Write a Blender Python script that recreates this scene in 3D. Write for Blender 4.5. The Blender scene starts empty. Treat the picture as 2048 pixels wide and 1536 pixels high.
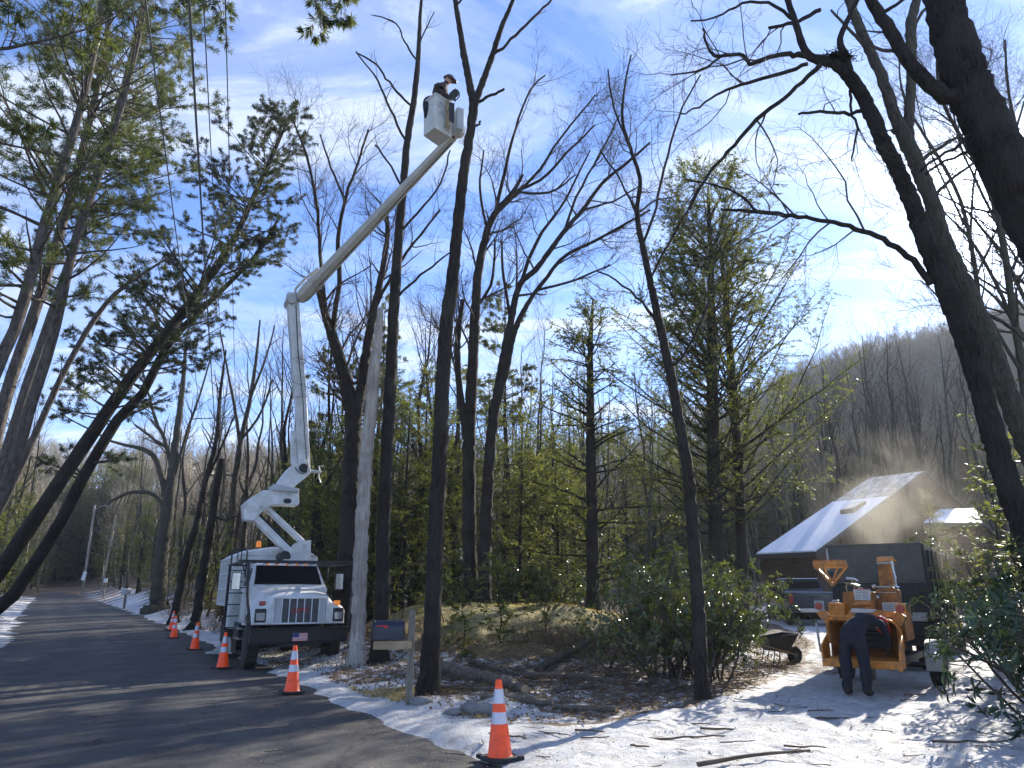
import bpy, bmesh, math, random
import numpy as np
from mathutils import Matrix, Vector

SC = bpy.context.scene
COL = SC.collection
R = math.radians

# ------------------------------------------------------------------ camera, sky, sun, exposure
F = 1440.0
EYE = 1.8
PITCH = math.atan(412.0 / F)
CP, SP = math.cos(PITCH), math.sin(PITCH)
cam_data = bpy.data.cameras.new('camera')
cam = bpy.data.objects.new('camera', cam_data)
COL.objects.link(cam)
cam.location = (0, 0, EYE)
cam.rotation_euler = (R(90) + PITCH, 0, 0)
cam_data.sensor_width = 36
cam_data.lens = F / 2048 * 36
cam_data.clip_start = 0.05
cam_data.clip_end = 3000
SC.camera = cam


def ray(px, py):
    """direction through a picture point, scaled so that its y component is 1 (tangents from the eye)"""
    x = (px - 1024) / F
    v = (768 - py) / F
    d = CP - v * SP
    return x / d, (SP + v * CP) / d, 1 / d


def P(px, py, Y):
    a, b, c = ray(px, py)
    return np.array((a * Y, Y, EYE + b * Y))


def mpp(px, py, Y):
    """metres per pixel there"""
    return ray(px, py)[2] * Y / F


SUN_AZ = R(37.5)      # to the right of the view
SUN_EL = R(24.0)
SUN_DIR = Vector((math.sin(SUN_AZ) * math.cos(SUN_EL), math.cos(SUN_AZ) * math.cos(SUN_EL), math.sin(SUN_EL)))
sun_data = bpy.data.lights.new('sun', 'SUN')
sun_data.energy = 5.0
sun_data.angle = R(0.55)
sun_data.color = (1.0, 0.93, 0.82)
sun = bpy.data.objects.new('sun', sun_data)
COL.objects.link(sun)
sun.rotation_euler = SUN_DIR.to_track_quat('Z', 'Y').to_euler()

world = bpy.data.worlds.new('World')
SC.world = world
world.use_nodes = True
wn, wl = world.node_tree.nodes, world.node_tree.links
wn.clear()


def N(tree_nodes, kind, **kw):
    n = tree_nodes.new(kind)
    for k, v in kw.items():
        if k.startswith('i_'):
            key = k[2:]
            key = int(key) if key.isdigit() else key.replace('_', ' ')
            n.inputs[key].default_value = v
        else:
            setattr(n, k, v)
    return n


def ramp(nodes, stops, interp='LINEAR'):
    n = nodes.new('ShaderNodeValToRGB')
    n.color_ramp.interpolation = interp
    e = n.color_ramp.elements
    while len(e) > 1:
        e.remove(e[-1])
    e[0].position = stops[0][0]
    e[0].color = stops[0][1] if len(stops[0][1]) == 4 else (*stops[0][1], 1)
    for p, c in stops[1:]:
        x = e.new(p)
        x.color = c if len(c) == 4 else (*c, 1)
    return n


sky = N(wn, 'ShaderNodeTexSky', sky_type='NISHITA', sun_disc=False, sun_elevation=SUN_EL, sun_rotation=SUN_AZ,
        altitude=300, air_density=1.0, dust_density=0.12, ozone_density=2.5)
tc = N(wn, 'ShaderNodeTexCoord')
sep = N(wn, 'ShaderNodeSeparateXYZ')
wl.new(tc.outputs['Generated'], sep.inputs[0])
zz = N(wn, 'ShaderNodeMath', operation='MAXIMUM', i_1=0.06)
wl.new(sep.outputs[2], zz.inputs[0])
zz2 = N(wn, 'ShaderNodeMath', operation='ADD', i_1=0.12)
wl.new(zz.outputs[0], zz2.inputs[0])
dx = N(wn, 'ShaderNodeMath', operation='DIVIDE')
dy = N(wn, 'ShaderNodeMath', operation='DIVIDE')
wl.new(sep.outputs[0], dx.inputs[0]); wl.new(zz2.outputs[0], dx.inputs[1])
wl.new(sep.outputs[1], dy.inputs[0]); wl.new(zz2.outputs[0], dy.inputs[1])
cmb = N(wn, 'ShaderNodeCombineXYZ')
wl.new(dx.outputs[0], cmb.inputs[0]); wl.new(dy.outputs[0], cmb.inputs[1])
mp = N(wn, 'ShaderNodeMapping')
mp.inputs['Rotation'].default_value = (0, 0, R(-35))
mp.inputs['Scale'].default_value = (0.75, 1.7, 1)
mp.inputs['Location'].default_value = (0.35, 0.2, 0)
wl.new(cmb.outputs[0], mp.inputs[0])
nz = N(wn, 'ShaderNodeTexNoise', i_Scale=1.5, i_Detail=9.0, i_Roughness=0.6, i_Distortion=0.9)
wl.new(mp.outputs[0], nz.inputs['Vector'])
cr = ramp(wn, [(0.41, (0, 0, 0)), (0.53, (.32, .32, .32)), (0.64, (.95, .95, .95))], 'EASE')
wl.new(nz.outputs[0], cr.inputs[0])
# forward scattering in the thin cloud: brighter round the sun
dot = N(wn, 'ShaderNodeVectorMath', operation='DOT_PRODUCT')
nrm = N(wn, 'ShaderNodeVectorMath', operation='NORMALIZE')
wl.new(tc.outputs['Generated'], nrm.inputs[0])
wl.new(nrm.outputs[0], dot.inputs[0])
dot.inputs[1].default_value = SUN_DIR
dmax = N(wn, 'ShaderNodeMath', operation='MAXIMUM', i_1=0.0)
wl.new(dot.outputs['Value'], dmax.inputs[0])


def powr(e):
    n = N(wn, 'ShaderNodeMath', operation='POWER', i_1=float(e))
    wl.new(dmax.outputs[0], n.inputs[0])
    return n


def mul(a, k):
    n = N(wn, 'ShaderNodeMath', operation='MULTIPLY', i_1=float(k))
    wl.new(a.outputs[0], n.inputs[0])
    return n


def add(a, b):
    n = N(wn, 'ShaderNodeMath', operation='ADD')
    wl.new(a.outputs[0], n.inputs[0]); wl.new(b.outputs[0], n.inputs[1])
    return n


g_wide, g_mid, g_tight = powr(9), powr(90), powr(420)
cb = add(add(mul(g_wide, .5), mul(g_mid, 5.0)), mul(g_tight, 110))
cb2 = N(wn, 'ShaderNodeMath', operation='ADD', i_1=5.2)
wl.new(cb.outputs[0], cb2.inputs[0])
ccol = N(wn, 'ShaderNodeVectorMath', operation='SCALE')
ccol.inputs[0].default_value = (0.80, 0.90, 1.06)
wl.new(cb2.outputs[0], ccol.inputs['Scale'])
veil = N(wn, 'ShaderNodeMath', operation='ADD', use_clamp=True)
# a thin veil everywhere, thicker near the sun
vm = add(mul(g_wide, 0.08), mul(g_mid, 0.34))
cr_f = N(wn, 'ShaderNodeMath', operation='MULTIPLY', i_1=0.8)
wl.new(cr.outputs[0], cr_f.inputs[0])
wl.new(vm.outputs[0], veil.inputs[0]); wl.new(cr_f.outputs[0], veil.inputs[1])
blue = N(wn, 'ShaderNodeMix', data_type='RGBA', blend_type='MULTIPLY')
blue.inputs[0].default_value = 1.0
wl.new(sky.outputs[0], blue.inputs[6])
blue.inputs[7].default_value = (.66, .84, 1.22, 1)
mix = N(wn, 'ShaderNodeMix', data_type='RGBA')
wl.new(veil.outputs[0], mix.inputs[0])
wl.new(blue.outputs[2], mix.inputs[6])
wl.new(ccol.outputs[0], mix.inputs[7])
bg = N(wn, 'ShaderNodeBackground', i_Strength=0.10)
wl.new(mix.outputs[2], bg.inputs[0])
wo = N(wn, 'ShaderNodeOutputWorld')
wl.new(bg.outputs[0], wo.inputs[0])

SC.view_settings.view_transform = 'Standard'
SC.view_settings.look = 'None'
SC.view_settings.exposure = 1.22
SC.view_settings.gamma = 1.0
SC.view_settings.use_curve_mapping = False
SC.render.engine = 'CYCLES'
SC.cycles.max_bounces = 6
SC.cycles.diffuse_bounces = 3
SC.cycles.glossy_bounces = 3
SC.cycles.transmission_bounces = 4
SC.cycles.volume_bounces = 1
SC.cycles.volume_step_rate = 2.0

# ------------------------------------------------------------------ materials


def mat(name, col, rough=0.6, metal=0.0, var=0.0, vscale=8.0, bump=0.0, bscale=30.0, spec=0.5, dirt=None, dscale=3.0,
        damt=0.5, coat=0.0, emit=None):
    m = bpy.data.materials.new(name)
    m.use_nodes = True
    n, l = m.node_tree.nodes, m.node_tree.links
    b = n['Principled BSDF']
    b.inputs['Roughness'].default_value = rough
    b.inputs['Metallic'].default_value = metal
    b.inputs['Specular IOR Level'].default_value = spec
    b.inputs['Coat Weight'].default_value = coat
    b.inputs['Base Color'].default_value = (*col, 1)
    tcn = N(n, 'ShaderNodeTexCoord')
    if var or dirt:
        t = N(n, 'ShaderNodeTexNoise', i_Scale=vscale, i_Detail=6.0, i_Roughness=0.62)
        l.new(tcn.outputs['Object'], t.inputs['Vector'])
        lo = tuple(max(0, c * (1 - var)) for c in col)
        hi = tuple(min(1, c * (1 + var)) for c in col)
        r1 = ramp(n, [(0.3, lo), (0.7, hi)])
        l.new(t.outputs[0], r1.inputs[0])
        out = r1.outputs[0]
        if dirt:
            t2 = N(n, 'ShaderNodeTexNoise', i_Scale=dscale, i_Detail=8.0, i_Roughness=0.7)
            l.new(tcn.outputs['Object'], t2.inputs['Vector'])
            r2 = ramp(n, [(0.5 - 0.12, (0, 0, 0)), (0.72, (damt, damt, damt))])
            l.new(t2.outputs[0], r2.inputs[0])
            mx = N(n, 'ShaderNodeMix', data_type='RGBA')
            l.new(r2.outputs[0], mx.inputs[0])
            l.new(out, mx.inputs[6])
            mx.inputs[7].default_value = (*dirt, 1)
            out = mx.outputs[2]
        l.new(out, b.inputs['Base Color'])
    if bump:
        t3 = N(n, 'ShaderNodeTexNoise', i_Scale=bscale, i_Detail=5.0, i_Roughness=0.6)
        l.new(tcn.outputs['Object'], t3.inputs['Vector'])
        bp = N(n, 'ShaderNodeBump', i_Strength=1.0, i_Distance=bump)
        l.new(t3.outputs[0], bp.inputs['Height'])
        l.new(bp.outputs[0], b.inputs['Normal'])
    if emit:
        b.inputs['Emission Color'].default_value = (*emit[0], 1)
        b.inputs['Emission Strength'].default_value = emit[1]
    return m


def bark_mat(name, dark, light, vs=(14, 14, 2.2), bump=0.02, moss=None):
    m = bpy.data.materials.new(name)
    m.use_nodes = True
    n, l = m.node_tree.nodes, m.node_tree.links
    b = n['Principled BSDF']
    b.inputs['Roughness'].default_value = 0.9
    b.inputs['Specular IOR Level'].default_value = 0.2
    tcn = N(n, 'ShaderNodeTexCoord')
    mpn = N(n, 'ShaderNodeMapping')
    mpn.inputs['Scale'].default_value = vs
    l.new(tcn.outputs['Object'], mpn.inputs[0])
    t = N(n, 'ShaderNodeTexNoise', i_Scale=1.0, i_Detail=8.0, i_Roughness=0.65, i_Distortion=0.6)
    l.new(mpn.outputs[0], t.inputs['Vector'])
    t2 = N(n, 'ShaderNodeTexNoise', i_Scale=1.7, i_Detail=4.0)
    l.new(tcn.outputs['Object'], t2.inputs['Vector'])
    r1 = ramp(n, [(0.33, dark), (0.62, light)])
    l.new(t.outputs[0], r1.inputs[0])
    out = r1.outputs[0]
    mx = N(n, 'ShaderNodeMix', data_type='RGBA')
    r2 = ramp(n, [(0.42, (0, 0, 0)), (0.66, (.6, .6, .6))])
    l.new(t2.outputs[0], r2.inputs[0])
    l.new(r2.outputs[0], mx.inputs[0])
    l.new(out, mx.inputs[6])
    mx.inputs[7].default_value = (*(moss or tuple(c * .55 for c in light)), 1)
    l.new(mx.outputs[2], b.inputs['Base Color'])
    bp = N(n, 'ShaderNodeBump', i_Strength=1.0, i_Distance=bump)
    l.new(t.outputs[0], bp.inputs['Height'])
    l.new(bp.outputs[0], b.inputs['Normal'])
    return m


def leaf_mat(name, a, c, trans=0.35, rough=0.5, spec=0.4, scale=1.2):
    m = bpy.data.materials.new(name)
    m.use_nodes = True
    n, l = m.node_tree.nodes, m.node_tree.links
    b = n['Principled BSDF']
    b.inputs['Roughness'].default_value = rough
    b.inputs['Specular IOR Level'].default_value = spec
    tcn = N(n, 'ShaderNodeTexCoord')
    t = N(n, 'ShaderNodeTexNoise', i_Scale=scale, i_Detail=5.0, i_Roughness=0.7)
    l.new(tcn.outputs['Object'], t.inputs['Vector'])
    r1 = ramp(n, [(0.32, a), (0.68, c)])
    l.new(t.outputs[0], r1.inputs[0])
    l.new(r1.outputs[0], b.inputs['Base Color'])
    tr = N(n, 'ShaderNodeBsdfTranslucent')
    mc = N(n, 'ShaderNodeMix', data_type='RGBA', blend_type='MULTIPLY')
    mc.inputs[0].default_value = 1
    l.new(r1.outputs[0], mc.inputs[6])
    mc.inputs[7].default_value = (1.9, 1.8, 0.9, 1)
    l.new(mc.outputs[2], tr.inputs[0])
    ms = N(n, 'ShaderNodeMixShader', i_0=trans)
    l.new(b.outputs[0], ms.inputs[1])
    l.new(tr.outputs[0], ms.inputs[2])
    l.new(ms.outputs[0], n['Material Output'].inputs[0])
    return m


M = {}
M['bark_dark'] = bark_mat('bark_dark', (.007, .0055, .0045), (.045, .036, .029), vs=(30, 30, 4.5), bump=.05, moss=(.055, .052, .042))
M['bark_grey'] = bark_mat('bark_grey', (.022, .019, .015), (.115, .098, .08), vs=(30, 30, 4.5), bump=.045, moss=(.09, .10, .06))
M['bark_pine'] = bark_mat('bark_pine', (.035, .028, .024), (.17, .145, .125), vs=(18, 18, 5), bump=.04)
M['bark_twig'] = bark_mat('bark_twig', (.036, .029, .023), (.115, .095, .077), bump=0.003)
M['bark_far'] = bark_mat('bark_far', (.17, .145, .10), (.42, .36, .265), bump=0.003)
M['deadwood'] = bark_mat('deadwood', (.24, .20, .165), (.50, .45, .385), vs=(22, 22, 1.0), bump=.012, moss=(.17, .14, .115))
M['log_bark'] = bark_mat('log_bark', (.05, .04, .03), (.2, .165, .13), vs=(9, 9, 9), bump=.02)
M['pine_needles'] = leaf_mat('pine_needles', (.03, .05, .022), (.115, .13, .052), .42)
M['dark_needles'] = leaf_mat('dark_needles', (.018, .032, .018), (.07, .085, .038), .3)
M['hemlock_needles'] = leaf_mat('hemlock_needles', (.042, .065, .022), (.16, .17, .055), .5)
M['laurel_leaf'] = leaf_mat('laurel_leaf', (.035, .055, .014), (.105, .125, .034), .3, rough=.2, spec=.8, scale=2.5)
M['rhodo_leaf'] = leaf_mat('rhodo_leaf', (.018, .04, .014), (.055, .085, .03), .15, rough=.28, spec=.7, scale=3)
M['dry_grass'] = leaf_mat('dry_grass', (.26, .2, .10), (.42, .34, .17), .3, rough=.8, spec=.1)
M['dead_leaf'] = leaf_mat('dead_leaf', (.075, .05, .034), (.235, .165, .11), .25, rough=.8, spec=.15, scale=9)
M['brush'] = leaf_mat('brush', (.12, .075, .05), (.3, .2, .13), .2, rough=.8, spec=.1)
M['white_paint'] = mat('white_paint', (.74, .75, .74), .35, var=.06, vscale=3, dirt=(.33, .31, .26), dscale=2.6, damt=.7, spec=.5)
M['grey_paint'] = mat('grey_paint', (.50, .52, .52), .45, var=.08, vscale=3, dirt=(.25, .25, .22), dscale=2.5, damt=.5)
M['fibreglass'] = mat('fibreglass', (.66, .67, .62), .45, var=.08, vscale=3, dirt=(.33, .31, .24), dscale=4, damt=.6)
M['boom_beige'] = mat('boom_beige', (.55, .54, .47), .5, var=.08, vscale=3, dirt=(.3, .28, .22), dscale=2, damt=.45)
M['black_steel'] = mat('black_steel', (.016, .016, .017), .5, var=.3, bump=.001)
M['rubber'] = mat('rubber', (.02, .02, .019), .85, var=.4, vscale=14, bump=.006, bscale=50, dirt=(.11, .1, .085), damt=.5)
M['rim'] = mat('rim', (.34, .34, .33), .4, .6, var=.3, dirt=(.08, .07, .06), dscale=6, damt=.8)
M['glass_dark'] = mat('glass_dark', (.005, .006, .007), .16, spec=.12)
M['glass_green'] = mat('glass_green', (.16, .24, .22), .1, spec=.8)
M['chrome'] = mat('chrome', (.6, .6, .6), .22, .9, var=.1)
M['grille_dark'] = mat('grille_dark', (.09, .095, .1), .5, .3, var=.3)
M['amber'] = mat('amber', (.85, .25, .03), .3, emit=((1, .3, .05), .15))
M['red_lens'] = mat('red_lens', (.33, .015, .012), .25, coat=.4)
M['orange_paint'] = mat('orange_paint', (.80, .27, .018), .38, var=.12, vscale=5, dirt=(.15, .075, .03), dscale=7, damt=.95)
M['orange_worn'] = mat('orange_worn', (.46, .165, .02), .65, var=.35, vscale=7, dirt=(.07, .04, .022), dscale=4, damt=1.0, bump=.002)
M['placard'] = mat('placard', (.62, .60, .55), .5, var=.1, vscale=20, dirt=(.38, .33, .25), dscale=9, damt=.6)
M['print_grey'] = mat('print_grey', (.22, .2, .19), .6)
M['print_red'] = mat('print_red', (.5, .03, .03), .5)
M['print_blue'] = mat('print_blue', (.05, .08, .25), .5)
M['cone_orange'] = mat('cone_orange', (.95, .10, .014), .42, var=.07, vscale=6, dirt=(.16, .04, .022), dscale=9, damt=.6, emit=((1, .07, .01), .06))  # weak emission added to the orange, a slight glow with no lamp in it
M['cone_band'] = mat('cone_band', (.62, .60, .66), .3, .15, var=.08, vscale=30)
M['cone_base'] = mat('cone_base', (.02, .02, .02), .8, var=.3, bump=.002)
M['mailbox_blue'] = mat('mailbox_blue', (.012, .016, .032), .33, .1, var=.3, spec=.6)
M['post_wood'] = bark_mat('post_wood', (.12, .105, .08), (.27, .235, .18), vs=(40, 40, 4), bump=.003)
M['plank_wood'] = bark_mat('plank_wood', (.26, .18, .10), (.46, .34, .21), vs=(5, 40, 40), bump=.003)
M['siding'] = bark_mat('siding', (.045, .028, .02), (.125, .078, .055), vs=(1.5, 12, 12), bump=.004)
M['roof_edge'] = mat('roof_edge', (.05, .045, .04), .8, var=.3)
M['shingle'] = mat('shingle', (.10, .095, .09), .9, var=.35, vscale=20, bump=.006, bscale=30)
M['pickup_paint'] = mat('pickup_paint', (.022, .036, .05), .25, .3, coat=.6, var=.2)
M['dump_green'] = mat('dump_green', (.06, .066, .055), .6, var=.3, vscale=4, dirt=(.12, .11, .085), dscale=3, damt=.8)
M['dump_dark'] = mat('dump_dark', (.015, .016, .015), .6, var=.4, dirt=(.05, .045, .035), dscale=3, damt=.6)
M['light_grey'] = mat('light_grey', (.42, .44, .42), .5, var=.2, dirt=(.2, .19, .15), dscale=5, damt=.6)
M['cloth_dark'] = mat('cloth_dark', (.014, .015, .024), .9, var=.4, vscale=8, bump=.006, bscale=18)
M['cloth_brown'] = mat('cloth_brown', (.04, .03, .026), .9, var=.4, vscale=8, bump=.006, bscale=18)
M['skin'] = mat('skin', (.5, .3, .22), .55)
M['helmet_red'] = mat('helmet_red', (.75, .05, .03), .3, coat=.3)
M['helmet_brown'] = mat('helmet_brown', (.09, .055, .05), .35, coat=.3)
M['boot'] = mat('boot', (.03, .022, .016), .8, var=.3)
M['wire'] = mat('wire', (.10, .10, .095), .6)
M['sign_white'] = mat('sign_white', (.7, .7, .68), .5, var=.05)
M['black_plastic'] = mat('black_plastic', (.012, .012, .014), .4)
M['rope'] = mat('rope', (.35, .27, .15), .9, var=.3)
M['stick'] = bark_mat('stick', (.05, .036, .026), (.17, .125, .09), vs=(12, 12, 12), bump=.004)
M['cut_wood'] = mat('cut_wood', (.42, .29, .16), .8, var=.25, vscale=20)
M['stone'] = mat('stone', (.2, .19, .175), .9, var=.3, vscale=6, bump=.02, bscale=9)

# ------------------------------------------------------------------ object helpers


def tag(o, label=None, cat=None, group=None, kind=None):
    if label: o['label'] = label
    if cat: o['category'] = cat
    if group: o['group'] = group
    if kind: o['kind'] = kind
    return o


def empty(name, loc=(0, 0, 0), rz=0.0, label=None, cat=None, group=None, rot=None):
    o = bpy.data.objects.new(name, None)
    COL.objects.link(o)
    o.location = loc
    o.rotation_euler = rot or (0, 0, rz)
    o.empty_display_size = 0.2
    tag(o, label, cat, group)
    return o


def mesh_np(name, V, quads=None, tris=None, smooth=False):
    me = bpy.data.meshes.new(name)
    V = np.asarray(V, dtype=np.float32)
    nq = 0 if quads is None else len(quads)
    nt = 0 if tris is None else len(tris)
    idx = []
    if nq: idx.append(np.asarray(quads, np.int32).ravel())
    if nt: idx.append(np.asarray(tris, np.int32).ravel())
    idx = np.concatenate(idx)
    tot = np.concatenate([np.full(nq, 4, np.int32), np.full(nt, 3, np.int32)])
    st = np.concatenate([[0], np.cumsum(tot)[:-1]]).astype(np.int32)
    me.vertices.add(len(V))
    me.vertices.foreach_set('co', V.ravel())
    me.loops.add(len(idx))
    me.loops.foreach_set('vertex_index', idx)
    me.polygons.add(len(tot))
    me.polygons.foreach_set('loop_start', st)
    me.polygons.foreach_set('loop_total', tot)
    if smooth:
        me.polygons.foreach_set('use_smooth', np.ones(len(tot), dtype=bool))
    me.update(calc_edges=True)
    return me


def link(name, me, m=None, parent=None, loc=None):
    o = bpy.data.objects.new(name, me)
    COL.objects.link(o)
    if m and not me.materials:
        me.materials.append(m)
    if parent: o.parent = parent
    if loc is not None: o.location = loc
    return o


class MB:
    def __init__(s):
        s.v, s.f = [], []

    def add(s, vs, fs):
        o = len(s.v)
        s.v += [tuple(map(float, q)) for q in vs]
        s.f += [tuple(i + o for i in q) for q in fs]
        return s

    def box(s, x0, x1, y0, y1, z0, z1, rot=None, piv=None):
        vs = [Vector((x, y, z)) for z in (z0, z1) for y in (y0, y1) for x in (x0, x1)]
        if rot:
            c = Vector(piv) if piv else Vector(((x0 + x1) / 2, (y0 + y1) / 2, (z0 + z1) / 2))
            from mathutils import Euler
            mt = Euler(rot).to_matrix()
            vs = [mt @ (q - c) + c for q in vs]
        return s.add(vs, [(0, 2, 3, 1), (4, 5, 7, 6), (0, 1, 5, 4), (2, 6, 7, 3), (0, 4, 6, 2), (1, 3, 7, 5)])

    def hexa(s, b, t):
        """b, t: four bottom and four top corners, same order"""
        return s.add(list(b) + list(t), [(3, 2, 1, 0), (4, 5, 6, 7), (0, 1, 5, 4), (1, 2, 6, 5), (2, 3, 7, 6), (3, 0, 4, 7)])

    def prism(s, pts, d):
        """polygon (3D points) extruded by vector d"""
        n = len(pts)
        d = Vector(d)
        a = [Vector(p) for p in pts]
        b = [p + d for p in a]
        fs = [tuple(range(n))[::-1], tuple(range(n, 2 * n))] + [(i, (i + 1) % n, n + (i + 1) % n, n + i) for i in range(n)]
        return s.add(a + b, fs)

    def cyl(s, p0, p1, r0, r1=None, n=12, caps=True):
        r1 = r0 if r1 is None else r1
        p0, p1 = Vector(p0), Vector(p1)
        t = (p1 - p0).normalized()
        u = t.orthogonal().normalized()
        w = t.cross(u)
        vs = [p + (u * math.cos(2 * math.pi * i / n) + w * math.sin(2 * math.pi * i / n)) * r for p, r in ((p0, r0), (p1, r1)) for i in range(n)]
        fs = [(i, (i + 1) % n, n + (i + 1) % n, n + i) for i in range(n)]
        if caps: fs += [tuple(range(n))[::-1], tuple(range(n, 2 * n))]
        return s.add(vs, fs)

    def tube(s, pts, r, n=8):
        pts = [Vector(p) for p in pts]
        K = len(pts)
        rs = r if hasattr(r, '__len__') else [r] * K
        u = None
        vs = []
        for k in range(K):
            t = (pts[min(k + 1, K - 1)] - pts[max(k - 1, 0)]).normalized()
            u = t.orthogonal().normalized() if u is None else (u - t * u.dot(t)).normalized()
            w = t.cross(u)
            vs += [pts[k] + (u * math.cos(2 * math.pi * i / n) + w * math.sin(2 * math.pi * i / n)) * rs[k] for i in range(n)]
        fs = [(k * n + i, k * n + (i + 1) % n, (k + 1) * n + (i + 1) % n, (k + 1) * n + i) for k in range(K - 1) for i in range(n)]
        fs += [tuple(range(n))[::-1], tuple(range((K - 1) * n, K * n))]
        return s.add(vs, fs)

    def beam(s, p0, p1, w0, h0, w1=None, h1=None, up=(0, 0, 1)):
        """box-section beam; w across, h along 'up'"""
        w1 = w0 if w1 is None else w1
        h1 = h0 if h1 is None else h1
        p0, p1, up = Vector(p0), Vector(p1), Vector(up)
        t = (p1 - p0).normalized()
        a = t.cross(up).normalized()
        b = a.cross(t).normalized()
        q = lambda p, w, h: [p - a * w / 2 - b * h / 2, p + a * w / 2 - b * h / 2, p + a * w / 2 + b * h / 2, p - a * w / 2 + b * h / 2]
        return s.hexa(q(p0, w0, h0), q(p1, w1, h1))

    def lathe(s, prof, n=20, c=(0, 0, 0), axis='Z'):
        """prof: (r, h) pairs"""
        vs = []
        for r, h in prof:
            for i in range(n):
                a = 2 * math.pi * i / n
                x, y = r * math.cos(a), r * math.sin(a)
                q = (x, y, h) if axis == 'Z' else ((h, x, y) if axis == 'X' else (x, h, y))
                vs.append((q[0] + c[0], q[1] + c[1], q[2] + c[2]))
        K = len(prof)
        fs = [(k * n + i, k * n + (i + 1) % n, (k + 1) * n + (i + 1) % n, (k + 1) * n + i) for k in range(K - 1) for i in range(n)]
        fs += [tuple(range(n))[::-1], tuple(range((K - 1) * n, K * n))]
        return s.add(vs, fs)

    def loft(s, secs, cap=True):
        n = len(secs[0])
        vs = [p for q in secs for p in q]
        fs = [(k * n + i, k * n + (i + 1) % n, (k + 1) * n + (i + 1) % n, (k + 1) * n + i) for k in range(len(secs) - 1) for i in range(n)]
        if cap: fs += [tuple(range(n))[::-1], tuple(range((len(secs) - 1) * n, len(secs) * n))]
        return s.add(vs, fs)

    def mesh(s, name, smooth=40, fix=True):
        me = bpy.data.meshes.new(name)
        me.from_pydata(s.v, [], s.f)
        if fix:
            bm = bmesh.new()
            bm.from_mesh(me)
            bmesh.ops.recalc_face_normals(bm, faces=bm.faces)
            bm.to_mesh(me)
            bm.free()
        if smooth:
            me.shade_smooth()
            me.set_sharp_from_angle(angle=R(smooth))
        return me

    def build(s, name, m, parent=None, bevel=0.0, smooth=40, loc=None, subsurf=0):
        o = link(name, s.mesh(name, smooth), m, parent, loc)
        if bevel:
            md = o.modifiers.new('bevel', 'BEVEL')
            md.width = bevel
            md.segments = 2
            md.limit_method = 'ANGLE'
            md.angle_limit = R(35)
        if subsurf:
            md = o.modifiers.new('subsurf', 'SUBSURF')
            md.levels = md.render_levels = subsurf
        return o


def copy_thing(o, parent=None):
    c = o.copy()
    COL.objects.link(c)
    c.parent = parent
    for ch in list(o.children):
        copy_thing(ch, c)
    return c


# ------------------------------------------------------------------ value noise for shaping terrain
_rng = np.random.default_rng(5)
_tab = _rng.random((256, 256))


def vnoise(x, y):
    x = np.asarray(x, float); y = np.asarray(y, float)
    xi, yi = np.floor(x).astype(int), np.floor(y).astype(int)
    fx, fy = x - xi, y - yi
    fx, fy = fx * fx * (3 - 2 * fx), fy * fy * (3 - 2 * fy)
    g = lambda i, j: _tab[(xi + i) & 255, (yi + j) & 255]
    return (g(0, 0) * (1 - fx) + g(1, 0) * fx) * (1 - fy) + (g(0, 1) * (1 - fx) + g(1, 1) * fx) * fy


def fbm(x, y, s=1.0, o=4):
    t, a, tot = 0, 1.0, 0
    for k in range(o):
        t = t + a * vnoise(x * s * 2 ** k + 17.3 * k, y * s * 2 ** k + 9.1 * k)
        tot += a
        a *= 0.5
    return t / tot


def sst(a, b, x):
    t = np.clip((x - a) / (b - a), 0, 1)
    return t * t * (3 - 2 * t)


# ------------------------------------------------------------------ terrain


def base(y):
    return np.interp(y, [-60, 26, 32, 38, 52, 68, 95, 126, 200, 600], [0, 0, .06, .2, .5, .85, 1.5, 2.2, 3, 6])


def ground_px(px, py, hf):
    a, b, c = ray(px, py)
    lo = 2.0
    y = lo
    prev = lo
    while y < 700:
        if EYE + b * y - float(hf(a * y, y)) < 0:
            lo, hi = prev, y
            for _ in range(30):
                m_ = (lo + hi) / 2
                if EYE + b * m_ - float(hf(a * m_, m_)) < 0: hi = m_
                else: lo = m_
            return np.array((a * hi, hi, float(hf(a * hi, hi))))
        prev = y
        y += 0.25
    return None


_re = [ground_px(*q, lambda x, y: base(y)) for q in [(975, 1536), (800, 1462), (700, 1412), (620, 1375), (540, 1335), (460, 1300), (385, 1272), (300, 1242), (240, 1220), (195, 1198), (160, 1184)]]
_le = [ground_px(*q, lambda x, y: base(y)) for q in [(0, 1297), (38, 1255), (60, 1228), (76, 1204), (90, 1186)]]
_ry = [-40] + [q[1] for q in _re] + [200]
_rx = [_re[0][0] + (46) * .42] + [q[0] for q in _re] + [_re[-1][0] - 55]
_ly = [-40, 8] + [q[1] for q in _le] + [200]
_lx = [_le[0][0] + 26, _le[0][0] + 5.8] + [q[0] for q in _le] + [_le[-1][0] - 62]
XR = lambda y: np.interp(y, _ry, _rx)
XL = lambda y: np.interp(y, _ly, _lx)

# front edge of the wooded island (snow and road in front of it)
_ib = [ground_px(*q, lambda x, y: base(y)) for q in [(620, 1345), (700, 1385), (780, 1412), (860, 1432), (960, 1448), (1100, 1452), (1230, 1444), (1380, 1416), (1480, 1388), (1560, 1355), (1620, 1310)]]
_ibx = [q[0] for q in _ib]
_iby = [q[1] for q in _ib]
IB = lambda x: np.interp(x, _ibx, _iby)


def island(x, y):
    """how far inside the wooded island (metres, roughly; negative outside)"""
    right = (np.interp(y, [8, 14, 18, 24, 32], [2.0, 5.9, 7.2, 9.3, 11.0]) - x) * .9
    return np.minimum(np.minimum(y - IB(x), right), (x - XR(y)) * .9)


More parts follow.
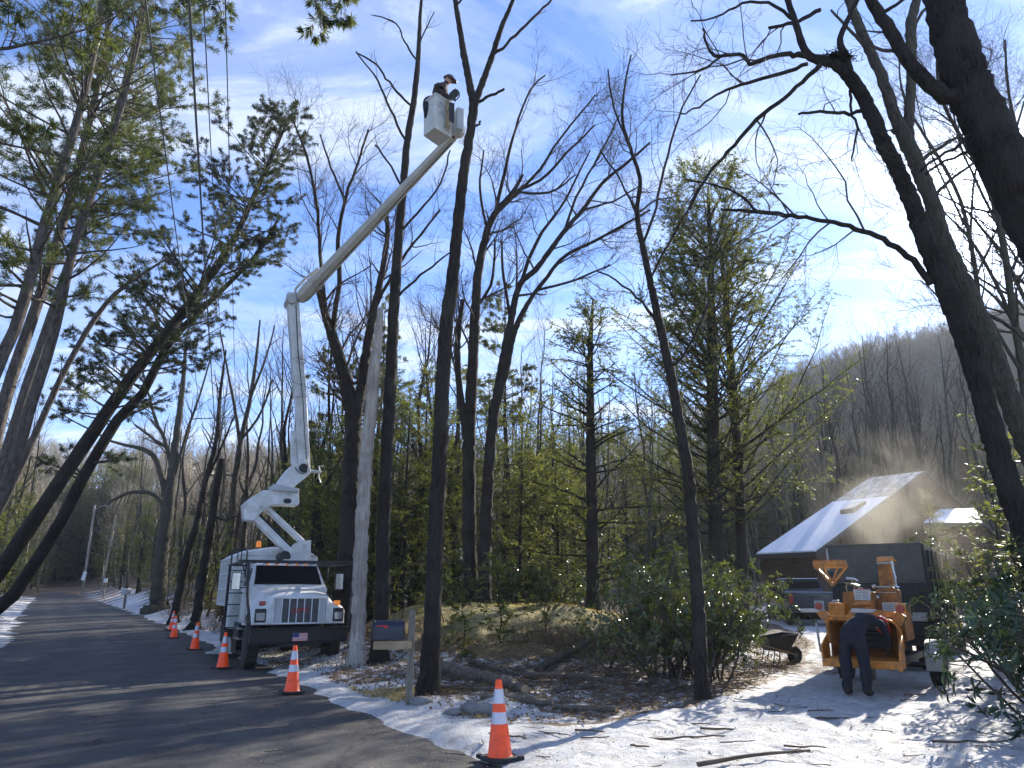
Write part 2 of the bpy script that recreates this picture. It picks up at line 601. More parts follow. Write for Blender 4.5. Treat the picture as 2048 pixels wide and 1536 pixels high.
def hgt(x, y):
    x = np.asarray(x, float); y = np.asarray(y, float)
    h = base(y) * 1.0
    sr, sl = x - XR(y), XL(y) - x
    onroad = np.minimum(-sr, -sl)          # > 0 on the road
    oj = onroad + (fbm(x + 5, y, 1.1, 4) - .5) * .9
    h = h - (0.05 + .22 * sst(24, 50, y)) * sst(-0.1 - .8 * sst(24, 60, y), 0.5, oj)
    h = h + 0.05 * sst(-0.15, 0.25, -oj) * (0.5 + fbm(x, y, 1.4, 3))
    # left bank and woods
    h = h + sst(1.5, 14, sl) * (1.2 + .04 * np.clip(sl, 0, 60)) * sst(10, 30, y + 10)
    # mound behind the logs
    d = np.hypot((x - 0.6) / 6.2, (y - 24.0) / 6.4)
    h = h + 1.25 * (1 - sst(0.1, 1.25, d))
    d2 = np.hypot((x + 3.0) / 3.0, (y - 21.5) / 3.6)
    h = h + .5 * (1 - sst(0.1, 1.2, d2))
    # ground climbs behind
    inr = sst(0, 6, sr)
    h = h + inr * sst(22, 60, y) * 1.6 * (1 - .85 * sst(4, 8, x - (y - 16) * .12) * (1 - sst(34, 50, y)))
    # driveway climbs to the house
    h = h + .25 * sst(17, 28, y) * sst(5.0, 8.0, x - (y - 16) * .12)
    # bank on the right
    h = h + .9 * sst(8.6, 15, x - .33 * (y - 8)) * (1 - sst(30, 50, y))
    # hills far behind
    rmk = 1 - sst(-16, -2, onroad) * (1 - sst(124, 150, y))
    ex = sst(5, 110, x + (y - 120) * .1)
    h = h + rmk * ex * (42 + .28 * np.clip(x - 60, 0, 120)) * sst(50, 220, y) + rmk * 25 * sst(85, 230, y) * (1 - ex) * (1 - sst(-140, -230, x))
    h = h + rmk * (fbm(x, y, .05, 3) - .5) * 8 * sst(60, 160, y)
    # relief
    isl = sst(-.2, .8, island(x, y)) * (1 - sst(40, 60, y))
    h = h + isl * (fbm(x, y, .7, 4) - .5) * .32
    off = sst(0, .6, -onroad)
    h = h + off * (fbm(x + 31, y, 2.0, 3) - .5) * .10 + off * (fbm(x + 3, y + 8, 5, 2) - .5) * .05 * (1 - sst(30, 40, y))
    # wheel ruts in the snow of the drive
    rut = np.sin((x * .86 - y * .5) * 3.2 + fbm(x, y, .4, 2) * 3)
    h = h + off * (1 - isl) * .02 * rut * (1 - sst(20, 30, y))
    return h


def G(px, py):
    return ground_px(px, py, hgt)


def zg(x, y):
    return float(hgt(x, y))


def snow_zone(x, y):
    sr, sl = x - XR(y), XL(y) - x
    isl = island(x, y)
    n = fbm(x, y, .55, 4)
    z = np.full(np.shape(x), .30)
    # open snow in front and on the right
    z = np.where((isl < 0) & (sr > -.3) & (y < 40), 1.0 - .8 * sst(-.55, 0.0, isl) * (y > 9), z)
    # roadside strip
    strip = (1 - sst(1.1 + 1.2 * sst(22, 30, y), 2.4 + 1.6 * sst(22, 30, y), sr + (n - .5) * 2)) * sst(15, 19, y) + (1 - sst(.5, 1.4, sr + (n - .5) * 2)) * (1 - sst(15, 19, y))
    z = np.maximum(z, np.where(sr > -.3, strip, 0))
    z = np.maximum(z, np.where(sl > -.3, 1 - sst(1.8, 3.4, sl + (n - .5) * 2), 0))
    # thin patches inside the island
    z = np.maximum(z, np.where((isl > 0) & (y < 22), .36 + .5 * sst(.52, .7, fbm(x + 9, y + 4, .33, 3)), 0))
    # bare gravel where the drive turns
    g = np.hypot((x - 6.9) / 1.3, (y - 18.2) / 2.4)
    z = z * (.35 + .65 * sst(.6, 1.2, g))
    # mown mound: little snow
    d = np.hypot((x - 0.6) / 6.2, (y - 24.0) / 6.4)
    z = np.where(d < .95, z * .25, z)
    # right bank under the bushes
    z = z * (1 - .65 * sst(8.4, 9.6, x - .33 * (y - 8)) * (y > 9))
    z = np.where(y > 45, np.maximum(z * .6 * (1 - sst(80, 110, y)), .12), z)
    return np.clip(z, 0, 1)


def spaced(fine0, fine1, step, lo, hi, g=1.09):
    a = list(np.arange(fine0, fine1, step))
    s, v = step, a[-1]
    up = []
    while v < hi:
        s *= g; v += s; up.append(v)
    s, v = step, a[0]
    dn = []
    while v > lo:
        s *= g; v -= s; dn.append(v)
    return np.array(dn[::-1] + a + up)


gx = spaced(-12, 12, .105, -420, 420)
gy = spaced(5, 25, .1, -40, 520)
XX, YY = np.meshgrid(gx, gy)
ZZ = hgt(XX, YY)
SZ = snow_zone(XX, YY)
ny_, nx_ = XX.shape
ids = np.arange(nx_ * ny_).reshape(ny_, nx_)
q = np.stack([ids[:-1, :-1], ids[:-1, 1:], ids[1:, 1:], ids[1:, :-1]], -1).reshape(-1, 4)
me = mesh_np('ground', np.stack([XX, YY, ZZ], -1).reshape(-1, 3), q, smooth=True)
at = me.attributes.new('snow_zone', 'FLOAT', 'POINT')
at.data.foreach_set('value', SZ.ravel().astype(np.float32))
dm = np.hypot((XX - 0.6) / 6.4, (YY - 24.0) / 6.6)
GZ = np.clip((1 - sst(.6, 1.0, dm)) * 1.0 + .6 * ((YY < 14) & (island(XX, YY) > 0)) * sst(.55, .7, fbm(XX, YY, .8, 3)), 0, 1)
at = me.attributes.new('grass_zone', 'FLOAT', 'POINT')
at.data.foreach_set('value', GZ.ravel().astype(np.float32))

gm = bpy.data.materials.new('ground_cover')
gm.use_nodes = True
n, l = gm.node_tree.nodes, gm.node_tree.links
b = n['Principled BSDF']
tcn = N(n, 'ShaderNodeTexCoord')
a1 = N(n, 'ShaderNodeAttribute', attribute_name='snow_zone')
a2 = N(n, 'ShaderNodeAttribute', attribute_name='grass_zone')
t1 = N(n, 'ShaderNodeTexNoise', i_Scale=5.0, i_Detail=9.0, i_Roughness=0.72)
t2 = N(n, 'ShaderNodeTexNoise', i_Scale=38.0, i_Detail=6.0, i_Roughness=0.7)
t3 = N(n, 'ShaderNodeTexNoise', i_Scale=1.3, i_Detail=5.0, i_Roughness=0.6)
t4 = N(n, 'ShaderNodeTexNoise', i_Scale=120.0, i_Detail=3.0, i_Roughness=0.6)
for t in (t1, t2, t3, t4):
    l.new(tcn.outputs['Object'], t.inputs['Vector'])
lit = ramp(n, [(.28, (.045, .03, .018)), (.45, (.125, .08, .048)), (.58, (.24, .165, .105)), (.72, (.36, .27, .185))])
l.new(t2.outputs[0], lit.inputs[0])
gra = ramp(n, [(.3, (.16, .14, .05)), (.5, (.34, .29, .125)), (.7, (.48, .40, .22))])
l.new(t2.outputs[0], gra.inputs[0])
mg = N(n, 'ShaderNodeMix', data_type='RGBA')
l.new(a2.outputs['Fac'], mg.inputs[0]); l.new(lit.outputs[0], mg.inputs[6]); l.new(gra.outputs[0], mg.inputs[7])
snw = ramp(n, [(.30, (.40, .37, .33)), (.42, (.58, .565, .54)), (.56, (.70, .705, .71))])
l.new(t1.outputs[0], snw.inputs[0])
# specks of chips and grit on the snow
spk = ramp(n, [(.61, (1, 1, 1)), (.67, (.36, .29, .22))])
l.new(t4.outputs[0], spk.inputs[0])
sm = N(n, 'ShaderNodeMix', data_type='RGBA', blend_type='MULTIPLY')
sm.inputs[0].default_value = .8
l.new(snw.outputs[0], sm.inputs[6]); l.new(spk.outputs[0], sm.inputs[7])
# snow mask = zone + noise
ms = N(n, 'ShaderNodeMath', operation='MULTIPLY_ADD', i_1=0.9)
l.new(t1.outputs[0], ms.inputs[0]); l.new(a1.outputs['Fac'], ms.inputs[2])
ms2 = N(n, 'ShaderNodeMath', operation='MULTIPLY_ADD', i_1=0.25)
l.new(t2.outputs[0], ms2.inputs[0]); l.new(ms.outputs[0], ms2.inputs[2])
mr = ramp(n, [(.0, (0, 0, 0)), (1.0, (1, 1, 1))])
mr2 = N(n, 'ShaderNodeMapRange', i_1=0.93, i_2=1.02)
l.new(ms2.outputs[0], mr2.inputs[0])
mf = N(n, 'ShaderNodeMix', data_type='RGBA')
l.new(mr2.outputs[0], mf.inputs[0]); l.new(mg.outputs[2], mf.inputs[6]); l.new(sm.outputs[2], mf.inputs[7])
l.new(mf.outputs[2], b.inputs['Base Color'])
b.inputs['Roughness'].default_value = .7
b.inputs['Specular IOR Level'].default_value = .25
bh = N(n, 'ShaderNodeMath', operation='MULTIPLY_ADD', i_1=0.35)
l.new(t2.outputs[0], bh.inputs[0]); l.new(t1.outputs[0], bh.inputs[2])
bp = N(n, 'ShaderNodeBump', i_Strength=1.0, i_Distance=.11)
vo = N(n, 'ShaderNodeTexVoronoi', feature='SMOOTH_F1', i_Scale=2.6, i_Smoothness=.4)
l.new(tcn.outputs['Object'], vo.inputs['Vector'])
pit = N(n, 'ShaderNodeMapRange', i_1=.08, i_2=.3, i_3=0.0, i_4=.55)
l.new(vo.outputs['Distance'], pit.inputs[0])
bh2 = N(n, 'ShaderNodeMath', operation='ADD'); l.new(bh.outputs[0], bh2.inputs[0]); l.new(pit.outputs[0], bh2.inputs[1])
l.new(bh2.outputs[0], bp.inputs['Height'])
l.new(bp.outputs[0], b.inputs['Normal'])
me.materials.append(gm)
go = link('ground', me)
go['kind'] = 'structure'

# road: a sheet of its own lying in the cut of the terrain
ry = spaced(3, 40, .25, -39, 180, 1.06)
us = np.linspace(0, 1, 41)
RV = []
for yy in ry:
    xl, xr = float(XL(yy)) - .6, float(XR(yy)) + .6
    xs = xl + (xr - xl) * us
    crown = .04 * (1 - (2 * us - 1) ** 2)
    RV.append(np.stack([xs, np.full_like(xs, yy), base(yy) + crown - .012 + 0 * xs], -1))
RV = np.array(RV)
ids = np.arange(RV.shape[0] * 41).reshape(-1, 41)
q = np.stack([ids[:-1, :-1], ids[:-1, 1:], ids[1:, 1:], ids[1:, :-1]], -1).reshape(-1, 4)
me = mesh_np('road', RV.reshape(-1, 3), q, smooth=True)
at_ = me.attributes.new('across', 'FLOAT', 'POINT'); at_.data.foreach_set('value', np.tile(us, len(ry)).astype(np.float32))
rm = bpy.data.materials.new('asphalt')
rm.use_nodes = True
n, l = rm.node_tree.nodes, rm.node_tree.links
b = n['Principled BSDF']
tcn = N(n, 'ShaderNodeTexCoord')
t1 = N(n, 'ShaderNodeTexNoise', i_Scale=160.0, i_Detail=3.0, i_Roughness=0.7)
t2 = N(n, 'ShaderNodeTexNoise', i_Scale=1.2, i_Detail=6.0, i_Roughness=0.65)
t3 = N(n, 'ShaderNodeTexVoronoi', i_Scale=90.0)
for t in (t1, t2, t3): l.new(tcn.outputs['Object'], t.inputs['Vector'])
c1 = ramp(n, [(.35, (.022, .022, .023)), (.52, (.056, .055, .054)), (.66, (.21, .2, .19))])
l.new(t1.outputs[0], c1.inputs[0])
c2 = ramp(n, [(.35, (.72, .72, .72)), (.7, (1.5, 1.45, 1.38))])
l.new(t2.outputs[0], c2.inputs[0])
mm = N(n, 'ShaderNodeMix', data_type='RGBA', blend_type='MULTIPLY')
mm.inputs[0].default_value = 1
l.new(c1.outputs[0], mm.inputs[6]); l.new(c2.outputs[0], mm.inputs[7])
ac_ = N(n, 'ShaderNodeAttribute', attribute_name='across')
trk = ramp(n, [(0, (1.25, 1.2, 1.12)), (.1, (.85, .85, .85)), (.24, (1.22, 1.2, 1.16)), (.36, (.86, .86, .87)), (.5, (1.1, 1.08, 1.02)), (.64, (.86, .86, .87)), (.76, (1.25, 1.22, 1.18)), (.9, (.85, .85, .85)), (1, (1.5, 1.4, 1.25))])
l.new(ac_.outputs['Fac'], trk.inputs[0])
mt_ = N(n, 'ShaderNodeMix', data_type='RGBA', blend_type='MULTIPLY'); mt_.inputs[0].default_value = 1
l.new(mm.outputs[2], mt_.inputs[6]); l.new(trk.outputs[0], mt_.inputs[7])
ck = N(n, 'ShaderNodeTexVoronoi', feature='DISTANCE_TO_EDGE', i_Scale=.55)
ckd = N(n, 'ShaderNodeMix', data_type='RGBA', blend_type='LINEAR_LIGHT'); ckd.inputs[0].default_value = .35
l.new(tcn.outputs['Object'], ckd.inputs[6]); l.new(t2.outputs[1], ckd.inputs[7]); l.new(ckd.outputs[2], ck.inputs['Vector'])
ckr = ramp(n, [(.0, (.35, .35, .35)), (.006, (.5, .5, .5)), (.012, (1, 1, 1))]); l.new(ck.outputs['Distance'], ckr.inputs[0])
mk_ = N(n, 'ShaderNodeMix', data_type='RGBA', blend_type='MULTIPLY'); mk_.inputs[0].default_value = .8
l.new(mt_.outputs[2], mk_.inputs[6]); l.new(ckr.outputs[0], mk_.inputs[7])
l.new(mk_.outputs[2], b.inputs['Base Color'])
b.inputs['Roughness'].default_value = .75
b.inputs['Specular IOR Level'].default_value = .35
bh = N(n, 'ShaderNodeMath', operation='ADD')
l.new(t1.outputs[0], bh.inputs[0]); l.new(t3.outputs[0], bh.inputs[1])
bp = N(n, 'ShaderNodeBump', i_Strength=.8, i_Distance=.012)
l.new(bh.outputs[0], bp.inputs['Height'])
l.new(bp.outputs[0], b.inputs['Normal'])
me.materials.append(rm)
ro = link('road', me)
ro['kind'] = 'structure'

# ------------------------------------------------------------------ growing trees


def nrmv(a):
    return a / np.maximum(np.linalg.norm(a, axis=-1, keepdims=True), 1e-9)


def tubes(Pt, Rd, sides, jit=0.0, rng=None):
    """Pt (N,K,3), Rd (N,K) -> vertices, quads"""
    Nn, K, _ = Pt.shape
    T = nrmv(np.gradient(Pt, axis=1))
    ref = np.zeros_like(T[:, :1])
    m0 = nrmv(Pt[:, -1:] - Pt[:, :1])
    ref[..., 0] = 1
    alt = np.abs(m0[..., 0]) > .8
    ref[alt] = (0, 1, 0)
    ref = np.broadcast_to(ref, T.shape)
    U = nrmv(np.cross(T, ref))
    W = np.cross(T, U)
    a = np.arange(sides) * 2 * np.pi / sides
    rr = Rd[..., None, None]
    if jit and rng is not None:
        rr = rr * (1 + rng.uniform(-jit, jit, (Nn, K, sides, 1)))
    V = Pt[:, :, None] + (U[:, :, None] * np.cos(a)[None, None, :, None] + W[:, :, None] * np.sin(a)[None, None, :, None]) * rr
    ids = np.arange(Nn * K * sides).reshape(Nn, K, sides)
    nx = np.roll(ids, -1, axis=2)
    Q = np.stack([ids[:, :-1], nx[:, :-1], nx[:, 1:], ids[:, 1:]], -1).reshape(-1, 4)
    return V.reshape(-1, 3), Q


def at_t(Pt, i, t):
    K = Pt.shape[1]
    f = t * (K - 1)
    k = np.minimum(f.astype(int), K - 2)
    w = (f - k)
    if Pt.ndim == 3: w = w[:, None]
    return Pt[i, k] * (1 - w) + Pt[i, k + 1] * w


def grow(Pt, Rd, rng, dens, l0, l1, ang=(35, 65), up=0.0, wob=.18, K=6, tmin=.25, rr=.6, rtip=.25, shrink=.5, rmax=9.0, cnt=None,
         lat=None, rfloor=.002):
    """children of every polyline. dens: children per metre"""
    L = np.linalg.norm(np.diff(Pt, axis=1), axis=-1).sum(1)
    if cnt is None:
        c = np.maximum(0, rng.poisson(dens * L * (1 - tmin)))
    else:
        c = np.full(len(Pt), cnt)
    i = np.repeat(np.arange(len(Pt)), c)
    n = len(i)
    if n == 0: return np.zeros((0, K, 3)), np.zeros((0, K))
    t = tmin + (1 - tmin) * rng.random(n) ** .9
    t = np.minimum(t, .99)
    p = at_t(Pt, i, t)
    d = nrmv(at_t(Pt, i, np.minimum(t + .08, 1.0)) - at_t(Pt, i, np.maximum(t - .08, 0)))
    r = at_t(Rd, i, t)
    q = rng.normal(size=(n, 3))
    if lat is not None: q[:, 2] *= lat
    q = nrmv(q - d * (q * d).sum(-1, keepdims=True))
    an = np.radians(rng.uniform(*ang, n))[:, None]
    di = d * np.cos(an) + q * np.sin(an)
    ln = rng.uniform(l0, l1, n) * (1 - shrink * t)
    step = (ln / (K - 1))[:, None]
    out = [p]
    for k in range(K - 1):
        di = di + rng.normal(size=(n, 3)) * wob
        di[:, 2] += up
        di = nrmv(di)
        p = p + di * step
        out.append(p)
    out = np.stack(out, 1)
    r0 = np.clip(r * rr * rng.uniform(.6, 1.0, n), rfloor, rmax)
    prof = np.linspace(1, rtip, K)
    return out, r0[:, None] * prof[None]


def smooth_path(pts, rs, K):
    """Catmull-Rom through the points, K samples by length"""
    pts = np.array(pts, float)
    rs = np.array(rs, float)
    n = len(pts)
    if n == 2:
        t = np.linspace(0, 1, K)[:, None]
        return pts[0] * (1 - t) + pts[1] * t, np.interp(np.linspace(0, 1, K), [0, 1], rs)
    seg = np.concatenate([[0], np.cumsum(np.linalg.norm(np.diff(pts, axis=0), axis=1))])
    s = np.linspace(0, seg[-1], K)
    out = []
    for v in s:
        k = min(max(np.searchsorted(seg, v, side='right') - 1, 0), n - 2)
        u = (v - seg[k]) / max(seg[k + 1] - seg[k], 1e-6)
        p0, p1, p2, p3 = pts[max(k - 1, 0)], pts[k], pts[k + 1], pts[min(k + 2, n - 1)]
        out.append(.5 * ((2 * p1) + (-p0 + p2) * u + (2 * p0 - 5 * p1 + 4 * p2 - p3) * u * u + (-p0 + 3 * p1 - 3 * p2 + p3) * u ** 3))
    return np.array(out), np.interp(s, seg, rs)


class Acc:
    def __init__(s): s.V, s.Q, s.n = [], [], 0

    def add(s, V, Q):
        s.V.append(V); s.Q.append(Q + s.n); s.n += len(V)

    def mesh(s, name, smooth=False):
        return mesh_np(name, np.concatenate(s.V), np.concatenate(s.Q), smooth=smooth)


def cards(pos, dirs, length, width, rng, flat=None):
    """thin rhombic blades along dirs. flat: normals to lie against"""
    n = len(pos)
    d = nrmv(dirs)
    if flat is None:
        s = nrmv(np.cross(d, rng.normal(size=(n, 3))))
    else:
        s = nrmv(np.cross(d, flat + rng.normal(size=(n, 3)) * .25))
    L = (length * rng.uniform(.6, 1.25, n))[:, None]
    Wd = (width * rng.uniform(.7, 1.3, n))[:, None]
    a = pos
    m = pos + d * L * .5
    V = np.stack([a, m + s * Wd * .5, pos + d * L, m - s * Wd * .5], 1).reshape(-1, 3)
    Q = np.arange(4 * n).reshape(n, 4)
    return V, Q


def path_px(pts, Y, last=None):
    """pts: (px, py, width px[, Y]) -> world points and radii; Y may be (Y0, Y1)"""
    out, rs = [], []
    n = len(pts)
    for k, p in enumerate(pts):
        y = p[3] if len(p) > 3 else (Y if not isinstance(Y, tuple) else Y[0] + (Y[1] - Y[0]) * k / max(n - 1, 1))
        out.append(P(p[0], p[1], y))
        rs.append(p[2] * .5 * mpp(p[0], p[1], y))
    return out, rs


def root_down(pts, rs, flare=1.55):
    """carry the foot of a trunk down into the ground"""
    a, b = pts[0], pts[1]
    g = zg(a[0], a[1])
    d = (b - a) / np.linalg.norm(b - a)
    if a[2] > g - .15:
        t = (a[2] - (g - .3)) / max(d[2], .3)
        foot = a - d * t
        foot[2] = min(foot[2], zg(foot[0], foot[1]) - .25)
        if t > .8:
            pts = [foot, a - d * (t - .6)] + pts
            rs = [rs[0] * flare * 1.12, rs[0] * 1.05] + rs
        else:
            pts = [foot] + pts
            rs = [rs[0] * flare] + rs
    return pts, rs


def fine_crown(acc, sets, rng, k=1.0, up=.05, l=(1.6, 3.4), tw=1.0, levels=3, wob=.2, ang=(30, 60), tmin=.3, rmax=.05):
    """branches, branchlets and twigs on the given polylines"""
    cur = []
    for Pt, Rd in sets:
        a = grow(Pt, Rd, rng, 1.7 * k, l[0], l[1], ang=ang, up=up, wob=wob * .7, K=8, tmin=tmin, rr=.5, rmax=rmax, rtip=.25)
        cur.append(a)
    Pt = np.concatenate([c[0] for c in cur]); Rd = np.concatenate([c[1] for c in cur])
    acc.add(*tubes(Pt, Rd, 5))
    P2, R2 = grow(Pt, Rd, rng, 3.6 * k * tw, l[0] * .42, l[1] * .5, ang=(30, 62), up=up, wob=wob, K=6, tmin=.2, rr=.55, rtip=.3, rfloor=.004)
    acc.add(*tubes(P2, R2, 3))
    if levels > 2:
        P3, R3 = grow(P2, R2, rng, 5.0 * k * tw, l[0] * .2, l[1] * .26, ang=(25, 60), up=up, wob=wob * 1.1, K=4, tmin=.2, rr=.6, rtip=.4, rfloor=.0028)
        acc.add(*tubes(P3, R3, 3))
        return P3, R3
    return P2, R2


def hero_tree(name, label, cat, Y, trunks, limbs, seed, bark='bark_dark', crown=True, group=None, root=True, sides=14, k=1.0, up=.05,
              l=(1.6, 3.4), tw=1.0, levels=3, grow_trunk=None, wob=.2, stubs=None, lk=1.0):
    rng = np.random.default_rng(seed)
    ta, ca = Acc(), Acc()
    gsets = []
    basepos = None
    for j, tr in enumerate(trunks):
        pts, rs = path_px(tr, Y)
        if root and (j == 0 or root == 'all'):
            pts, rs = root_down(pts, rs)
        if basepos is None: basepos = pts[0]
        K = max(8, int(len(pts) * 9))
        pp, rr_ = smooth_path(pts, rs, K)
        if root and j == 0:
            e1 = pp[0] * (1 - np.linspace(0, 1, 7)[1:-1, None]) + pp[2] * np.linspace(0, 1, 7)[1:-1, None]
            r1_ = np.interp(np.linspace(0, 1, 7)[1:-1], [0, 1], [rr_[0], rr_[2]])
            pp = np.concatenate([pp[:1], e1, pp[2:]]); rr_ = np.concatenate([rr_[:1], r1_, rr_[2:]])
        pp = pp + rng.normal(size=pp.shape) * rr_[:, None] * .05
        rr_ = rr_ * (1 + rng.uniform(-.05, .05, len(rr_)))
        V, Q = tubes(pp[None], rr_[None], sides + 4, jit=.085, rng=rng)
        if root and j == 0:
            S_ = sides + 4
            Vr = V.reshape(len(pp), S_, 3)
            hgt_ = pp[:, 2] - zg(pp[0, 0], pp[0, 1])
            th = np.arange(S_) * 2 * np.pi / S_
            fl_ = np.exp(-np.clip(hgt_, 0, 9) / .22)[:, None] * (.12 + .55 * np.clip(np.cos(th * 4 + seed) * .6 + np.cos(th * 3 + seed * 2) * .5, 0, 1))[None]
            Vr = pp[:, None] + (Vr - pp[:, None]) * (1 + fl_[..., None])
            V = Vr.reshape(-1, 3)
        ta.add(V, Q)
        if grow_trunk and j < len(grow_trunk) and grow_trunk[j] is not None:
            t0 = grow_trunk[j]
            k0 = int(t0 * len(pp))
            q1, r1 = smooth_path(pp[k0:], rr_[k0:], 12)
            gsets.append((q1[None], r1[None]))
    for lm in limbs:
        pts, rs = path_px(lm, Y)
        pp, rr_ = smooth_path(pts, rs, max(6, len(pts) * 3))
        pp[1:] = pp[1:] + rng.normal(size=pp[1:].shape) * .012
        V, Q = tubes(pp[None], rr_[None], 8, jit=.05, rng=rng)
        ta.add(V, Q)
        q1, r1 = smooth_path(pp, rr_, 12)
        gsets.append((q1[None], r1[None]))
    t = empty(name, tuple(basepos), label=label, cat=cat, group=group)
    off = np.array(basepos)
    def fin(acc, nm, mt, sm):
        acc.V = [v - off for v in acc.V]
        return link(nm, acc.mesh(nm, sm), M[mt], t)
    fin(ta, 'trunk', bark, True)
    if crown and gsets:
        fine_crown(ca, gsets, rng, k=k, up=up, l=l, tw=tw, levels=levels, wob=wob)
        fin(ca, 'crown', 'bark_twig' if bark != 'bark_far' else 'bark_far', False)
    return t


# ---- generic tree meshes (trunk, crown), built once and shared
def bare_mesh(seed, H, r0, k=1.0, fork=.45, spread=(25, 50), levels=3):
    rng = np.random.default_rng(seed)
    n = 12
    z = np.linspace(-.4, H, n)
    x = np.cumsum(rng.normal(size=n) * .11) * H / 15
    y = np.cumsum(rng.normal(size=n) * .11) * H / 15
    tr = np.stack([x - x[0], y - y[0], z], -1)
    rr_ = r0 * (1 - .9 * (np.linspace(0, 1, n)) ** .9)
    rr_[0] *= 1.3
    tp, trr = smooth_path(tr, rr_, 24)
    ta = Acc()
    ta.add(*tubes(tp[None], trr[None], 9, jit=.05, rng=rng))
    L1, R1 = grow(tp[None], trr[None], rng, 1.15 * k * 15 / H, H * .22, H * .45, ang=spread, up=.10, wob=.10, K=9, tmin=fork * .7, rr=.55, rtip=.2, shrink=.45)
    ta.add(*tubes(L1, R1, 6))
    ca = Acc()
    L2, R2 = grow(L1, R1, rng, 1.2 * k, H * .08, H * .18, ang=(28, 55), up=.08, wob=.16, K=7, tmin=.2, rr=.55, rtip=.3, rfloor=.006)
    ca.add(*tubes(L2, R2, 4))
    L3, R3 = grow(L2, R2, rng, 1.9 * k, H * .035, H * .08, ang=(28, 55), up=.06, wob=.2, K=5, tmin=.15, rr=.55, rtip=.4, rfloor=.004)
    ca.add(*tubes(L3, R3, 3))
    if levels > 3:
        L4, R4 = grow(L3, R3, rng, 2.2 * k, H * .018, H * .035, ang=(28, 55), up=.05, wob=.2, K=3, tmin=.15, rr=.7, rtip=.6, rfloor=.003)
        ca.add(*tubes(L4, R4, 3))
    return ta.mesh('bare_trunk', True), ca.mesh('bare_crown')


